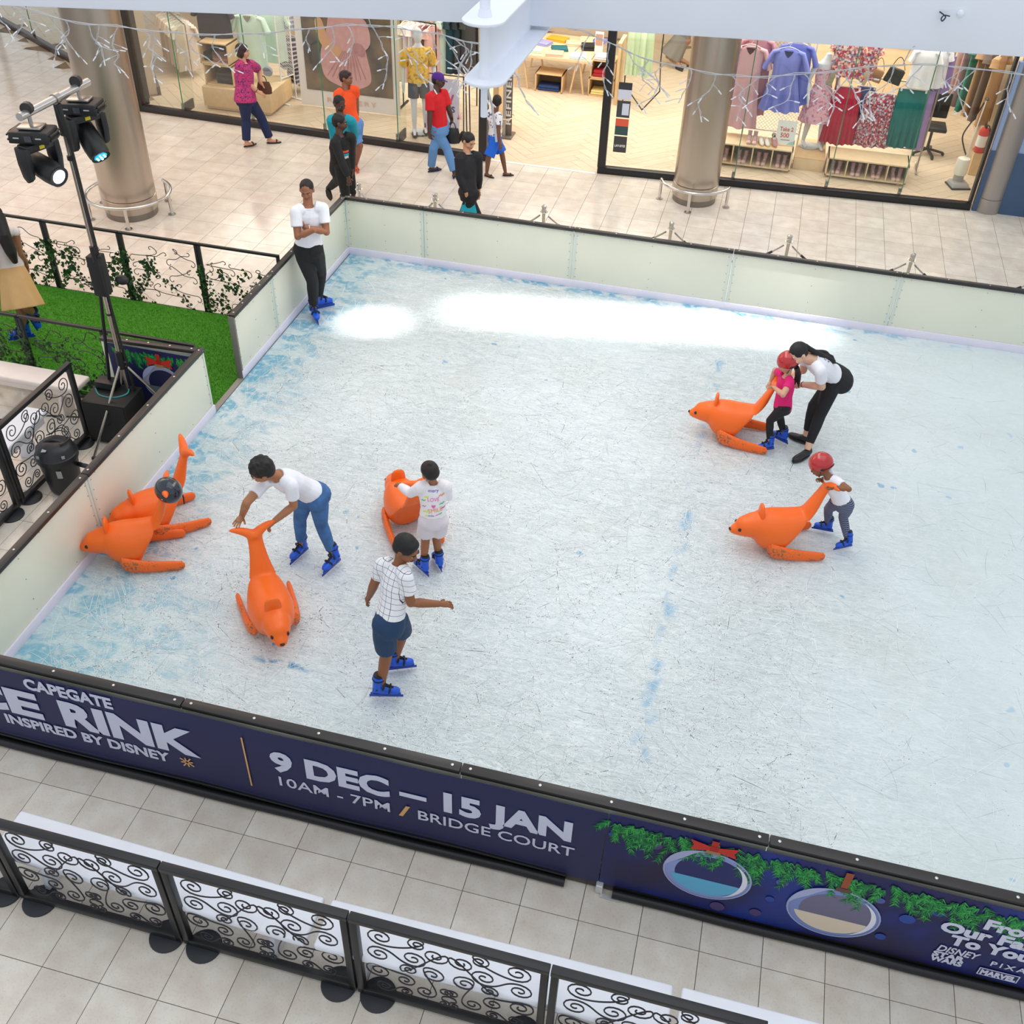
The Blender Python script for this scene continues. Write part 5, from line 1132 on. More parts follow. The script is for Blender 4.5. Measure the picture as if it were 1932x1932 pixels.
        if top.get('uv'):
            at = me.attributes.new('tor', 'FLOAT_VECTOR', 'POINT'); dat = []
            for v in me.vertices:
                p = v.co-J['pv']; dat += [p.dot(sr), p.dot(fwd), p.dot(up_)]
            at.data.foreach_set('vector', dat)
        bv = BVHTree.FromPolygons([v.co.copy() for v in me.vertices], [tuple(p.vertices) for p in me.polygons])
        shirt = skin_obj(top.get('name', 'shirt'), me, tm, t)
        PEOPLE[key] = dict(t=t, J=J, bv=bv, up=up_, fwd=fwd, sr=sr, Mh=Mh, hh=hh, shirt=shirt)
        cl_ = MB(); cp = ring(1.0, .046*k, .043*k, None, infl=inf*.3, n=20)
        cl_.tube([p-up_*.006*H+(fwd*0) for p in cp], .007*H/1.6*1.2, 6, closed=True); cl_.build('collar', fabric('collar_'+key, top.get('rib', 0xECEDF4 if top['col'] == 1 else top['col'])), shirt)
    else: PEOPLE[key] = dict(t=t, J=J, up=up_, fwd=fwd, sr=sr, Mh=Mh, hh=hh)
    if bottom.get('col') is not None:
        inf = bottom.get('infl', .010)*(H/1.6); pm = MB(); kd = bottom['kind']
        top_f = bottom.get('waist', .12)
        if kd != 'skirt':
            pm.loft([ring(f, w*k, d*k, None, infl=inf) for f, w, d in ((-.25, .078, .066), (-.15, .094, .074), (-.1, .095, .074), (.0, .094, .072), (top_f, .088, .066))])
            ln = bottom.get('len', .93)
            for S_ in 'LR':
                hp, kk, aa = J['h'+S_], J['k'+S_], J['a'+S_]; fl = bottom.get('flare', 0)
                pm.ell(hp, (th*1.02+inf,)*3)
                if ln <= .5: e_ = hp.lerp(kk, ln*2); chain(pm, [hp+up_*.02, hp.lerp(e_, .5), e_], [th+inf, th*.98+inf*1.3, (th-(th-kn)*ln*1.6)+inf*1.9+fl])
                else:
                    e_ = kk.lerp(aa, (ln-.5)*2); pm.ell(kk, (kn+inf,)*3)
                    chain(pm, [hp+up_*.02, hp.lerp(kk, .3), hp.lerp(kk, .65), kk, kk.lerp(e_, .35), kk.lerp(e_, .75), e_], [th+inf, th+inf, .043*k+inf, kn+inf, cf+inf+fl*.3, .027*k+inf+fl*.7, an+inf*1.4+fl])
        else:
            dn = (J['kL']+J['kR'])/2; p0 = J['pv']+up_*.05*H; ax = (p0-dn).normalized(); rr = hr; fw2 = ax.cross(rr).normalized(); rr = fw2.cross(ax).normalized()
            rings = []
            for f, w, d in ((0, .088, .068), (.25, .108, .085), (.6, .125, .105), (.86, .14, .122), (1, .145, .13)):
                cc = p0.lerp(dn, f*bottom.get('len', .8)*1.15); rings.append([cc+rr*(w*k)*cos(q)*(1+.06*f*sin(q*7))+fw2*(d*k)*sin(q)*(1+.06*f*sin(q*7)) for q in [2*pi*i/48 for i in range(48)]])
            pm.loft(rings)
        me = blend(pm, max(vox, .0095), 4)
        tm = bottom.get('mat') or fabric('bottom_'+key, bottom['col'])
        skin_obj(bottom.get('name', kd), me, tm, t)
    for S_ in 'LR':
        a, tt = J['a'+S_], J['t'+S_]
        if feet[0] == 'skate': skate(t, a, tt, H*(1.12 if child else 1.), None if (key, S_) != ('skirt', 'R') else (tt-a), 1 if S_ == 'R' else -1, J['k'+S_])
        elif feet[0] in ('shoe', 'lift', 'sandal'): shoe(t, a, tt, H, mat('shoe_'+key, feet[1], .5), feet[0])
    return t
def stick(key, ob, ray=(0, 0, 0), off=.004):
    """press a flat print (built in the world) onto the garment surface"""
    D = PEOPLE[key]; d = Vector(ray).normalized(); W_ = root_inv(D['t']).inverted(); I = W_.inverted()
    bm = bmesh.new(); bm.from_mesh(ob.data); bmesh.ops.triangulate(bm, faces=bm.faces[:])
    bmesh.ops.subdivide_edges(bm, edges=[e for e in bm.edges if e.calc_length() > .02], cuts=1)
    for v in bm.verts:
        p = W_ @ v.co; h = D['bv'].ray_cast(p-d*.5, d)
        if h[0] is not None: v.co = I @ (h[0]-d*off)
    bm.to_mesh(ob.data); bm.free(); ob.data.shade_flat(); return ob
def ptext(key, body, m, center_f, size, width, back=False, dx=0., rot=0., bold=.0, name='print'):
    D = PEOPLE[key]; n = -D['fwd'] if back else D['fwd']; x = D['sr'] if back else -D['sr']
    u = D['up']; x = (x*cos(rot)+u*sin(rot)); yv = n.cross(x)
    o = D['J']['pv'].lerp(D['J']['nk'], center_f)+n*.3+(D['sr'] if back else -D['sr'])*dx-x*width/2
    t_ = text(name, body, m, D['shirt'], basis(x, yv, n, o), size, bold, 0, width)
    return stick(key, t_, -n)
def pblob(key, pts, m, center_f, back=False, dx=0., sc=1., name='print'):
    D = PEOPLE[key]; n = -D['fwd'] if back else D['fwd']; x = D['sr'] if back else -D['sr']; yv = n.cross(x)
    o = D['J']['pv'].lerp(D['J']['nk'], center_f)+n*.3+x*dx
    b = MB(); b.add([o+x*p[0]*sc+yv*p[1]*sc for p in pts], [tuple(range(len(pts)))]); ob = b.build(name, m, D['shirt'], smooth=0)
    return stick(key, ob, -n)
def pattern_mat(name, kind, cols, scale=1.):
    m = mat(name, cols[0], .8, bump=.25, bscale=14); nt = m.node_tree; b = nt.nodes['Principled BSDF']; L = nt.links.new
    tc = node(nt, 'TexCoord')
    if kind == 'blots':
        v = node(nt, 'TexNoise', i_Scale=scale, i_Detail=2., i_Distortion=1.2); L(tc.outputs['Object'], v.inputs['Vector'])
        r = node(nt, 'ValToRGB'); r.color_ramp.interpolation = 'CONSTANT'; e = r.color_ramp.elements
        e[0].position, e[0].color = 0, C(cols[0]); e[1].position, e[1].color = .5, C(cols[1])
        for i, q in enumerate(cols[2:]): e.new(.56+.05*i).color = C(q)
        L(v.outputs[0], r.inputs[0]); L(r.outputs[0], b.inputs['Base Color'])
    if kind == 'cells':
        v = node(nt, 'TexVoronoi', i_Scale=scale); L(tc.outputs['Object'], v.inputs['Vector'])
        sp = node(nt, 'SeparateColor'); L(v.outputs['Color'], sp.inputs[0]); r = node(nt, 'ValToRGB'); r.color_ramp.interpolation = 'CONSTANT'; e = r.color_ramp.elements
        n = len(cols); e[0].position, e[0].color = 0, C(cols[0]); e[1].position, e[1].color = 1/n, C(cols[1])
        for i, q in enumerate(cols[2:]): e.new((i+2)/n).color = C(q)
        L(sp.outputs[0], r.inputs[0]); L(r.outputs[0], b.inputs['Base Color'])
    if kind in ('grid', 'stripes'):
        at = node(nt, 'Attribute', attribute_name='tor'); sp = node(nt, 'SeparateXYZ'); L((at.outputs['Vector'] if kind == 'grid' else tc.outputs['Object']), sp.inputs[0]); outs = []
        for i in ((0, 2) if kind == 'grid' else (2,)):
            q = node(nt, 'Math', operation='MULTIPLY', i_1=scale); L(sp.outputs[i], q.inputs[0]); f = node(nt, 'Math', operation='FRACT'); L(q.outputs[0], f.inputs[0])
            l = node(nt, 'Math', operation='LESS_THAN', i_1=.065 if kind == 'grid' else .38); L(f.outputs[0], l.inputs[0]); outs.append(l.outputs[0])
        if len(outs) == 2: mx = node(nt, 'Math', operation='MAXIMUM'); L(outs[0], mx.inputs[0]); L(outs[1], mx.inputs[1]); o = mx.outputs[0]
        else: o = outs[0]
        c = node(nt, 'MixRGB'); c.inputs[1].default_value = C(cols[0]); c.inputs[2].default_value = C(cols[1]); L(o, c.inputs[0]); L(c.outputs[0], b.inputs['Base Color'])
    return m
WHITE_T = fabric('white_tee', 0xECEDF4, .3); DENIM = mat('denim', 0x3D6AA0, .8, var=.3, scale=9, bump=.4, bscale=16); BLACKC = fabric('black_cloth', 0x17181C, .3)
person('bend', 'boy in white polo and blue jeans bending over an orange seal aid', 1.47, 0xA8724F, (-.80, -.42, -.42), ('full', 0x14100F), dict(col=1, mat=WHITE_T, sleeve=.62, hem=-.14, name='polo_shirt', infl=.014), dict(kind='pants', col=1, mat=DENIM, name='jeans', len=.90, infl=.012), ('skate',), vox=.007, curl=(.7, .25), pn=((-.2, 0, -1), (-.2, .2, -1)))
person('girl', 'small girl in white graffiti sweatshirt and shorts seen from behind', 1.16, 0x9A6443, (-.72, .62, -.28), ('bun', 0x1E1512), dict(col=1, mat=fabric('sweat_white', 0xEFEBF0, .35), sleeve=1.9, hem=.10, infl=.022, name='sweatshirt'), dict(kind='shorts', col=0xDCD3DA, len=.32, infl=.016, flare=.012), ('skate',), child=True, vox=.007, curl=(.8, .8), pn=((0, .3, -1), (0, .3, -1)))
person('grid', 'boy in white checked shirt and denim shorts skating to the right', 1.50, 0x8C5838, (.86, -.22, -.42), ('short', 0x0F0C0C), dict(col=1, mat=pattern_mat('check_cloth', 'grid', (0xECECF2, 0x2C3050), 21.), uv=1, sleeve=.60, hem=-.14, infl=.016, name='checked_shirt'), dict(kind='shorts', col=0x1C3A5E, len=.44, infl=.016, name='denim_shorts'), ('skate',), vox=.007, curl=(.5, .45), pn=((.6, .3, -.3), (0, .2, -1)))
person('staff', 'man in white tee and black trousers standing with folded arms', 1.74, 0x9B6547, (.22, -.93, -.28), ('crop', 0x1A1413), dict(col=1, mat=WHITE_T, sleeve=.62, hem=-.10, infl=.015, name='t_shirt'), dict(kind='pants', col=1, mat=BLACKC, name='joggers', len=.92, infl=.014), ('skate',), vox=.008, curl=(.5, .5), pn=((0, 1, 0), (0, -1, 0)), nohands=('R',))
person('pink', 'small girl in pink tee and red helmet pushing a seal aid', 1.12, 0xCB9C7E, (-.86, -.30, -.40), ('sleek', 0x1D1412), dict(col=0xD8146E, sleeve=.55, hem=-.16, infl=.013, name='t_shirt'), dict(kind='leggings', col=1, mat=BLACKC, len=.92, infl=.006), ('skate',), child=True, vox=.007, curl=(.8, .8), pn=((-.5, .2, -1), (-.5, -.2, -1)))
person('coach', 'woman in white tee and black jeans bending down to help a girl', 1.70, 0xDCB096, (-.60, -.62, -.50), ('pony', 0x151216), dict(col=1, mat=WHITE_T, sleeve=.62, hem=-.02, infl=.011, name='t_shirt', prof=[(-.20, .084, .066), (-.08, .092, .070), (.10, .080, .060), (.34, .068, .052), (.62, .080, .062), (.82, .082, .058), (.93, .064, .048), (1.0, .038, .038)]), dict(kind='pants', col=1, mat=BLACKC, name='jeans', len=.90, infl=.007, waist=.2), ('shoe', 0x18181B), vox=.0075, curl=(.35, .6), pn=((.2, .6, .8), (0, -1, 0)), bulk=.96)
person('kid', 'toddler in white tee and striped trousers wearing a red helmet', 1.02, 0x8C5A3C, (-.86, -.12, -.50), ('none', 0x15100F), dict(col=1, mat=WHITE_T, sleeve=.50, hem=-.18, infl=.014, name='t_shirt'), dict(kind='pants', col=1, mat=pattern_mat('stripe_cloth', 'stripes', (0x2B3350, 0x8C93AE), 60.), name='trousers', len=.92, infl=.014), ('skate',), child=True, vox=.007, curl=(1.0, .8), pn=((-.5, .5, -1), (0, 0, -1)))
person('skirt', 'long-haired woman in beige shorts walking on the turf in skates', 1.66, 0x9A6A50, (-.9, .3, -.05), ('long', 0x120D0D), dict(col=0xDCCFCB, sleeve=.02, hem=.12, infl=.006, name='vest_top'), dict(kind='skirt', col=0xC9A06A, len=.86, name='beige_shorts'), ('skate',), vox=.009)
person('magenta', 'woman in pink and navy floral blouse walking past the left shop window', 1.64, 0xC9957A, (.93, .22, -.08), ('bob', 0x2B1C18), dict(col=1, mat=pattern_mat('floral_pink', 'blots', (0xC8386E, 0xA83078, 0x2C2468), 48.), sleeve=.72, hem=-.13, infl=.018, flare=.03, rib=0x8A2A72, name='blouse'), dict(kind='pants', col=0x16244E, len=.97, infl=.013, flare=.012, name='jeans'), ('sandal', 0x1D1A1C), bulk=1.16, vox=.010)
person('orange', 'woman in orange top and blue denim shorts behind the turquoise blouse', 1.64, 0x8A5840, (.95, -.05, -.05), ('short', 0x2A141C), dict(col=0xF0521E, sleeve=.40, hem=-.16, infl=.014, name='top'), dict(kind='shorts', col=0x5C8CC8, len=.47, infl=.012, name='denim_shorts'), ('sandal', 0xE2532E), bulk=1.12, vox=.010)
person('teal', 'short-haired woman in turquoise blouse between two walking women', 1.60, 0x4F3328, (.75, -.52, -.30), ('crop', 0x0E0B0B), dict(col=0x1197AC, sleeve=1.5, hem=-.34, infl=.018, flare=.03, name='blouse'), dict(kind='pants', col=1, mat=BLACKC, len=.95), ('shoe', 0x131316), vox=.010)
person('black', 'woman in black printed sweatshirt walking along the far boards', 1.60, 0x553629, (.90, .25, -.12), ('bun', 0x0D0B0C), dict(col=1, mat=BLACKC, sleeve=1.92, hem=-.18, infl=.018, rib=0x17181C, name='sweatshirt'), dict(kind='pants', col=0x121419, len=.93, infl=.014), ('lift', 0x131316), vox=.010)
person('red', 'man in red polo and jeans with a purple cap carrying a black bag', 1.66, 0x4A3128, (.96, .10, -.12), ('crop', 0x0F0C0C), dict(col=0xC8101E, sleeve=.72, hem=-.22, infl=.020, name='polo_shirt'), dict(kind='pants', col=0x5E8CC0, len=.97, infl=.016, flare=.008, name='jeans'), ('sandal', 0x24305E), vox=.010)
person('guard', 'woman in black jacket and turquoise scarf walking behind the far boards', 1.58, 0xBE8C6C, (.80, -.48, -.34), ('sleek', 0x120F11), dict(col=1, mat=fabric('jacket_black', 0x17171C, .5), sleeve=1.92, hem=-.16, infl=.022, rib=0x17171C, name='jacket'), dict(kind='pants', col=0x121419, len=.93), ('shoe', 0x131316), vox=.010)
person('shorts', 'boy in white patterned tee and bright blue shorts at the shop entrance', 1.26, 0x6E4632, (-.35, .9, -.1), ('crop', 0x1B1310), dict(col=1, mat=pattern_mat('boy_tee', 'cells', (0xE4E4EA, 0xE4E4EA, 0xE4E4EA, 0xDADBE6, 0x60647C), 36.), sleeve=.60, hem=-.22, infl=.020, name='t_shirt'), dict(kind='shorts', col=0x1160D0, len=.46, infl=.020, flare=.012), ('sandal', 0x1B1B1E), child=True, vox=.009)
person('far', 'person in a grey skirt deep in the shop behind the middle column', 1.65, 0x9A6A4E, (0, 1, 0), ('short', 0x1A1412), dict(col=0x6E6A66, sleeve=1.5, hem=-.1), dict(kind='skirt', col=0x77736C, len=.9), ('shoe', 0x1A1718), vox=.012)
# ---- prints, helmets and what the people wear or carry
INK = mat('ink_navy', 0x2A2E52, .7)
ptext('staff', 'ice rink', INK, .66, .026, .075, dx=-.06)
for i, (s, sz, f) in enumerate((('CREW', .045, .80), ('ICE', .04, .70))): ptext('coach', s, INK, f, sz, .14, back=True, rot=0)
neon = [mat('neon_%d' % i, c, .7) for i, c in enumerate((0xF06AB0, 0xF9A067, 0x3FC46A, 0x4D46B8, 0xD8F03C, 0x9B3FA0))]
ptext('girl', 'LOVE', neon[0], .62, .05, .10, back=True); ptext('girl', 'SMILE', neon[1], .30, .06, .13, back=True, rot=.15, dx=.02)
ptext('girl', 'mery', neon[3], .86, .04, .09, back=True); ptext('girl', 'mle', neon[3], .19, .03, .05, back=True, dx=-.02)
heart = [(0, -1), (.9, .1), (.85, .65), (.45, .85), (0, .45), (-.45, .85), (-.85, .65), (-.9, .1)]
pblob('girl', heart, neon[0], .47, True, 0, .020)
strk = [(-1, -.4), (-.3, .1), (.1, -.3), (1, .5), (.9, .9), (.1, .2), (-.2, .6), (-1, .1)]
for cf, dx, n, s in ((.52, .075, 2, .022), (.30, -.065, 4, .026), (.72, -.06, 4, .02), (.75, .07, 1, .026), (.24, .06, 2, .016), (.38, .085, 5, .018), (.22, .03, 0, .014), (.45, -.08, 0, .016), (.62, -.085, 2, .018), (.20, -.06, 4, .016)):
    pblob('girl', strk, neon[n], cf, True, dx, s)
for cf, dx, c, s in ((.74, -.02, 0x189A5C, .05), (.60, .0, 0x18824C, .04), (.66, .045, 0xE4C41A, .03), (.80, .03, 0xE4C41A, .026), (.45, -.02, 0x189A5C, .03)):
    pblob('kid', strk, mat('print_%06x' % c, c, .7), cf, True, dx, s)
for cf, c, w in ((.60, 0xE2543C, .10), (.50, 0x1FA4B8, .11), (.42, 0xD8DCE0, .10)):
    pblob('black', [(-w/2, -.018), (w/2, -.018), (w/2, .018), (-w/2, .018)], mat('print_%06x' % c, c, .7), cf, False, .0, 1.)
def helmet(key, m, off=.0):
    D = PEOPLE[key]; M, hh = D['Mh'], D['hh']; b = MB(); n, mm = 32, 14; vs, fs = [], []
    R = (.45*hh, .52*hh, .48*hh); c0 = Vector((0, -.05*hh, .10*hh))
    for j in range(mm+1):
        ph = pi/2-j/mm*(pi*.72)
        for i in range(n):
            a = 2*pi*i/n; ft = max(0, sin(a)); q = ph if ph > -.1 else max(ph, -.12-(1-ft**.5)*.75)
            vs.append(c0+Vector((R[0]*cos(q)*cos(a), R[1]*cos(q)*sin(a), R[2]*sin(q))))
    for j in range(mm):
        for i in range(n): fs.append((j*n+i, (j+1)*n+i, (j+1)*n+(i+1) % n, j*n+(i+1) % n))
    b.add(vs, fs, M); o = b.build('helmet', m, D['t'], solid=-.006)
    for s in (-1, 1):
        MB().ell((s*.455*hh, -.06*hh, -.10*hh), (.02*hh, .09*hh, .06*hh), M).build('ear_slot', SKATE_BLK, o)
        MB().tube([M @ Vector((s*.40*hh, .05*hh, -.2*hh)), M @ Vector((s*.25*hh, .18*hh, -.42*hh)), M @ Vector((0, .25*hh, -.50*hh))], .02*hh, 5).build('chin_strap', SKATE_BLK, o)
    MB().tube([M @ (c0+Vector((R[0]*1.0*cos(a)*.98, R[1]*sin(a)*.98, -.24*hh))) for a in [pi+pi*k/14 for k in range(15)]], .02*hh, 5).build('rim_pad', SKATE_BLK, o)
    return o
HRED = mat('helmet_red', 0xB5151B, .18, spec=.6, coat=.5)
helmet('pink', HRED); helmet('kid', HRED)
D = PEOPLE['pink']; R = random.Random(9); HMp = mat('hair_pink', 0x1D1412)
for q in range(7):
    p = D['Mh'] @ Vector((R.uniform(-.25, .25)*D['hh'], -.32*D['hh'], -.3*D['hh'])); d = D['J']['nk'].lerp(D['J']['pv'], R.uniform(.35, .55))-D['fwd']*(.10+R.random()*.03)+D['sr']*R.uniform(-.07, .05)
    MB().tube(spline([p, p.lerp(d, .45)-D['fwd']*.03+Vector((0, 0, .01)), d+Vector((R.gauss(0, .02), R.gauss(0, .02), 0))], 6), [.024, .026, .026, .024, .022, .02, .02, .018, .016, .014, .012, .008, .003], 7).build('hair_strand', HMp, D['t'])
D = PEOPLE['red']; M, hh = D['Mh'], D['hh']
b = MB(); b.lathe([(.385, -.02), (.39, .10), (.34, .28), (.20, .39), (0, .43)], 24, M @ Matrix.Translation((0, -.06*hh, .10*hh)) @ Matrix.Diagonal((hh, hh*1.12, hh, 1))); CAP = fabric('cap_purple', 0x4B1D86, .2)
cap = b.build('cap', CAP, D['t'])
MB().prism([(.30*cos(a), .30+.34*sin(a)) for a in [pi*k/12 for k in range(13)]], .08, .105, M @ Matrix.Diagonal((hh, hh, hh, 1)) @ rotm(-.12)).build('peak', CAP, cap)
def bangle(key, side, m, r=.020, f=.93):
    D = PEOPLE[key]; J = D['J']; p = J['e'+side].lerp(J['w'+side], f); d = (J['w'+side]-J['e'+side]); x, y, _ = frame(d)
    MB().tube([p+x*r*1.35*cos(a)+y*r*1.35*sin(a) for a in [2*pi*k/14 for k in range(14)]], .005, 6, closed=True).build('wristband', m, D['t'])
bangle('staff', 'L', mat('band_white', 0xE2E2E2, .5), .024); bangle('coach', 'L', mat('band_black', 0x151515, .4), .021); bangle('magenta', 'R', mat('band_black', 0x151515, .4), .024)
def bag(name, label, cat, p, w, h, d, m, rz=0):
    t = thing(name, label, cat, (p[0], p[1], p[2]-h), rz); M = T(p[0], p[1], p[2], rz)
    rings = [[(ww*w/2*cos(q)*(1.15 if abs(cos(q)) > .7 else 1), dd*d/2*sin(q), -z*h) for q in [2*pi*k/20 for k in range(20)]] for z, ww, dd in ((1, .75, .7), (.93, .98, 1), (.5, 1, 1), (.15, .82, .6), (0, .72, .35))]
    MB().loft(rings, M).build('bag_body', m, t)
    for s in (-1, 1): MB().tube(spline([(-.25*w, s*d*.12, -.02), (-.16*w, s*d*.10, .06), (0, s*d*.08, .09), (.16*w, s*d*.10, .06), (.25*w, s*d*.12, -.02)], 5), .006, 6, M).build('strap', m, t)
    return t
J = PEOPLE['red']['J']; bag('handbag', 'small black leather bag in the hand of the man in red', 'bag', J['fL']+Vector((.03, 0, -.05)), .20, .24, .12, mat('leather_black', 0x141417, .4), .3)
J = PEOPLE['guard']['J']; bag('shopping_bag', 'turquoise cloth bag held by the woman in the black jacket', 'bag', J['fR']+Vector((.01, 0, -.04)), .22, .30, .07, fabric('bag_turquoise', 0x12A0B8, .3), .4)
J = PEOPLE['magenta']['J']; o = bag('clutch_bag', 'brown purse held in front of the woman in the floral blouse', 'bag', J['fL']+Vector((.0, -.02, .10)), .22, .20, .07, mat('leather_brown', 0x5C3A26, .5), .2)
D = PEOPLE['guard']; MB().tube([D['J']['nk']+D['sr']*x+D['fwd']*y+D['up']*z for x, y, z in ((-.06, -.02, .0), (-.05, .05, -.01), (0, .085, -.06), (.05, .05, -.01), (.06, -.02, 0), (0, -.06, .02))], .016, 8, closed=True).build('scarf', fabric('scarf_teal', 0x1CA3B4, .3), D['t'])
MB().tube([D['J']['nk']+D['sr']*x+D['fwd']*y+D['up']*z for x, y, z in ((.0, .088, -.06), (.0, .11, -.16), (.0, .115, -.26))], [.014, .02, .012], 8, sy=.5).build('scarf_end', fabric('scarf_teal', 0x1CA3B4), D['t'])
D = PEOPLE['guard']; MB().tube(spline([D['Mh'] @ Vector((0, -.45*D['hh'], .15*D['hh'])), D['Mh'] @ Vector((0, -.62*D['hh'], .12*D['hh'])), D['Mh'] @ Vector((0, -.66*D['hh'], -.2*D['hh'])), D['Mh'] @ Vector((0, -.60*D['hh'], -.6*D['hh']))], 5), [.03]*12+[.024, .018, .010, .004], 8).build('ponytail', mat('hair_guard', 0x120F11), D['t'])
# ---- orange seal skating aids
ORG = mat('seal_orange', 0xF76C1C, .38, spec=.45, bump=.06, bscale=160)
def worn():
    m = mat('flipper_orange', 0xF76C1C, .45); nt = m.node_tree; b = nt.nodes['Principled BSDF']; tc = node(nt, 'TexCoord')
    n = node(nt, 'TexNoise', i_Scale=55., i_Detail=6.); nt.links.new(tc.outputs['Object'], n.inputs['Vector'])
    n2 = node(nt, 'TexNoise', i_Scale=6., i_Detail=3.); nt.links.new(tc.outputs['Object'], n2.inputs['Vector'])
    g = node(nt, 'NewGeometry'); sp = node(nt, 'SeparateXYZ'); nt.links.new(g.outputs['Normal'], sp.inputs[0])
    a = node(nt, 'Math', operation='MULTIPLY'); nt.links.new(n.outputs[0], a.inputs[0]); nt.links.new(n2.outputs[0], a.inputs[1])
    r = node(nt, 'MapRange', i_1=.29, i_2=.40); nt.links.new(a.outputs[0], r.inputs[0])
    mx = node(nt, 'MixRGB'); mx.inputs[1].default_value = C(0xF76C1C); mx.inputs[2].default_value = C(0x8A5E3C); nt.links.new(r.outputs[0], mx.inputs[0]); nt.links.new(mx.outputs[0], b.inputs['Base Color']); return m
WORN = worn()
def seal_proto(label):
    t = thing('seal_skating_aid', label, 'skating aid', (0, 0, 0), 0, 'orange seal skating aids on the ice'); m = MB()
    def ringx(x, z, ry, rz, tilt=0., n=20): return [(x-sin(q)*rz*sin(tilt), ry*cos(q), z+sin(q)*rz*cos(tilt)) for q in [2*pi*k/n for k in range(n)]]
    prof = [(.425, .222, .020, .018, 0), (.408, .225, .040, .036, 0), (.36, .240, .066, .066, 0), (.30, .264, .098, .100, 0), (.24, .276, .116, .118, .05), (.195, .272, .124, .130, .05), (.16, .252, .150, .165, .0), (.10, .232, .176, .200, 0), (.0, .220, .194, .216, 0), (-.09, .225, .190, .208, .1), (-.17, .265, .168, .190, .4), (-.235, .345, .134, .150, .7), (-.29, .45, .102, .108, .85), (-.332, .56, .080, .076, .95), (-.370, .66, .070, .056, 1.0), (-.40, .735, .070, .040, 1.05), (-.418, .785, .085, .026, 1.1)]
    pr_ = [[max(a, .006) if i_ in (2, 3) else a for i_, a in enumerate(list(u_)+list(w_))] for u_, w_ in zip(spline([p[:3] for p in prof], 3), spline([(p[3], p[4], 0) for p in prof], 3))]; m.loft([ringx(*p[:5], n=28) for p in pr_])
    m.ell((.29, 0, .268), (.09, .096, .100), None, 14, 10)
    # tail fluke
    for s in (-1, 1):
        m.tube([(-.40, 0, .735), (-.418, s*.06, .782), (-.428, s*.125, .812), (-.436, s*.18, .822), (-.44, s*.205, .824)], [.048, .042, .032, .020, .008], 12)
    me = blend(m, .009, 26); b = skin_obj('body', me, ORG, t)
    f = MB(); rr = []
    for z, wy, wx in ((.37, .075, .024), (.44, .072, .022), (.485, .062, .020), (.51, .040, .014), (.518, .015, .006)): rr.append([(.155+wx*cos(q), wy*sin(q)*1.0, z) for q in [2*pi*k/14 for k in range(14)]])
    f.loft(rr).build('back_grip', ORG, t)
    for s in (-1, 1):
        fm = MB(); rr = []
        for x, y, z, w, h in ((.085, .160, .130, .02, .04), (.06, .180, .120, .034, .075), (0, .198, .102, .034, .080), (-.12, .212, .080, .030, .068), (-.25, .219, .066, .027, .060), (-.38, .224, .057, .025, .054), (-.445, .225, .054, .021, .046), (-.465, .225, .052, .009, .020)):
            rr.append([(x, s*(y+w*cos(q)*abs(cos(q))**-.35 if abs(cos(q)) > .01 else y), z+h*.9*sin(q)*(abs(sin(q))+.02)**-.35) if False else (x, s*(y+w*cos(q)), max(.004, z+h*sin(q))) for q in [2*pi*k/16 for k in range(16)]])
        if s < 0: rr = [list(reversed(r)) for r in rr]
        fm.loft(rr).build('flipper', WORN, t)
        MB().ell((.348, s*.066, .272), (.019, .013, .020)).build('eye', mat('seal_eye', 0x241712, .35), t)
        MB().ell((.418, s*.012, .238), (.008, .008, .006)).build('nostril', mat('seal_eye', 0x241712), t)
    MB().ell((.425, 0, .235), (.010, .020, .012)).build('nose', mat('seal_eye', 0x241712), t)
    return t
def seal_at(label, nose, az, first=None):
    a = radians(az); loc = (nose[0]-.42*cos(a), nose[1]-.42*sin(a), .135)
    if first is None: return loc, a
    return dup(first, loc, a, label)
S0 = seal_proto('orange seal aid on the far right, pushed by the toddler in the red helmet')
loc, a = seal_at('', (4.755, 4.01), -161.6); S0.location = loc; S0.rotation_euler = (0, 0, a)
seal_at('orange seal aid held by the small girl in the pink tee', (4.145, 5.85), 179, S0)
seal_at('orange seal aid by the left boards with a dark helmet on its tail', (-.885, 2.10), -152.6, S0)
seal_at('orange seal aid parked behind another one by the left boards', (-.82, 2.44), -133, S0)
seal_at('orange seal aid facing the camera, its tail held by the bending boy', (1.34, 1.50), -53.6, S0)
seal_at('orange seal aid facing away, pushed by the girl in the graffiti sweatshirt', (1.44, 3.84), 127.7, S0)
# dark helmet hanging on the tail of the parked seal
hx, hy, hz = -.11, 2.48, .90
t = thing('helmet', 'glossy dark navy helmet hung over the tail of a parked seal', 'helmet', (hx, hy, hz-.1))
HN = mat('helmet_navy', 0x111A2C, .15, spec=.6, coat=.5); b = MB(); n, mm = 32, 14; vs, fs = [], []
for j in range(mm+1):
    ph = pi/2-j/mm*(pi*.68)
    for i in range(n):
        a = 2*pi*i/n; q = ph if ph > -.1 else max(ph, -.12-(1-max(0, sin(a))**.5)*.7); vs.append(Vector((.105*cos(q)*cos(a), .125*cos(q)*sin(a), .115*sin(q))))
for j in range(mm):
    for i in range(n): fs.append((j*n+i, (j+1)*n+i, (j+1)*n+(i+1) % n, j*n+(i+1) % n))
Mh_ = T(hx, hy, hz, radians(70), .1)
b.add(vs, fs, Mh_).build('shell', HN, t, solid=-.006)
MB().tube([Mh_ @ Vector(p) for p in ((.09, -.05, -.05), (.10, -.06, -.12), (.095, -.065, -.19))], .007, 6).build('chin_strap', SKATE_BLK, t)
for s in (-1, 1): MB().ell((s*.104, -.03, -.02), (.006, .010, .010), Mh_).build('rivet', SATIN, t)
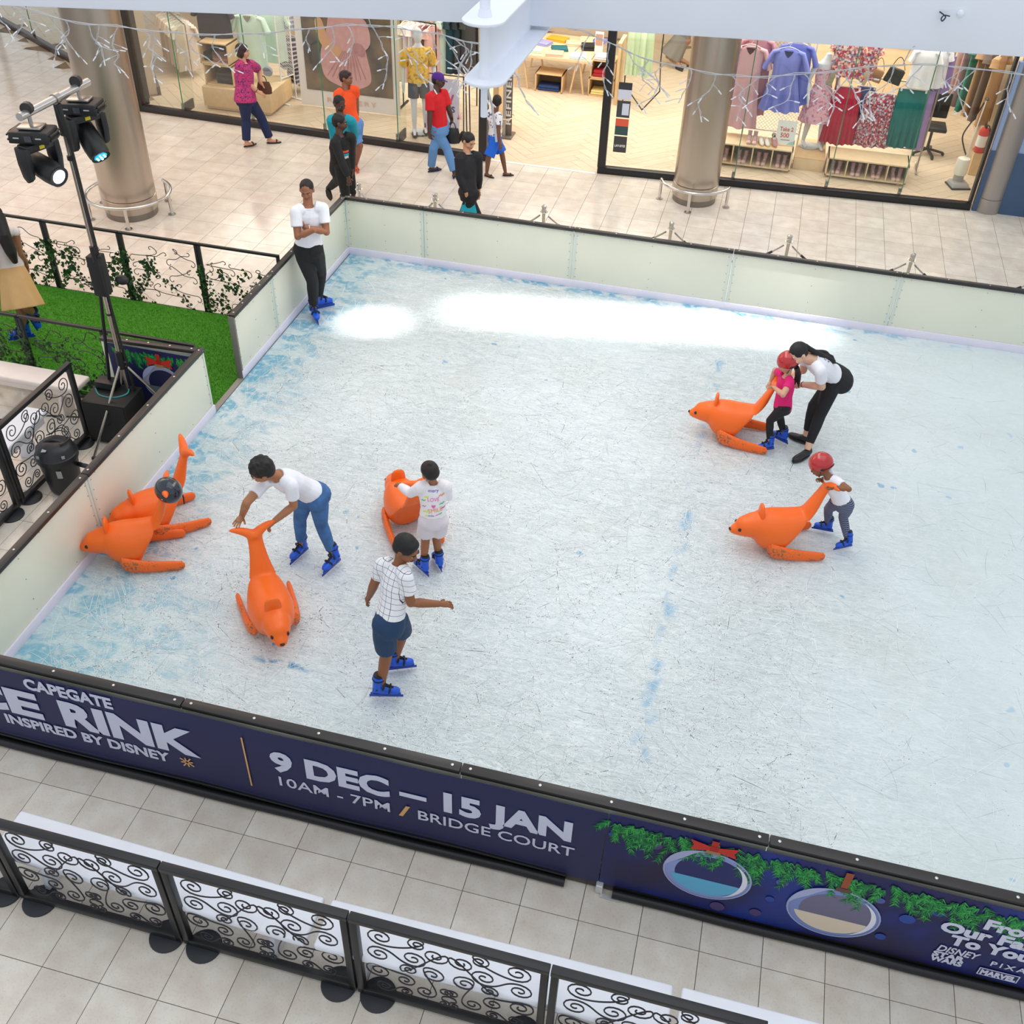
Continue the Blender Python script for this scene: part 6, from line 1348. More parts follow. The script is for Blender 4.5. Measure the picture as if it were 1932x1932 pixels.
# ================================================================ inside the shops
OAK = mat('oak_ply', 0xD9B98C, .5, var=.06, scale=12); OAKL = mat('pale_ply', 0xE6CDA6, .5, var=.05, scale=12); WIRE = mat('white_wire', 0xE4E4E4, .4); RAILB = mat('rack_black', 0x1B1B1D, .4)
HANG = mat('hanger_white', 0xE8E8E8, .4); MANQ = mat('mannequin_white', 0xD9DCE2, .3)
def cloth(c, pat=None, cols=None, sc=30): return pattern_mat('cloth_'+pat+'_%06x' % cols[0], pat, cols, sc) if pat else fabric('cloth_%06x' % c, c, .3)
def garment(name, label, cat, pos, w0, w1, length, m, depth=.10, pleats=9, amp=.06, sleeves=0., yaw=0., group=None, waist=None, hanger=True, vneck=None, trim=None):
    t = thing(name, label, cat, (pos[0], pos[1], pos[2]-length), yaw, group); M = T(pos[0], pos[1], pos[2], yaw); n = 56; rings = []
    R = random.Random(int(pos[0]*97+pos[2]*13)); ph = R.uniform(0, 6)
    for i in range(15):
        f = i/14; w = w0+(w1-w0)*f
        if waist: w = w0+(waist[1]-w0)*(f/waist[0]) if f < waist[0] else waist[1]+(w1-waist[1])*((f-waist[0])/(1-waist[0]))
        sh = 1. if sleeves == 0 and not vneck else min(1, .35+f*9)
        d = depth*(.35+.65*min(1, f*5))*(1+.5*f)
        a = amp*max(0, f-.12)
        rings.append([((w/2*sh)*cos(q)*(1+a*.5*sin(pleats*q+ph)), d/2*sin(q)*(1+a*3*sin(pleats*q+ph)), -length*f-(.012*sin(q*5+ph) if i == 14 else 0)) for q in [2*pi*k/n for k in range(n)]])
    MB().loft(rings, M).build('cloth', m, t)
    if sleeves:
        for s in (-1, 1):
            x0 = s*w0*.40; b = MB(); b.tube([(x0*.8, 0, -.035), (x0+s*.05, 0, -.06), (x0+s*sleeves*.45, -.01, -.06-sleeves*.55), (x0+s*sleeves*.62, -.015, -.06-sleeves*1.0)], [.05, .062, .072, .078], 16, M, sy=.6); b.build('sleeve', m, t)
    if vneck:
        MB().prism([(-.075, .004), (.075, .004), (.045, -.055), (0, -.10), (-.045, -.055)], 0, .004, M @ T(0, -depth*.42-.012, -.01, 0, pi/2-.12)).build('neckline', vneck, t)
    if trim: MB().tube([(x*w0/2, -depth*.3-.02, -length*.46) for x in (-.8, -.4, 0, .4, .8)], .012, 6, M).build('waist_seam', trim, t)
    if hanger:
        h = MB(); h.tube(spline([(-w0*.42, 0, -.03), (-w0*.2, 0, .012), (0, 0, .03), (w0*.2, 0, .012), (w0*.42, 0, -.03)], 4), .008, 6, M); h.tube(spline([(0, 0, .03), (0, 0, .06), (.02, 0, .085), (0, 0, .105), (-.02, 0, .09)], 4), .004, 5, M); h.build('hanger', HANG, t)
    return t
def folded(name, label, pos, w, d, h, m, rz=0, group=None, cat='clothes'):
    t = thing(name, label, cat, pos, rz, group); M = T(pos[0], pos[1], pos[2], rz)
    for k in range(2): MB().box((0, .004*k, h*(.25+.5*k)), (w*(1-.03*k), d*(1-.02*k), h*.49), M).build('fold', m, t, bevel=min(h*.2, .015), seg=3)
    return t
def stack(label, pos, w, d, cols, rz=0, h=.035):
    for k, c in enumerate(cols):
        folded('folded_garment', label % ['lowest', 'second', 'third', 'fourth', 'fifth', 'sixth'][k], (pos[0]+random.uniform(-.006, .006), pos[1], pos[2]+h*k+.001), w, d, h*.95, cloth(c), rz, label.replace('%s of ', '').replace('%s in ', ''))
def box_open(name, label, c, d, front=(), dividers=(), m=OAK, th=.022, back=True, cat='shelf'):
    t = thing(name, label, cat, c); x, y, z = c; w, dp, h = d
    for nm, cc, dd in (('bottom_panel', (x, y, z+th/2), (w, dp, th)), ('top_panel', (x, y, z+h-th/2), (w, dp, th)), ('side_panel', (x-w/2+th/2, y, z+h/2), (th, dp, h)), ('side_panel', (x+w/2-th/2, y, z+h/2), (th, dp, h))): MB().box(cc, dd).build(nm, m, t, bevel=.003)
    if back: MB().box((x, y+dp/2-th/2, z+h/2), (w-.01, th*.6, h-.01)).build('back_panel', mat('box_back', 0x8F7A62, .6), t)
    for f in dividers: MB().box((x-w/2+w*f, y, z+h/2), (th*.8, dp-.01, h-2*th)).build('divider', m, t)
    return t
# --- left shop: plywood plinth with two cubes, garments, wire stand
t = thing('plinth', 'low plywood plinth in the left shop window', 'plinth', (-4.93, 14.02, 0), .02); M = T(-4.93, 14.02, 0, .02)
MB().box((0, 0, .045), (1.22, .92, .05), M).build('base', OAK, t); MB().box((0, 0, .23), (1.30, .98, .33), M).build('body', OAK, t, bevel=.006); MB().box((0, 0, .40), (1.30, .98, .014), M).build('top_panel', OAKL, t, bevel=.003)
box_open('display_cube', 'plywood cube with grey folded clothes, standing on the left plinth', (-5.26, 13.86, .41), (.56, .46, .36)); stack('grey folded garment, %s in the lower plywood cube', (-5.20, 13.84, .435), .30, .30, (0x2E2C2C, 0x3A3A3C, 0x45454A, 0x2E2C2C, 0x3C3C40))
box_open('display_cube', 'plywood cube with brown folded clothes, topmost on the left plinth', (-5.30, 13.86, .775), (.56, .46, .36)); stack('brown folded garment, %s in the upper plywood cube', (-5.22, 13.84, .80), .30, .30, (0x9A6A58, 0xA87C68, 0x8A5A48, 0x6A4A3E, 0x5A4038)); stack('dark green folded garment, %s in the upper plywood cube', (-5.46, 13.86, .80), .18, .28, (0x1E2A24, 0x24322A, 0x1E2A24, 0x1A241F))
garment('shirt', 'large dark charcoal shirt hanging above the plywood cubes', 'shirt', (-5.42, 14.02, 1.72), .62, .66, .62, cloth(0x35313A), .16, 5, .03, .2)
garment('shirt', 'mint green shirt hanging in front of the white wire stand', 'shirt', (-4.80, 14.15, 1.52), .52, .56, .92, cloth(0xCBE3D4), .14, 6, .05, .22, vneck=mat('label_taupe', 0x8F8A7E, .6))
garment('shirt', 'mint green shirt hanging behind the front mint one', 'shirt', (-4.56, 14.45, 1.55), .50, .52, .88, cloth(0xBEDACB), .12, 6, .05, .2, .5)
garment('jacket', 'dark teal jacket hanging behind the mint shirts', 'jacket', (-4.72, 14.62, 1.72), .50, .5, .62, cloth(0x1F3E46), .12, 5, .03, .2)
def wire_stand(label, c, w, z0, z1, cell=.045, rz=0.):
    t = thing('wire_stand', label, 'display stand', (c[0], c[1], 0), rz); M = T(c[0], c[1], 0, rz)
    for x in (-w/2, w/2): MB().tube([(x, 0, 0.01), (x, 0, z1)], .014, 8, M).build('upright', WIRE, t)
    for z in (z0, z1): MB().tube([(-w/2, 0, z), (w/2, 0, z)], .010, 8, M).build('cross_bar', WIRE, t)
    g = MB(); n = int((w+z1-z0)/cell)
    for k in range(n):
        for s in (0, 1):
            a = -w/2+k*cell; x0, zz0 = (a, z0) if a < w/2 else (w/2, z0+a-w/2); x1 = max(-w/2, x0-(z1-zz0)); zz1 = zz0+(x0-x1)
            if zz1 > zz0+.01: g.tube([((x0 if s == 0 else -x0), 0, zz0), ((x1 if s == 0 else -x1), 0, zz1)], .0028, 4, M)
    g.build('wire_mesh', WIRE, t, kind='stuff')
    for x in (-w/2, w/2): MB().box((x, 0, .01), (.05, .34, .02), M).build('foot', WIRE, t)
    return t
wire_stand('white wire stand between the mint shirts and the poster', (-4.30, 14.40), .34, .45, 1.95, .045, pi/2-.35)
o = thing('cap', 'grey blue cap hung on the white wire stand', 'cap', (-4.50, 14.05, .56)); M = T(-4.50, 14.02, .60, .2, -1.0)
MB().lathe([(.085, 0), (.09, .04), (.07, .09), (.03, .112), (0, .116)], 20, M).build('crown', cloth(0x8E9BB4), o); MB().prism([(.075*cos(a), -.05-.09*sin(a)) for a in [pi*k/10 for k in range(11)]], 0, .008, M).build('peak', cloth(0x8593AE), o)
MB().ell((0, 0, .118), (.01, .01, .005), M).build('button', cloth(0xC4CCD8), o)
for k, (y, z, c) in enumerate(((14.75, 1.72, 0x7F8798), (14.75, 1.05, 0x4A4650), (14.95, .72, 0x4A4C60))):
    garment('garment', ['grey striped shirts end of a rail, uppermost beside the poster', 'brown grey shirt on the middle rail beside the poster', 'navy grey shirt on the lowest rail beside the poster'][k], 'shirt', (-4.38+.02*k, y, z), .40, .42, .52, pattern_mat('cloth_strip_%06x' % c, 'stripes', (c, 0xB0B4BE), 14.), .26, 7, .10, .1, .35)
box_open('shelf_unit', 'plywood shelf with folded clothes half hidden by the poster', (-4.15, 15.5, .0), (.7, .5, 1.75), back=True); 

for z in (.6, 1.15): MB().box((-4.15, 15.5, z), (.66, .48, .022)).build('shelf_board', OAKL, bpy.data.objects['shelf_unit'])
for k, (z, c, l) in enumerate(((.62, 0xD8D0C4, 'cream'), (.66, 0xC2B8AE, 'beige'), (1.17, 0x24262C, 'black'), (1.21, 0xD89A86, 'salmon'))): folded('folded_garment', l+' folded garment on the plywood shelf behind the poster', (-4.28, 15.4, z), .30, .32, .035, cloth(c))
# cream garments on a slanted rail by the beige wall
t = thing('clothes_rail', 'slanted silver clothes rail with cream shirts by the beige wall', 'rail', (-6.9, 15.5, 0)); MB().tube([(-7.5, 15.9, .98), (-6.55, 14.95, .98)], .012, 8).build('bar', SATIN, t)
for p in ((-7.5, 15.9), (-6.55, 14.95)): MB().tube([(p[0], p[1], 0.01), (p[0], p[1], .98)], .012, 8).build('upright', SATIN, t)
for k in range(8):
    x, y = -7.38+.105*k, 15.78-.105*k; c = (0xE6DED4, 0xDDD2C6, 0xEAE4DC, 0xD6C8BA)[k % 4]
    garment('shirt', 'cream shirt on the slanted rail, %s from the front' % ['eighth', 'seventh', 'sixth', 'fifth', 'fourth', 'third', 'second', 'first'][k], 'shirt', (x, y, .93), .40, .44, .80, cloth(c), .07, 5, .06, .14, .75, 'cream shirts on the slanted rail')
for k in range(4):
    garment('shirt', 'slate blue striped shirt on the wall rail, %s from the left' % ['first', 'second', 'third', 'fourth'][k], 'shirt', (-7.05+.17*k, 15.75-.05*k, 1.72), .36, .38, .62, pattern_mat('cloth_slate', 'stripes', (0x525870, 0x8D92A8), 20.), .10, 5, .05, .12, .5, 'slate shirts on the wall rail')
# poster
t = thing('poster', 'tall fabric poster of a pink dress with a white border', 'poster', (-3.06, 14.3, 0)); PY = 14.3
b = MB(); b.grid(lambda u, w: (-4.02+1.92*u, PY+.006*sin(u*19)*(1-w), .02+2.5*w), 30, 6); b.build('sheet', mat('poster_white', 0xE6E3E4, .7), t, solid=.004)
MP = T(0, PY-.008, 0, 0, pi/2)
def pp_(nm, pts, m, lay): return MB().prism(pts, 0, .0008, T(0, PY-.012-.0015*lay, 0, 0, pi/2)).build(nm, m, t, smooth=0)
gm = mat('poster_ground', 0x6C5F56, .7); nt = gm.node_tree; g = node(nt, 'NewGeometry'); n_ = node(nt, 'TexNoise', i_Scale=1.8, i_Detail=6.); nt.links.new(g.outputs['Position'], n_.inputs['Vector']); r_ = node(nt, 'ValToRGB'); e = r_.color_ramp.elements
e[0].position, e[0].color = .35, C(0x4A4648); e[1].position, e[1].color = .65, C(0x8A7458); nt.links.new(n_.outputs[0], r_.inputs[0]); nt.links.new(r_.outputs[0], nt.nodes['Principled BSDF'].inputs['Base Color'])
pp_('printed_ground', [(-3.88, .31), (-2.22, .31), (-2.22, 2.4), (-3.88, 2.4)], gm, 0)
DP = mat('poster_dress', 0xD2A2A6, .7, var=.08, scale=9); DS = mat('poster_dress_shade', 0xB8868C, .7); SKP = mat('poster_skin', 0xD6A685, .7)
sm2 = lambda pts: [tuple(p)[:2] for p in spline([(x, y, 0) for x, y in pts], 5, True)]
pp_('printed_dress', sm2([(-3.30, 2.3), (-2.95, 2.3), (-2.78, 1.7), (-2.70, 1.1), (-2.62, .62), (-2.75, .46), (-3.02, .40), (-3.32, .46), (-3.52, .60), (-3.56, .95), (-3.42, 1.35), (-3.34, 1.75)]), DP, 1)
pp_('printed_arm', sm2([(-3.62, 1.5), (-3.50, 1.55), (-3.40, 1.25), (-3.28, 1.02), (-3.34, .98), (-3.55, 1.15)]), SKP, 2)
pp_('printed_hand', sm2([(-3.36, 1.10), (-3.20, 1.12), (-3.14, 1.0), (-3.25, .93), (-3.36, 1.0)]), SKP, 3)
pp_('printed_arm', sm2([(-2.92, 2.0), (-2.72, 1.6), (-2.66, 1.30), (-2.76, 1.32), (-2.86, 1.6)]), SKP, 2)
pp_('printed_sleeve', sm2([(-2.84, 1.62), (-2.66, 1.56), (-2.60, 1.24), (-2.74, 1.08), (-2.86, 1.22)]), DP, 4)
pp_('printed_bow', sm2([(-2.96, 1.16), (-2.80, 1.20), (-2.70, 1.10), (-2.74, .98), (-2.88, 1.02)]), DS, 5)
for k in range(9): pp_('printed_fold', [(-3.46+.09*k, .52+.02*abs(k-4)), (-3.44+.09*k, .52+.02*abs(k-4)), (-3.12+.028*k, 1.05), (-3.13+.028*k, 1.05)], DS, 6)
text('lettering', 'REFINERY', mat('poster_letter', 0xDDB8AE, .6), t, T(-3.50, PY-.016, .12, 0, pi/2), .12, .001, .001, .95, space=1.3)
# racks right of the poster
t = thing('clothes_rail', 'black clothes rail with pastel dresses right of the poster', 'rail', (-1.9, 14.75, 0))
MB().tube([(-2.25, 14.9, 1.52), (-1.55, 14.75, 1.52)], .013, 8).build('bar', RAILB, t)
for p in ((-2.25, 14.9), (-1.55, 14.75)): MB().tube([(p[0], p[1], .01), (p[0], p[1], 1.52)], .013, 8).build('upright', RAILB, t); MB().box((p[0], p[1], .012), (.04, .5, .02)).build('foot', RAILB, t)
for k, (c, l) in enumerate(((0xE4D8CC, 'ivory'), (0xE9D6D4, 'blush'), (0xF0ECEC, 'white'), (0xC99C98, 'dusty pink'), (0x7C4E52, 'maroon'), (0xD8A9A4, 'rose'))):
    garment('dress', l+' dress on the black rail right of the poster', 'dress', (-2.16+.105*k, 14.87-.02*k, 1.46), .38, .46, .95 if k != 2 else .6, cloth(c), .09, 7, .08, .10, 1.2, 'pastel dresses right of the poster')
t = thing('clothes_rail', 'black clothes rail with dark garments behind the yellow shirt', 'rail', (-1.2, 15.2, 0))
MB().tube([(-1.55, 15.1, 1.6), (-.95, 15.3, 1.6)], .013, 8).build('bar', RAILB, t)
for p in ((-1.55, 15.1), (-.95, 15.3)): MB().tube([(p[0], p[1], .01), (p[0], p[1], 1.6)], .013, 8).build('upright', RAILB, t)
for k, (c, l) in enumerate(((0xC4D8CC, 'pale green'), (0x1C3C48, 'dark teal'), (0x20262E, 'black'), (0x3A3A3C, 'charcoal'))): garment('dress', l+' dress on the rail behind the yellow shirt', 'dress', (-1.46+.13*k, 15.12+.04*k, 1.55), .38, .42, .92, cloth(c), .10, 6, .06, .10, 1.0, 'dark garments behind the yellow shirt')
def mannequin(label, base, feet, H, yaw, top=None, lower=None, headed=True):
    t = thing('mannequin', label, 'mannequin', (base[0], base[1], base[2]), yaw); M = T(base[0], base[1], base[2], yaw); mb = MB(); k = H
    for s, (fx, fy) in zip((-1, 1), feet):
        hp = Vector((s*.055*k, 0, .52*k)); an = Vector((fx, fy, .045*k)); kn = hp.lerp(an, .5)+Vector((0, -.015*k, 0))
        chain(mb, [M @ p for p in (hp, hp.lerp(kn, .5), kn, kn.lerp(an, .35), an)], [.050*k, .042*k, .030*k, .031*k, .019*k]); capsule(mb, M @ an, M @ (an+Vector((0, -.08*k, -.030*k))), .022*k, .014*k)
        sh = Vector((s*.105*k, 0, .815*k)); el = Vector((s*.15*k, .02, .64*k)); wr = Vector((s*.155*k, -.06*k, .50*k)); chain(mb, [M @ p for p in (sh, sh.lerp(el, .5), el, wr)], [.030*k, .027*k, .023*k, .015*k]); capsule(mb, M @ wr, M @ (wr+Vector((0, -.02*k, -.07*k))), .018*k, .010*k)
    mb.loft([[M @ Vector((w*k*cos(q), d*k*sin(q), z*k)) for q in [2*pi*i/16 for i in range(16)]] for z, w, d in ((.47, .06, .05), (.52, .09, .065), (.60, .075, .055), (.72, .085, .06), (.80, .095, .055), (.835, .05, .04), (.87, .030, .030), (.89, .028, .028))])
    if headed: mb.ell((0, -.01, .945*k), (.048*k, .058*k, .07*k), M)
    skin_obj('body', blend(mb, .011, 3), MANQ, t)
    MB().lathe([(.17, 0), (.17, .012), (.02, .018)], 28, M @ Matrix.Translation((0, .04, 0))).build('stand_plate', mat('stand_glass', 0xB9C0C4, .1), t)
    return t, M
t, M = mannequin('white mannequin in a yellow floral shirt and grey shorts by the window', (-1.50, 13.62, .02), ((-.10, -.06), (.10, .05)), 1.72, .35)
YF_ = pattern_mat('yellow_floral', 'cells', (0xE6B640, 0xEBC050, 0xDDAA36, 0xB48E34), 30.); b = MB()
b.loft([[M @ Vector((w*cos(q), d*sin(q), z)) for q in [2*pi*i/24 for i in range(24)]] for z, w, d in ((.88, .195, .15), (1.05, .18, .135), (1.25, .175, .13), (1.38, .185, .12), (1.44, .10, .075))]); b.build('shirt', YF_, t)
for s in (-1, 1): MB().tube([M @ Vector(p) for p in ((s*.15, 0, 1.40), (s*.215, .01, 1.30), (s*.25, .02, 1.14))], [.065, .075, .08], 14).build('sleeve', YF_, t)
b = MB(); [b.tube([M @ Vector(p) for p in ((s*.08, 0, .93), (s*.09, -.01, .80), (s*.10, -.02, .62))], [.10, .10, .095], 14) for s in (-1, 1)]; b.build('shorts', cloth(0x5A585E), t)
for s, p in ((-1, (-.10, -.06)), (1, (.10, .05))): MB().prism([(p[0]+.05*cos(a)*(1), p[1]-.05+.13*sin(a)) for a in [2*pi*i/16 for i in range(16)]], 0, .035, M).build('sandal', mat('sandal_black', 0x1D1D20, .5), t)
# sale banner on a black easel
t = thing('sale_banner', 'lilac sale banner with pink letters on a black stand', 'banner', (-1.09, 13.62, 0)); SB = mat('sale_print', 0xD9D3E8, .6)
for x in (-1.42, -.72, -.66, -.60): MB().tube([(x, 13.66, .01), (x if x < -.7 else x-.03, 13.66+(.0 if x < -.7 else .02), 1.06)], .011, 8).build('leg', RAILB, t)
MB().tube([(-1.42, 13.66, 1.04), (-.66, 13.66, 1.04)], .011, 8).build('top_bar', RAILB, t); MB().tube([(-1.42, 13.5, .02), (-1.42, 13.85, .02)], .011, 8).build('foot_bar', RAILB, t); MB().tube([(-.66, 13.5, .02), (-.66, 13.85, .02)], .011, 8).build('foot_bar', RAILB, t)
MB().box((-1.09, 13.635, .53), (.60, .006, .92)).build('print_sheet', SB, t)
Q = lambda x, z: T(x, 13.628, z, 0, pi/2)
text('lettering', 'NEW', mat('sale_pink', 0xC95C9C, .6), t, Q(-1.32, .58), .22, .008, .001, .44); text('lettering', 'S', mat('sale_blue', 0x33448E, .6), t, Q(-.93, .44), .14, .004, .001)
for k in range(10):
    a = -.5+k*.32; MB().prism([(0, -.006), (.16, 0), (0, .006)], 0, .001, T(-.82 if k < 5 else -.84, 13.629, .34 if k < 5 else .12, 0, pi/2) @ rotm(0, 0, a+.5)).build('printed_leaf', mat('sale_pink2' if k < 5 else 'sale_blue2', 0xD27CB4 if k < 5 else 0x6E7CC0, .6), t, smooth=0)
MB().prism([(-.3, .0), (-.14, 0), (-.30, .3)], 0, .001, Q(-1.09, .08)).build('printed_field', mat('sale_pink3', 0xD9A8D0, .6), t, smooth=0)
# security pedestal with vertical lettering
t = thing('security_gate', 'slim dark pedestal with vertical white letters at the shop entrance', 'pedestal', (-.06, 14.0, 0)); GTM = mat('gate_taupe', 0x6E645C, .4)
MB().box((-.075, 14.02, .62), (.05, .16, 1.24)).build('light_edge', mat('gate_grey', 0xA8A29A, .4), t, bevel=.006); MB().box((.0, 14.0, .62), (.11, .03, 1.22)).build('sign_panel', GTM, t, bevel=.006)
MB().box((-.03, 14.03, .015), (.22, .34, .03)).build('foot', GTM, t, bevel=.006)
text('lettering', 'REFINERY', mat('gate_letter', 0xE8E6E2, .5), t, T(.035, 13.978, .22, 0, pi/2) @ rotm(0, 0, pi/2), .12, .003, .001, 1.02, space=1.15)
MB().tube(spline([(-.10, 13.92, .33), (.0, 13.86, .35), (.10, 13.95, .36), (.05, 14.10, .36), (-.08, 14.05, .35)], 5, True), .010, 6, closed=True).build('bumper_hoop', mat('hoop_cream', 0xE2CFAE, .4), t)
t = thing('divider_panel', 'plywood divider panel behind the entrance pedestal', 'panel', (-.30, 14.4, 0)); MB().box((-.28, 14.4, .65), (.10, .5, 1.3)).build('board', OAK, t, bevel=.005); MB().box((-.28, 14.4, .03), (.12, .52, .06)).build('plinth', DARKB, t)
# table on trestles with folded clothes
t = thing('display_table', 'plywood table on trestles heaped with folded clothes', 'table', (.2, 17.2, 0)); TZ = .66
MB().box((.18, 17.25, TZ-.03), (1.55, 1.5, .06)).build('tabletop', OAKL, t, bevel=.005)
for x in (-.42, .68):
    for y in (16.6, 17.9):
        for s in (-1, 1): MB().bar((x+s*.03, y, TZ-.06), (x+s*.13, y, .0), .03, .03).build('leg', OAK, t)
for k, (x, y, c, l, w) in enumerate(((-.25, 16.75, 0xBFDCC4, 'mint green', .36), (.20, 16.66, 0xE8B79E, 'peach', .34), (.66, 16.66, 0xD3E2E6, 'pale blue', .32), (.22, 17.0, 0x1E6670, 'dark teal', .32), (-.18, 17.25, 0x9A9CD2, 'lavender', .34), (.05, 17.6, 0xF0A028, 'bright orange', .4), (.42, 17.42, 0xE6C3A6, 'sand', .34), (.80, 17.25, 0x232326, 'black', .40), (.62, 17.75, 0xE9DDA8, 'pale yellow', .3), (.86, 17.75, 0x8A84D0, 'violet', .26))):
    folded('folded_garment', l+' folded garment on the trestle table', (x, y, TZ+.001), w, .28, .05 if l != 'black' else .09, cloth(c), random.uniform(-.3, .3))
box_open('display_crate', 'plywood crate with blue jeans under the trestle table', (.14, 16.72, 0), (.54, .42, .34)); folded('folded_garment', 'navy blue jeans folded inside the crate under the table', (.14, 16.66, .024), .42, .32, .09, cloth(0x1E3566))
box_open('display_cube', 'plywood cube with yellow clothes, lowest at the right of the table', (1.15, 16.80, 0), (.50, .42, .33)); folded('folded_garment', 'pale yellow folded garment in the lowest cube right of the table', (1.12, 16.75, .024), .34, .30, .08, cloth(0xE6D48C))
box_open('display_cube', 'plywood cube with red clothes, second at the right of the table', (1.16, 16.80, .335), (.48, .42, .33)); folded('folded_garment', 'red folded garment in the upper cube right of the table', (1.14, 16.75, .36), .34, .30, .12, cloth(0xA81F28))
folded('folded_garment', 'white folded garment on top of the cubes right of the table', (1.14, 16.75, .67), .34, .30, .06, cloth(0xE4E4EA))
t = thing('price_stand', 'white price stand on the trestle table', 'stand', (.98, 17.0, TZ)); MB().box((.98, 17.0, TZ+.20), (.16, .02, .40)).build('sign_board', mat('sign_white', 0xE9E4E2, .5), t); MB().box((.98, 16.985, TZ+.26), (.13, .004, .2)).build('picture', mat('sign_pic', 0xB8907C, .6), t); MB().box((.98, 17.0, TZ+.008), (.18, .10, .016)).build('base', OAKL, t)
t = thing('side_panel', 'plywood side board beside the green dresses', 'panel', (1.50, 16.5, 0)); MB().box((1.50, 16.5, .55), (.05, .55, 1.1)).build('board', OAK, t, bevel=.004); MB().box((1.50, 16.5, 1.11), (.07, .57, .02)).build('cap', OAKL, t)
t = thing('geometric_rail', 'black angular clothes rail that holds the green dresses', 'rail', (1.8, 16.4, 0))
for a, b in (((1.62, 16.4, 1.45), (2.25, 16.4, 1.45)), ((1.62, 16.4, 1.45), (1.62, 16.4, .02)), ((2.25, 16.4, .85), (2.35, 15.9, .45)), ((2.35, 15.9, .45), (2.05, 16.0, .05)), ((2.05, 16.0, .05), (1.62, 16.4, .35)), ((2.25, 16.4, 1.45), (2.25, 16.4, .85))): MB().tube([a, b], .012, 8).build('tube', RAILB, t)
for k, x in enumerate((1.70, 1.80, 1.92, 2.02)): garment('dress', 'sage green dress on the angular rail, %s from the left' % ['first', 'second', 'third', 'fourth'][k], 'dress', (x, 16.32, 1.40), .16, .2, .82, cloth((0xBED2AE, 0xB4CAA4, 0xC4D8B4, 0xAEC49E)[k]), .16, 5, .10, 0, .1, 'sage green dresses')
# --- right shop: shoe benches, platform, dresses, skirts
def boot(label, p, rz, m, group=None, kind='boot'):
    t = thing('boot' if kind == 'boot' else 'shoe', label, 'shoe', p, rz, group); M = T(*p, rz); s = .24/.27; b = MB(); rings = []
    for y, w, z1 in ((.075, .020, .07), (.07, .033, .10), (.03, .038, .105), (-.02, .037, .088), (-.07, .042, .064), (-.12, .044, .054), (-.165, .034, .046), (-.186, .016, .032)): rings.append([(w*cos(q)*s, y*s, (.012+z1/2+z1/2*sin(q))*s) for q in [2*pi*k/14 for k in range(14)]])
    b.loft(rings, M).build('upper', m, t)
    if kind == 'boot':
        MB().tube([(0, .045*s, .08*s), (0, .048*s, .14*s), (0, .055*s, .19*s)], [.040*s, .038*s, .042*s], 14, M).build('shaft', m, t); MB().ell((0, -.135*s, .036*s), (.046*s, .055*s, .034*s), M).build('toe_cap', mat('toe_cap_peach', 0xE3BFAE, .4), t)
        for k in range(4): MB().tube([(-.022*s, (-.055+.026*k)*s, (.086+.012*k)*s), (.022*s, (-.055+.026*k)*s, (.088+.012*k)*s)], .003*s, 5, M).build('lace', mat('lace_white', 0xE6DEDA, .6), t)
    else: MB().ell((0, .02*s, .10*s), (.030*s, .045*s, .02*s), M).build('opening', mat('shoe_inside', 0xD8C8B0, .7), t)
    MB().prism([(.048*s*sin(q), (-.055+.14*cos(q))*s) for q in [2*pi*k/18 for k in range(18)]], 0, .016*s, M).build('sole', mat('sole_'+m.name, 0xD9A84C if kind == 'slip' else 0xD6C6C0, .6), t)
    return t
MAUVE = mat('shoe_mauve', 0xB9929A, .5); GUM = mat('shoe_pearl', 0xE2DED8, .4); PINKS = mat('shoe_dusty', 0xA97F86, .5); ZEB = pattern_mat('shoe_zebra', 'blots', (0x1C1C20, 0xDCDCE0), 40.)
ordn = ['first', 'second', 'third', 'fourth']
def shoe_bench(label, c, w, h, dp, which):
    t = box_open('shoe_bench', label, c, (w, dp, h), (), (.25, .5, .75), OAKL, .024, True, 'bench')
    for x in (-w*.42, w*.42): MB().box((c[0]+x, c[1], c[2]-.02), (.05, dp*.8, .04)).build('skid', OAK, t)
    proto = None
    for k in range(4):
        for s in (-1, 1):
            p = (c[0]-w/2+w*(k+.5)/4+s*.052, c[1]-dp*.20, c[2]+.024); lab = '%s mauve boot in the %s compartment of the %s shoe bench' % ('left' if s < 0 else 'right', ordn[k], which)
            if proto is None: proto = boot(lab, p, 0, MAUVE, 'mauve boots in the shoe benches')
            else: dup(proto, p, -.08*s+random.uniform(-.1, .1), lab)
shoe_bench('pale plywood shoe bench beside the middle column, with shoes on top', (4.22, 14.16, .04), 1.30, .34, .52, 'left')
shoe_bench('pale plywood shoe bench under the hanging skirts', (6.09, 14.20, .04), 1.30, .30, .52, 'right')
t = thing('platform', 'low plywood platform between the two shoe benches', 'platform', (5.16, 14.6, 0)); MB().box((5.16, 14.62, .095), (.50, .95, .19)).build('body', OAKL, t, bevel=.004); MB().box((5.16, 14.62, .196), (.50, .95, .012)).build('top_panel', OAK, t)
for lab, x, m, kd in (('left mauve boot on top of the left shoe bench', 4.12, MAUVE, 'boot'), ('right mauve boot on top of the left shoe bench', 4.215, MAUVE, 'boot'), ('left white slip-on with gum sole on the shoe bench', 4.315, GUM, 'slip'), ('right white slip-on with gum sole on the shoe bench', 4.41, GUM, 'slip'), ('dusty pink shoe on the shoe bench beside the sale card', 4.53, PINKS, 'slip'), ('black and white patterned sandal at the back of the shoe bench', 4.52, ZEB, 'slip')):
    boot(lab, (x, 14.10 if 'back' not in lab else 14.34, .381), .25 if x > 4.3 else 0, m, None, kd)
t = thing('sale_card', 'white sale card reading Take 2 on the left shoe bench', 'sign', (4.70, 14.13, .38)); M = T(4.70, 14.10, .38, .05, -.16)
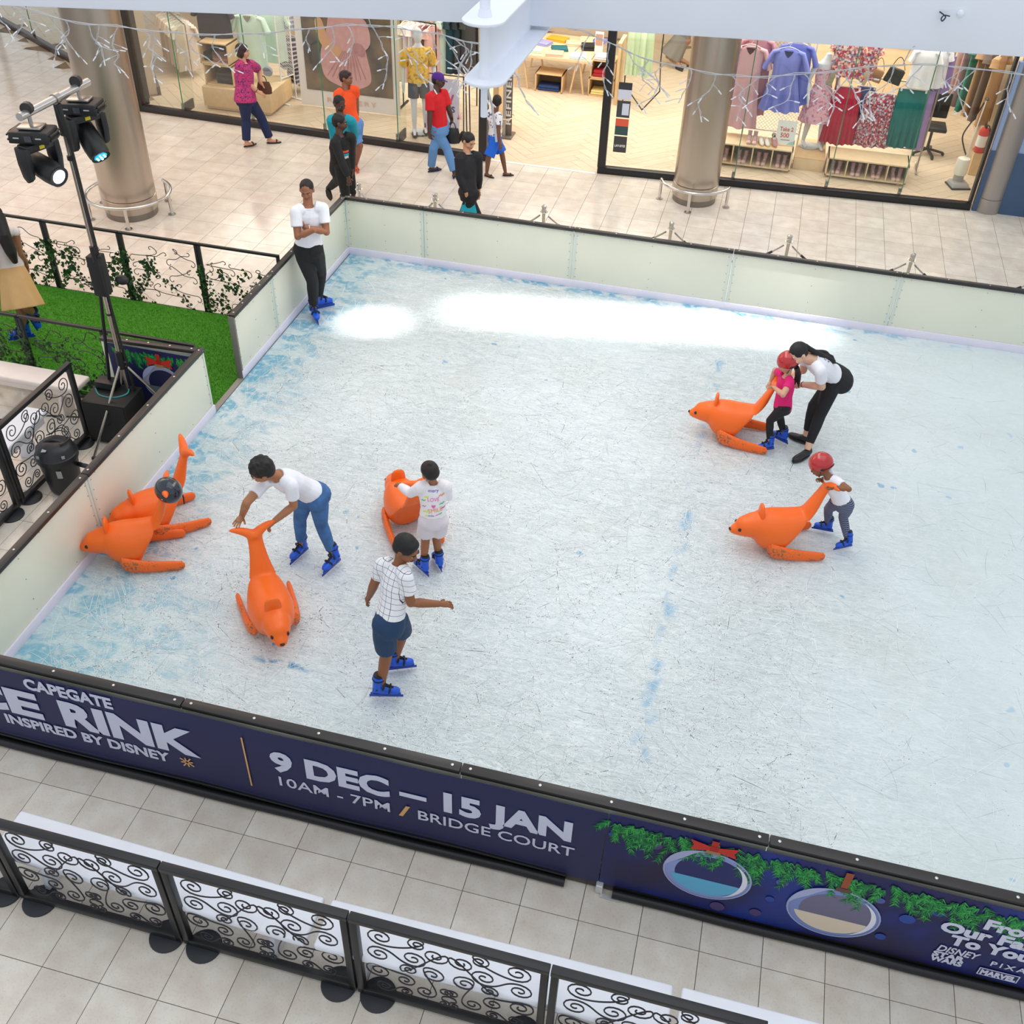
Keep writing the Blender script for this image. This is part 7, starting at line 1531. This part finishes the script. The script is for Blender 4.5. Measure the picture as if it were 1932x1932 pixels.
MB().box((0, 0, .20), (.31, .012, .40), M).build('card', mat('card_white', 0xE9EDEA, .5), t); MB().box((0, .0, .01), (.33, .07, .02), T(4.70, 14.12, .38, .05)).build('base', OAKL, t)
RC = mat('card_red', 0xC65A50, .6); c_ = lambda x, z: M @ T(x, -.0072, z, 0, pi/2)
text('lettering', 'Take 2', RC, t, c_(-.11, .235), .09, .002, .001, .22); text('lettering', '500', RC, t, c_(-.085, .135), .10, .002, .001, .14)
MB().box((0, -.0072, .095), (.15, .001, .008), M).build('printed_line', mat('card_navy', 0x3A4478, .6), t); MB().prism([(-.155, 0), (-.09, 0), (-.12, .09), (-.155, .13)], 0, .001, c_(0, .005)).build('printed_blob', mat('card_pink', 0xE3A0B8, .6), t, smooth=0); MB().prism([(.02, 0), (.155, 0), (.155, .08), (.08, .06)], 0, .001, c_(0, .005)).build('printed_blob', mat('card_aqua', 0xA8CFCF, .6), t, smooth=0)
garment('dress', 'long dusty pink dress hanging in the right shop window', 'dress', (3.90, 14.38, 1.80), .46, .58, 1.28, cloth(0xD8ABB4), .16, 9, .08, .26, waist=(.42, .42), vneck=mat('neck_maroon', 0x4E2A34, .6), trim=cloth(0xC99CA6))
garment('dress', 'darker pink dress hanging behind the long pink one', 'dress', (3.99, 14.58, 1.88), .46, .56, 1.2, cloth(0xC48E9A), .14, 9, .08, .24)
garment('dress', 'periwinkle blue ruffled dress in the right shop window', 'dress', (4.50, 14.36, 1.82), .46, .66, .95, cloth(0x7C86D8), .20, 11, .12, .26, waist=(.40, .40), vneck=mat('neck_navy', 0x2A3468, .6), trim=cloth(0x6A74C8))
garment('dress', 'second periwinkle dress hanging behind the first', 'dress', (4.62, 14.56, 1.86), .46, .62, .92, cloth(0x6872C4), .16, 11, .10, .26)
wire_stand('white wire stand behind the pink and blue dresses', (4.45, 14.68), .95, .40, 1.95, .06)
tag(garment('clutch', 'coral pouch hanging on the wire stand under the blue dress', 'bag', (4.24, 14.62, .98), .22, .18, .16, cloth(0xE89A80), .06, 3, .02, hanger=False), None)
t, M = mannequin('headless mannequin in a pink floral dress on the platform', (5.14, 14.68, .205), ((-.10, .10), (.12, -.08)), 1.72, .45, headed=False)
FLP = pattern_mat('pink_floral', 'cells', (0xE2B2C0, 0xE2B2C0, 0xDCA6B8, 0xB88098), 34.); b = MB()
b.loft([[M @ Vector((w*cos(q)*(1+.05*sin(9*q)*(z < .9)), d*sin(q)*(1+.05*sin(9*q)*(z < .9)), z)) for q in [2*pi*i/54 for i in range(54)]] for z, w, d in ((.46, .30, .22), (.70, .25, .19), (.98, .17, .13), (1.05, .145, .11), (1.20, .165, .12), (1.30, .16, .11))]); b.build('dress', FLP, t)
for s in (-1, 1): MB().tube([M @ Vector((s*.08, -.09, 1.29)), M @ Vector((s*.085, -.03, 1.42)), M @ Vector((s*.08, .07, 1.32))], .008, 6).build('strap', FLP, t)
t = thing('potted_plant', 'small green plant in a slate blue pot on the platform', 'plant', (5.34, 14.9, .20)); M = T(5.34, 14.92, .205)
MB().lathe([(.055, 0), (.075, .06), (.07, .13), (.062, .135), (.055, .12), (0, .118)], 24, M).build('pot', mat('pot_slate', 0x4A5A66, .5), t)
for k in range(16):
    a = k*2.4; l = .12+.05*(k % 3); MB().loft([[(cos(a)*f*l*.8-sin(a)*s*.012*(1-f**2), sin(a)*f*l*.8+cos(a)*s*.012*(1-f**2), .12+l*f*(1.2-.6*f)+.002*u) for s, u in ((-1, 0), (1, 0), (1, 1), (-1, 1))] for f in (0, .3, .6, .85, .99)], M).build('leaf', mat('leaf_green', 0x3E7038, .6), t)
t = thing('skirt_rail', 'silver clothes rail behind the right shoe bench', 'rail', (6.15, 14.75, 0))
for z in (.36, 1.42, 2.0): MB().tube([(5.35, 14.72, z), (6.95, 14.72, z)], .014, 8).build('bar', SATIN, t)
for x in (5.35, 6.95): MB().tube([(x, 14.72, .02), (x, 14.72, 2.0)], .016, 10).build('upright', SATIN, t); MB().tube(spline([(x, 14.5, .05), (x, 14.6, .02), (x, 14.9, .02), (x, 15.0, .05)], 4), .016, 8).build('foot', SATIN, t)
FLR = pattern_mat('floral_red', 'cells', (0xC23A52, 0xE8D6D6, 0x9A4060, 0xD8848C, 0xE8C09A, 0x8C8CA4), 34.); FLR2 = pattern_mat('floral_red2', 'cells', (0xB03A54, 0xDAD2D6, 0x7A3A50, 0xC06A74, 0xA8A4B4), 40.)
def skirt(label, x, z, w0, w1, L, m, y=14.62, pl=15, grp='skirts on the rail'):
    t = garment('skirt', label, 'skirt', (x, y, z), w0, w1, L, m, .16, pl, .12, 0, 0, grp, hanger=False)
    M = T(x, y, z); MB().tube([(-w0*.45, -.02, .015), (w0*.45, -.02, .015)], .008, 6, M).build('hanger_bar', HANG, t); MB().tube(spline([(0, -.02, .015), (0, -.01, .06), (.015, .04, .10), (0, .10, .10)], 4), .004, 5, M).build('hanger_hook', SATIN, t)
    for s in (-1, 1): MB().box((s*w0*.42, -.03, .0), (.03, .03, .05), M).build('hanger_clip', HANG, t)
    return t
skirt('long crimson pleated skirt on the rail', 5.55, 1.26, .42, .56, .90, cloth(0xB0163C), pl=17)
skirt('white and red floral skirt on the rail, in the middle', 6.09, 1.22, .46, .58, .84, FLR2)
skirt('long emerald teal skirt on the rail', 6.56, 1.33, .46, .54, .90, cloth(0x0E6E6C))
skirt('dark blue skirt behind the crimson one', 5.84, 1.25, .3, .36, .60, cloth(0x4A5488), 14.78)
garment('trousers', 'pale purple trousers at the right end of the rail', 'trousers', (6.82, 14.72, 1.32), .20, .24, .92, cloth(0x9C84B8), .16, 4, .05, hanger=True)
garment('blouse', 'red and white floral top above the crimson skirt', 'blouse', (5.42, 14.62, 2.02), .42, .46, .60, FLR, .14, 9, .08, .16)
garment('blouse', 'pale red floral blouse, second from the left on the upper rail', 'blouse', (5.72, 14.66, 1.98), .36, .40, .58, FLR, .12, 9, .08, .12)
garment('blouse', 'white blouse at the right end of the upper rail', 'blouse', (6.62, 14.62, 1.96), .36, .42, .58, cloth(0xEDEDF2), .14, 7, .08, .14)
garment('blouse', 'second white blouse beside the first on the upper rail', 'blouse', (6.80, 14.72, 1.98), .34, .40, .60, cloth(0xE4E4EC), .12, 7, .08, .12)
garment('dress', 'purple garment half hidden behind the white blouses', 'dress', (6.96, 14.80, 1.85), .26, .3, .55, cloth(0x8A74B0), .12, 5, .06)
def hbag(label, p, w, h, m): 
    t = thing('handbag', label, 'bag', (p[0], p[1], p[2]-h)); M = T(*p)
    MB().box((0, 0, -h/2), (w, .09, h), M @ rotm(0, .25, 0), .85, .7).build('bag_body', m, t, bevel=.02, seg=3); MB().box((0, -.05, -h*.25), (w*.9, .012, h*.45), M @ rotm(0, .25, 0)).build('flap', m, t, bevel=.005); MB().tube(spline([(-w*.4, 0, -.02), (-w*.2, 0, .12), (0, 0, .17), (w*.2, 0, .12), (w*.4, 0, -.02)], 5), .006, 6, M).build('strap', m, t)
hbag('tan leather handbag hanging above the floral skirt', (5.95, 14.66, 1.58), .22, .20, mat('leather_tan', 0xA5784E, .5)); hbag('beige clutch bag hanging beside the tan handbag', (5.80, 14.62, 1.56), .10, .24, mat('leather_beige', 0xC9B190, .5)); hbag('black handbag with a dark flap left of the white blouse', (6.24, 14.66, 1.62), .28, .24, mat('leather_black', 0x141417))
hbag('khaki bag hanging left of the floral tops', (5.28, 14.60, 1.52), .10, .26, mat('leather_khaki', 0xA89E84, .5))
# upright vacuum, its pole and hose, extinguisher, coats at the far right
t = thing('upright_vacuum', 'grey upright floor machine with a white cylinder tank', 'vacuum cleaner', (7.58, 14.3, 0)); M = T(7.58, 14.32, 0, .3)
MB().box((0, -.05, .05), (.30, .30, .07), M, .85, .75).build('base', mat('machine_grey', 0xA6A6A6, .4), t, bevel=.015); MB().box((0, -.06, .012), (.32, .32, .025), M).build('bumper', RAILB, t, bevel=.004); MB().lathe([(.085, .08), (.08, .17), (.09, .19)], 24, M).build('neck', mat('machine_grey', 0xA6A6A6), t)
MB().lathe([(.10, .19), (.105, .21), (.105, .42), (.095, .45), (.06, .465), (0, .468)], 28, M).build('tank', mat('tank_white', 0xEDEBDF, .4), t); MB().tube([(7.60, 14.34, .46), (7.66, 14.45, 1.35)], .010, 8).build('handle_pole', WIRE, t); MB().ell((7.665, 14.455, 1.36), (.03, .06, .02)).build('grip', RAILB, t)
MB().tube(spline([(7.61, 14.36, .47), (7.52, 14.34, .62), (7.46, 14.38, .80), (7.56, 14.45, 1.05), (7.64, 14.46, 1.30)], 8), .012, 8).build('hose', RAILB, t)
t = thing('fire_extinguisher', 'red and white fire extinguisher by the right end of the shop window', 'extinguisher', (7.86, 14.9, .38)); M = T(7.86, 14.9, .38)
RD = mat('extinguisher_red', 0xC4362C, .35); MB().lathe([(.075, 0), (.08, .02), (.08, .34), (.06, .39), (.02, .41)], 24, M).build('cylinder', RD, t); MB().lathe([(.0815, .10), (.0815, .28)], 24, M).build('label_wrap', mat('extinguisher_label', 0xE2DEDC, .5), t); MB().box((0, 0, .43), (.03, .12, .04), M).build('valve', RAILB, t); MB().tube(spline([(0, .05, .43), (.07, .06, .40), (.10, .02, .25), (.09, 0, .12)], 5), .010, 6, M).build('hose', RAILB, t); MB().box((.07, .02, .2), (.02, .10, .4), M).build('wall_bracket', RAILB, t)
MB().box((.02, .02, -.19), (.16, .16, .37), M).build('stand', OAK, t)
for k, (c, l) in enumerate(((0xE4D6C0, 'cream'), (0xB88A8E, 'dusty pink'), (0x2E7A68, 'green'), (0xA9835E, 'camel'), (0x6C5A50, 'brown'), (0xB08A62, 'tan'))):
    garment('coat', l+' coat on the wall rail at the right end of the shop', 'coat', (7.38+.09*k, 16.3-.22*k, 1.85), .42, .46, 1.1, cloth(c), .09, 5, .06, .12, 1.0, 'coats at the right end of the shop')
t = thing('ladder_frame', 'light timber A-frame at the right end of the shop', 'stand', (7.85, 15.2, 0))
for a, b in (((7.72, 15.0, 0), (7.86, 15.2, 1.35)), ((7.98, 15.4, 0), (7.86, 15.2, 1.35))): MB().bar(a, b, .05, .05).build('rail', OAKL, t)
for z in (.35, .75, 1.1): MB().bar((7.72+.14*z/1.35, 15.0+.2*z/1.35, z), (7.98-.12*z/1.35, 15.4-.2*z/1.35, z), .03, .04).build('rung', OAKL, t)
t = thing('service_desk', 'beige counter deep in the right shop', 'counter', (6.2, 18.6, 0)); MB().box((6.2, 18.6, .5), (2.6, .6, 1.0)).build('body', OAKL, t); MB().box((6.2, 18.6, 1.02), (2.7, .7, .04)).build('worktop', mat('counter_grey', 0x8C867E, .4), t)
# black swivel stool legs by the white garments
t = thing('desk_chair', 'black swivel chair base right of the skirt rail', 'chair', (7.15, 15.6, 0))
for a in range(5): MB().bar((7.15, 15.6, .10), (7.15+.28*cos(a*1.257), 15.6+.28*sin(a*1.257), .05), .04, .03).build('leg', RAILB, t); MB().ell((7.15+.28*cos(a*1.257), 15.6+.28*sin(a*1.257), .03), (.028, .028, .028)).build('castor', RAILB, t)
MB().tube([(7.15, 15.6, .08), (7.15, 15.6, .45)], .025, 10).build('gas_column', RAILB, t); MB().box((7.15, 15.6, .48), (.42, .42, .07)).build('seat', RAILB, t, bevel=.02); MB().box((7.15, 15.8, .78), (.40, .05, .42)).build('backrest', RAILB, t, bevel=.02)
# ================================================================ white icicle lights hung along the beam
WIREW = mat('light_wire', 0xC9CACD, .5); BULB = mat('bulb_clear', 0xE6E7EA, .2, emit=.06, spec=.6)
LP = [(-1.6, 1.55, 5.16), (-.9, 1.62, 5.10), (-.33, 2.05, 4.99), (.18, 2.15, 4.88), (.56, 2.2, 4.86), (.88, 2.2, 4.86), (1.27, 2.2, 4.89), (1.55, 2.25, 4.92), (1.82, 2.25, 4.97), (2.10, 2.28, 5.00), (2.35, 2.3, 4.99), (2.55, 2.3, 4.98), (2.74, 2.25, 4.97), (2.92, 2.2, 5.02), (3.10, 2.35, 5.08), (3.28, 2.4, 5.06), (3.44, 2.4, 5.02), (3.66, 2.4, 4.95), (3.94, 2.45, 4.90), (4.22, 2.45, 4.89), (4.51, 2.45, 4.93), (4.80, 2.45, 4.99), (5.06, 2.45, 5.04), (5.38, 2.5, 5.045), (5.75, 2.5, 5.04), (6.2, 2.55, 5.07), (6.8, 2.6, 5.10)]
lt = thing('icicle_lights', 'string of white icicle fairy lights hung along the white beam', 'fairy lights', (2.6, 2.3, 4.9))
main = spline(LP, 6); MB().tube(main, .0026, 6).build('main_wire', WIREW, lt)
MB().tube([p+Vector((.004*sin(i*1.3), .005*cos(i*1.1), .008*sin(i*.9))) for i, p in enumerate(main)], .0022, 6).build('main_wire', WIREW, lt)
for x in (LP[2], LP[9], LP[13], LP[22]): MB().tube(spline([x, (x[0]+.01, x[1]-.08, x[2]+.1), (x[0]+.02, x[1]-.16, 5.18)], 4), .003, 5).build('tie_wire', WIREW, lt)
bp = MB().lathe([(.0030, 0), (.0038, .004), (.0040, .014), (.0032, .024), (.0042, .028), (.003, .033), (0, .035)], 8).build('bulb', BULB, None); bp.parent = lt; nb = [0]
LI = Vector((2.6, 2.3, 4.9)); R = random.Random(21)
def bulb(p, d):
    q = Vector(d).normalized().to_track_quat('Z', 'Y').to_euler()
    if nb[0] == 0: bp.location = p-LI; bp.rotation_euler = q
    else: inst(bp, lt, tuple(p-LI), rot=q)
    nb[0] += 1
def drop(p, n, dense=0):
    p = Vector(p); pts = [p]; d = Vector((R.gauss(0, .3), R.gauss(0, .3), -1)).normalized(); b = MB(); ends = []
    for k in range(n):
        d = (d*.7+Vector((R.gauss(0, .6), R.gauss(0, .35), -.28))).normalized(); p = p+d*R.uniform(.05, .085); pts.append(p)
        s = Vector((R.choice((-1, 1))*R.uniform(.5, 1), R.gauss(0, .4), R.uniform(-.8, .2))).normalized(); l = R.uniform(.018, .055)
        q = [p, p+s*l*.6+Vector((0, 0, -.004)), p+s*l+Vector((0, 0, -.010))]; b.tube(spline(q, 3), .0016, 5); ends.append((q[-1], q[-1]-q[-2]))
    b.tube(spline(pts, 5), .0018, 5); b.tube([v+Vector((.006*sin(i*.9), .006*cos(i*.8), 0)) for i, v in enumerate(spline(pts, 5))], .0016, 5)
    ends.append((pts[-1], pts[-1]-pts[-2])); b.build('drop_wire', WIREW, lt)
    for e, dd in ends:
        if nb[0] < 298: bulb(e, dd)
L_ = len(main)-1
for x in (-.28, -.18, -.05, .08, .2, .3, .40, .52, .66, .72, .86, .99, 1.12, 1.28, 1.42, 1.72, 1.85, 1.98, 2.12, 2.26, 3.36, 3.48, 3.58, 3.70, 3.82, 3.94, 4.06, 4.18, 4.30, 4.42, 4.50, 4.58, 4.66, 4.74, 4.82, 4.90, 5.02, 5.14, 5.26, 5.36, 5.46, 5.60):
    p = min(main, key=lambda q: abs(q.x-x)); drop(p, R.choice((2, 3, 3, 4, 4, 5)))
for x in (2.36, 2.44, 2.52, 2.58, 2.64, 2.70, 2.78, 2.86):      # the tangled bunch beside the bracket
    p = min(main, key=lambda q: abs(q.x-x)); drop(p, R.choice((4, 5, 6)))
MB().tube(spline([(3.09, 1.22, 5.08), (3.11, 1.23, 5.0), (3.125, 1.235, 4.9), (3.135, 1.24, 4.82)], 6), .006, 6).build('plug_lead', WIREW, lt)
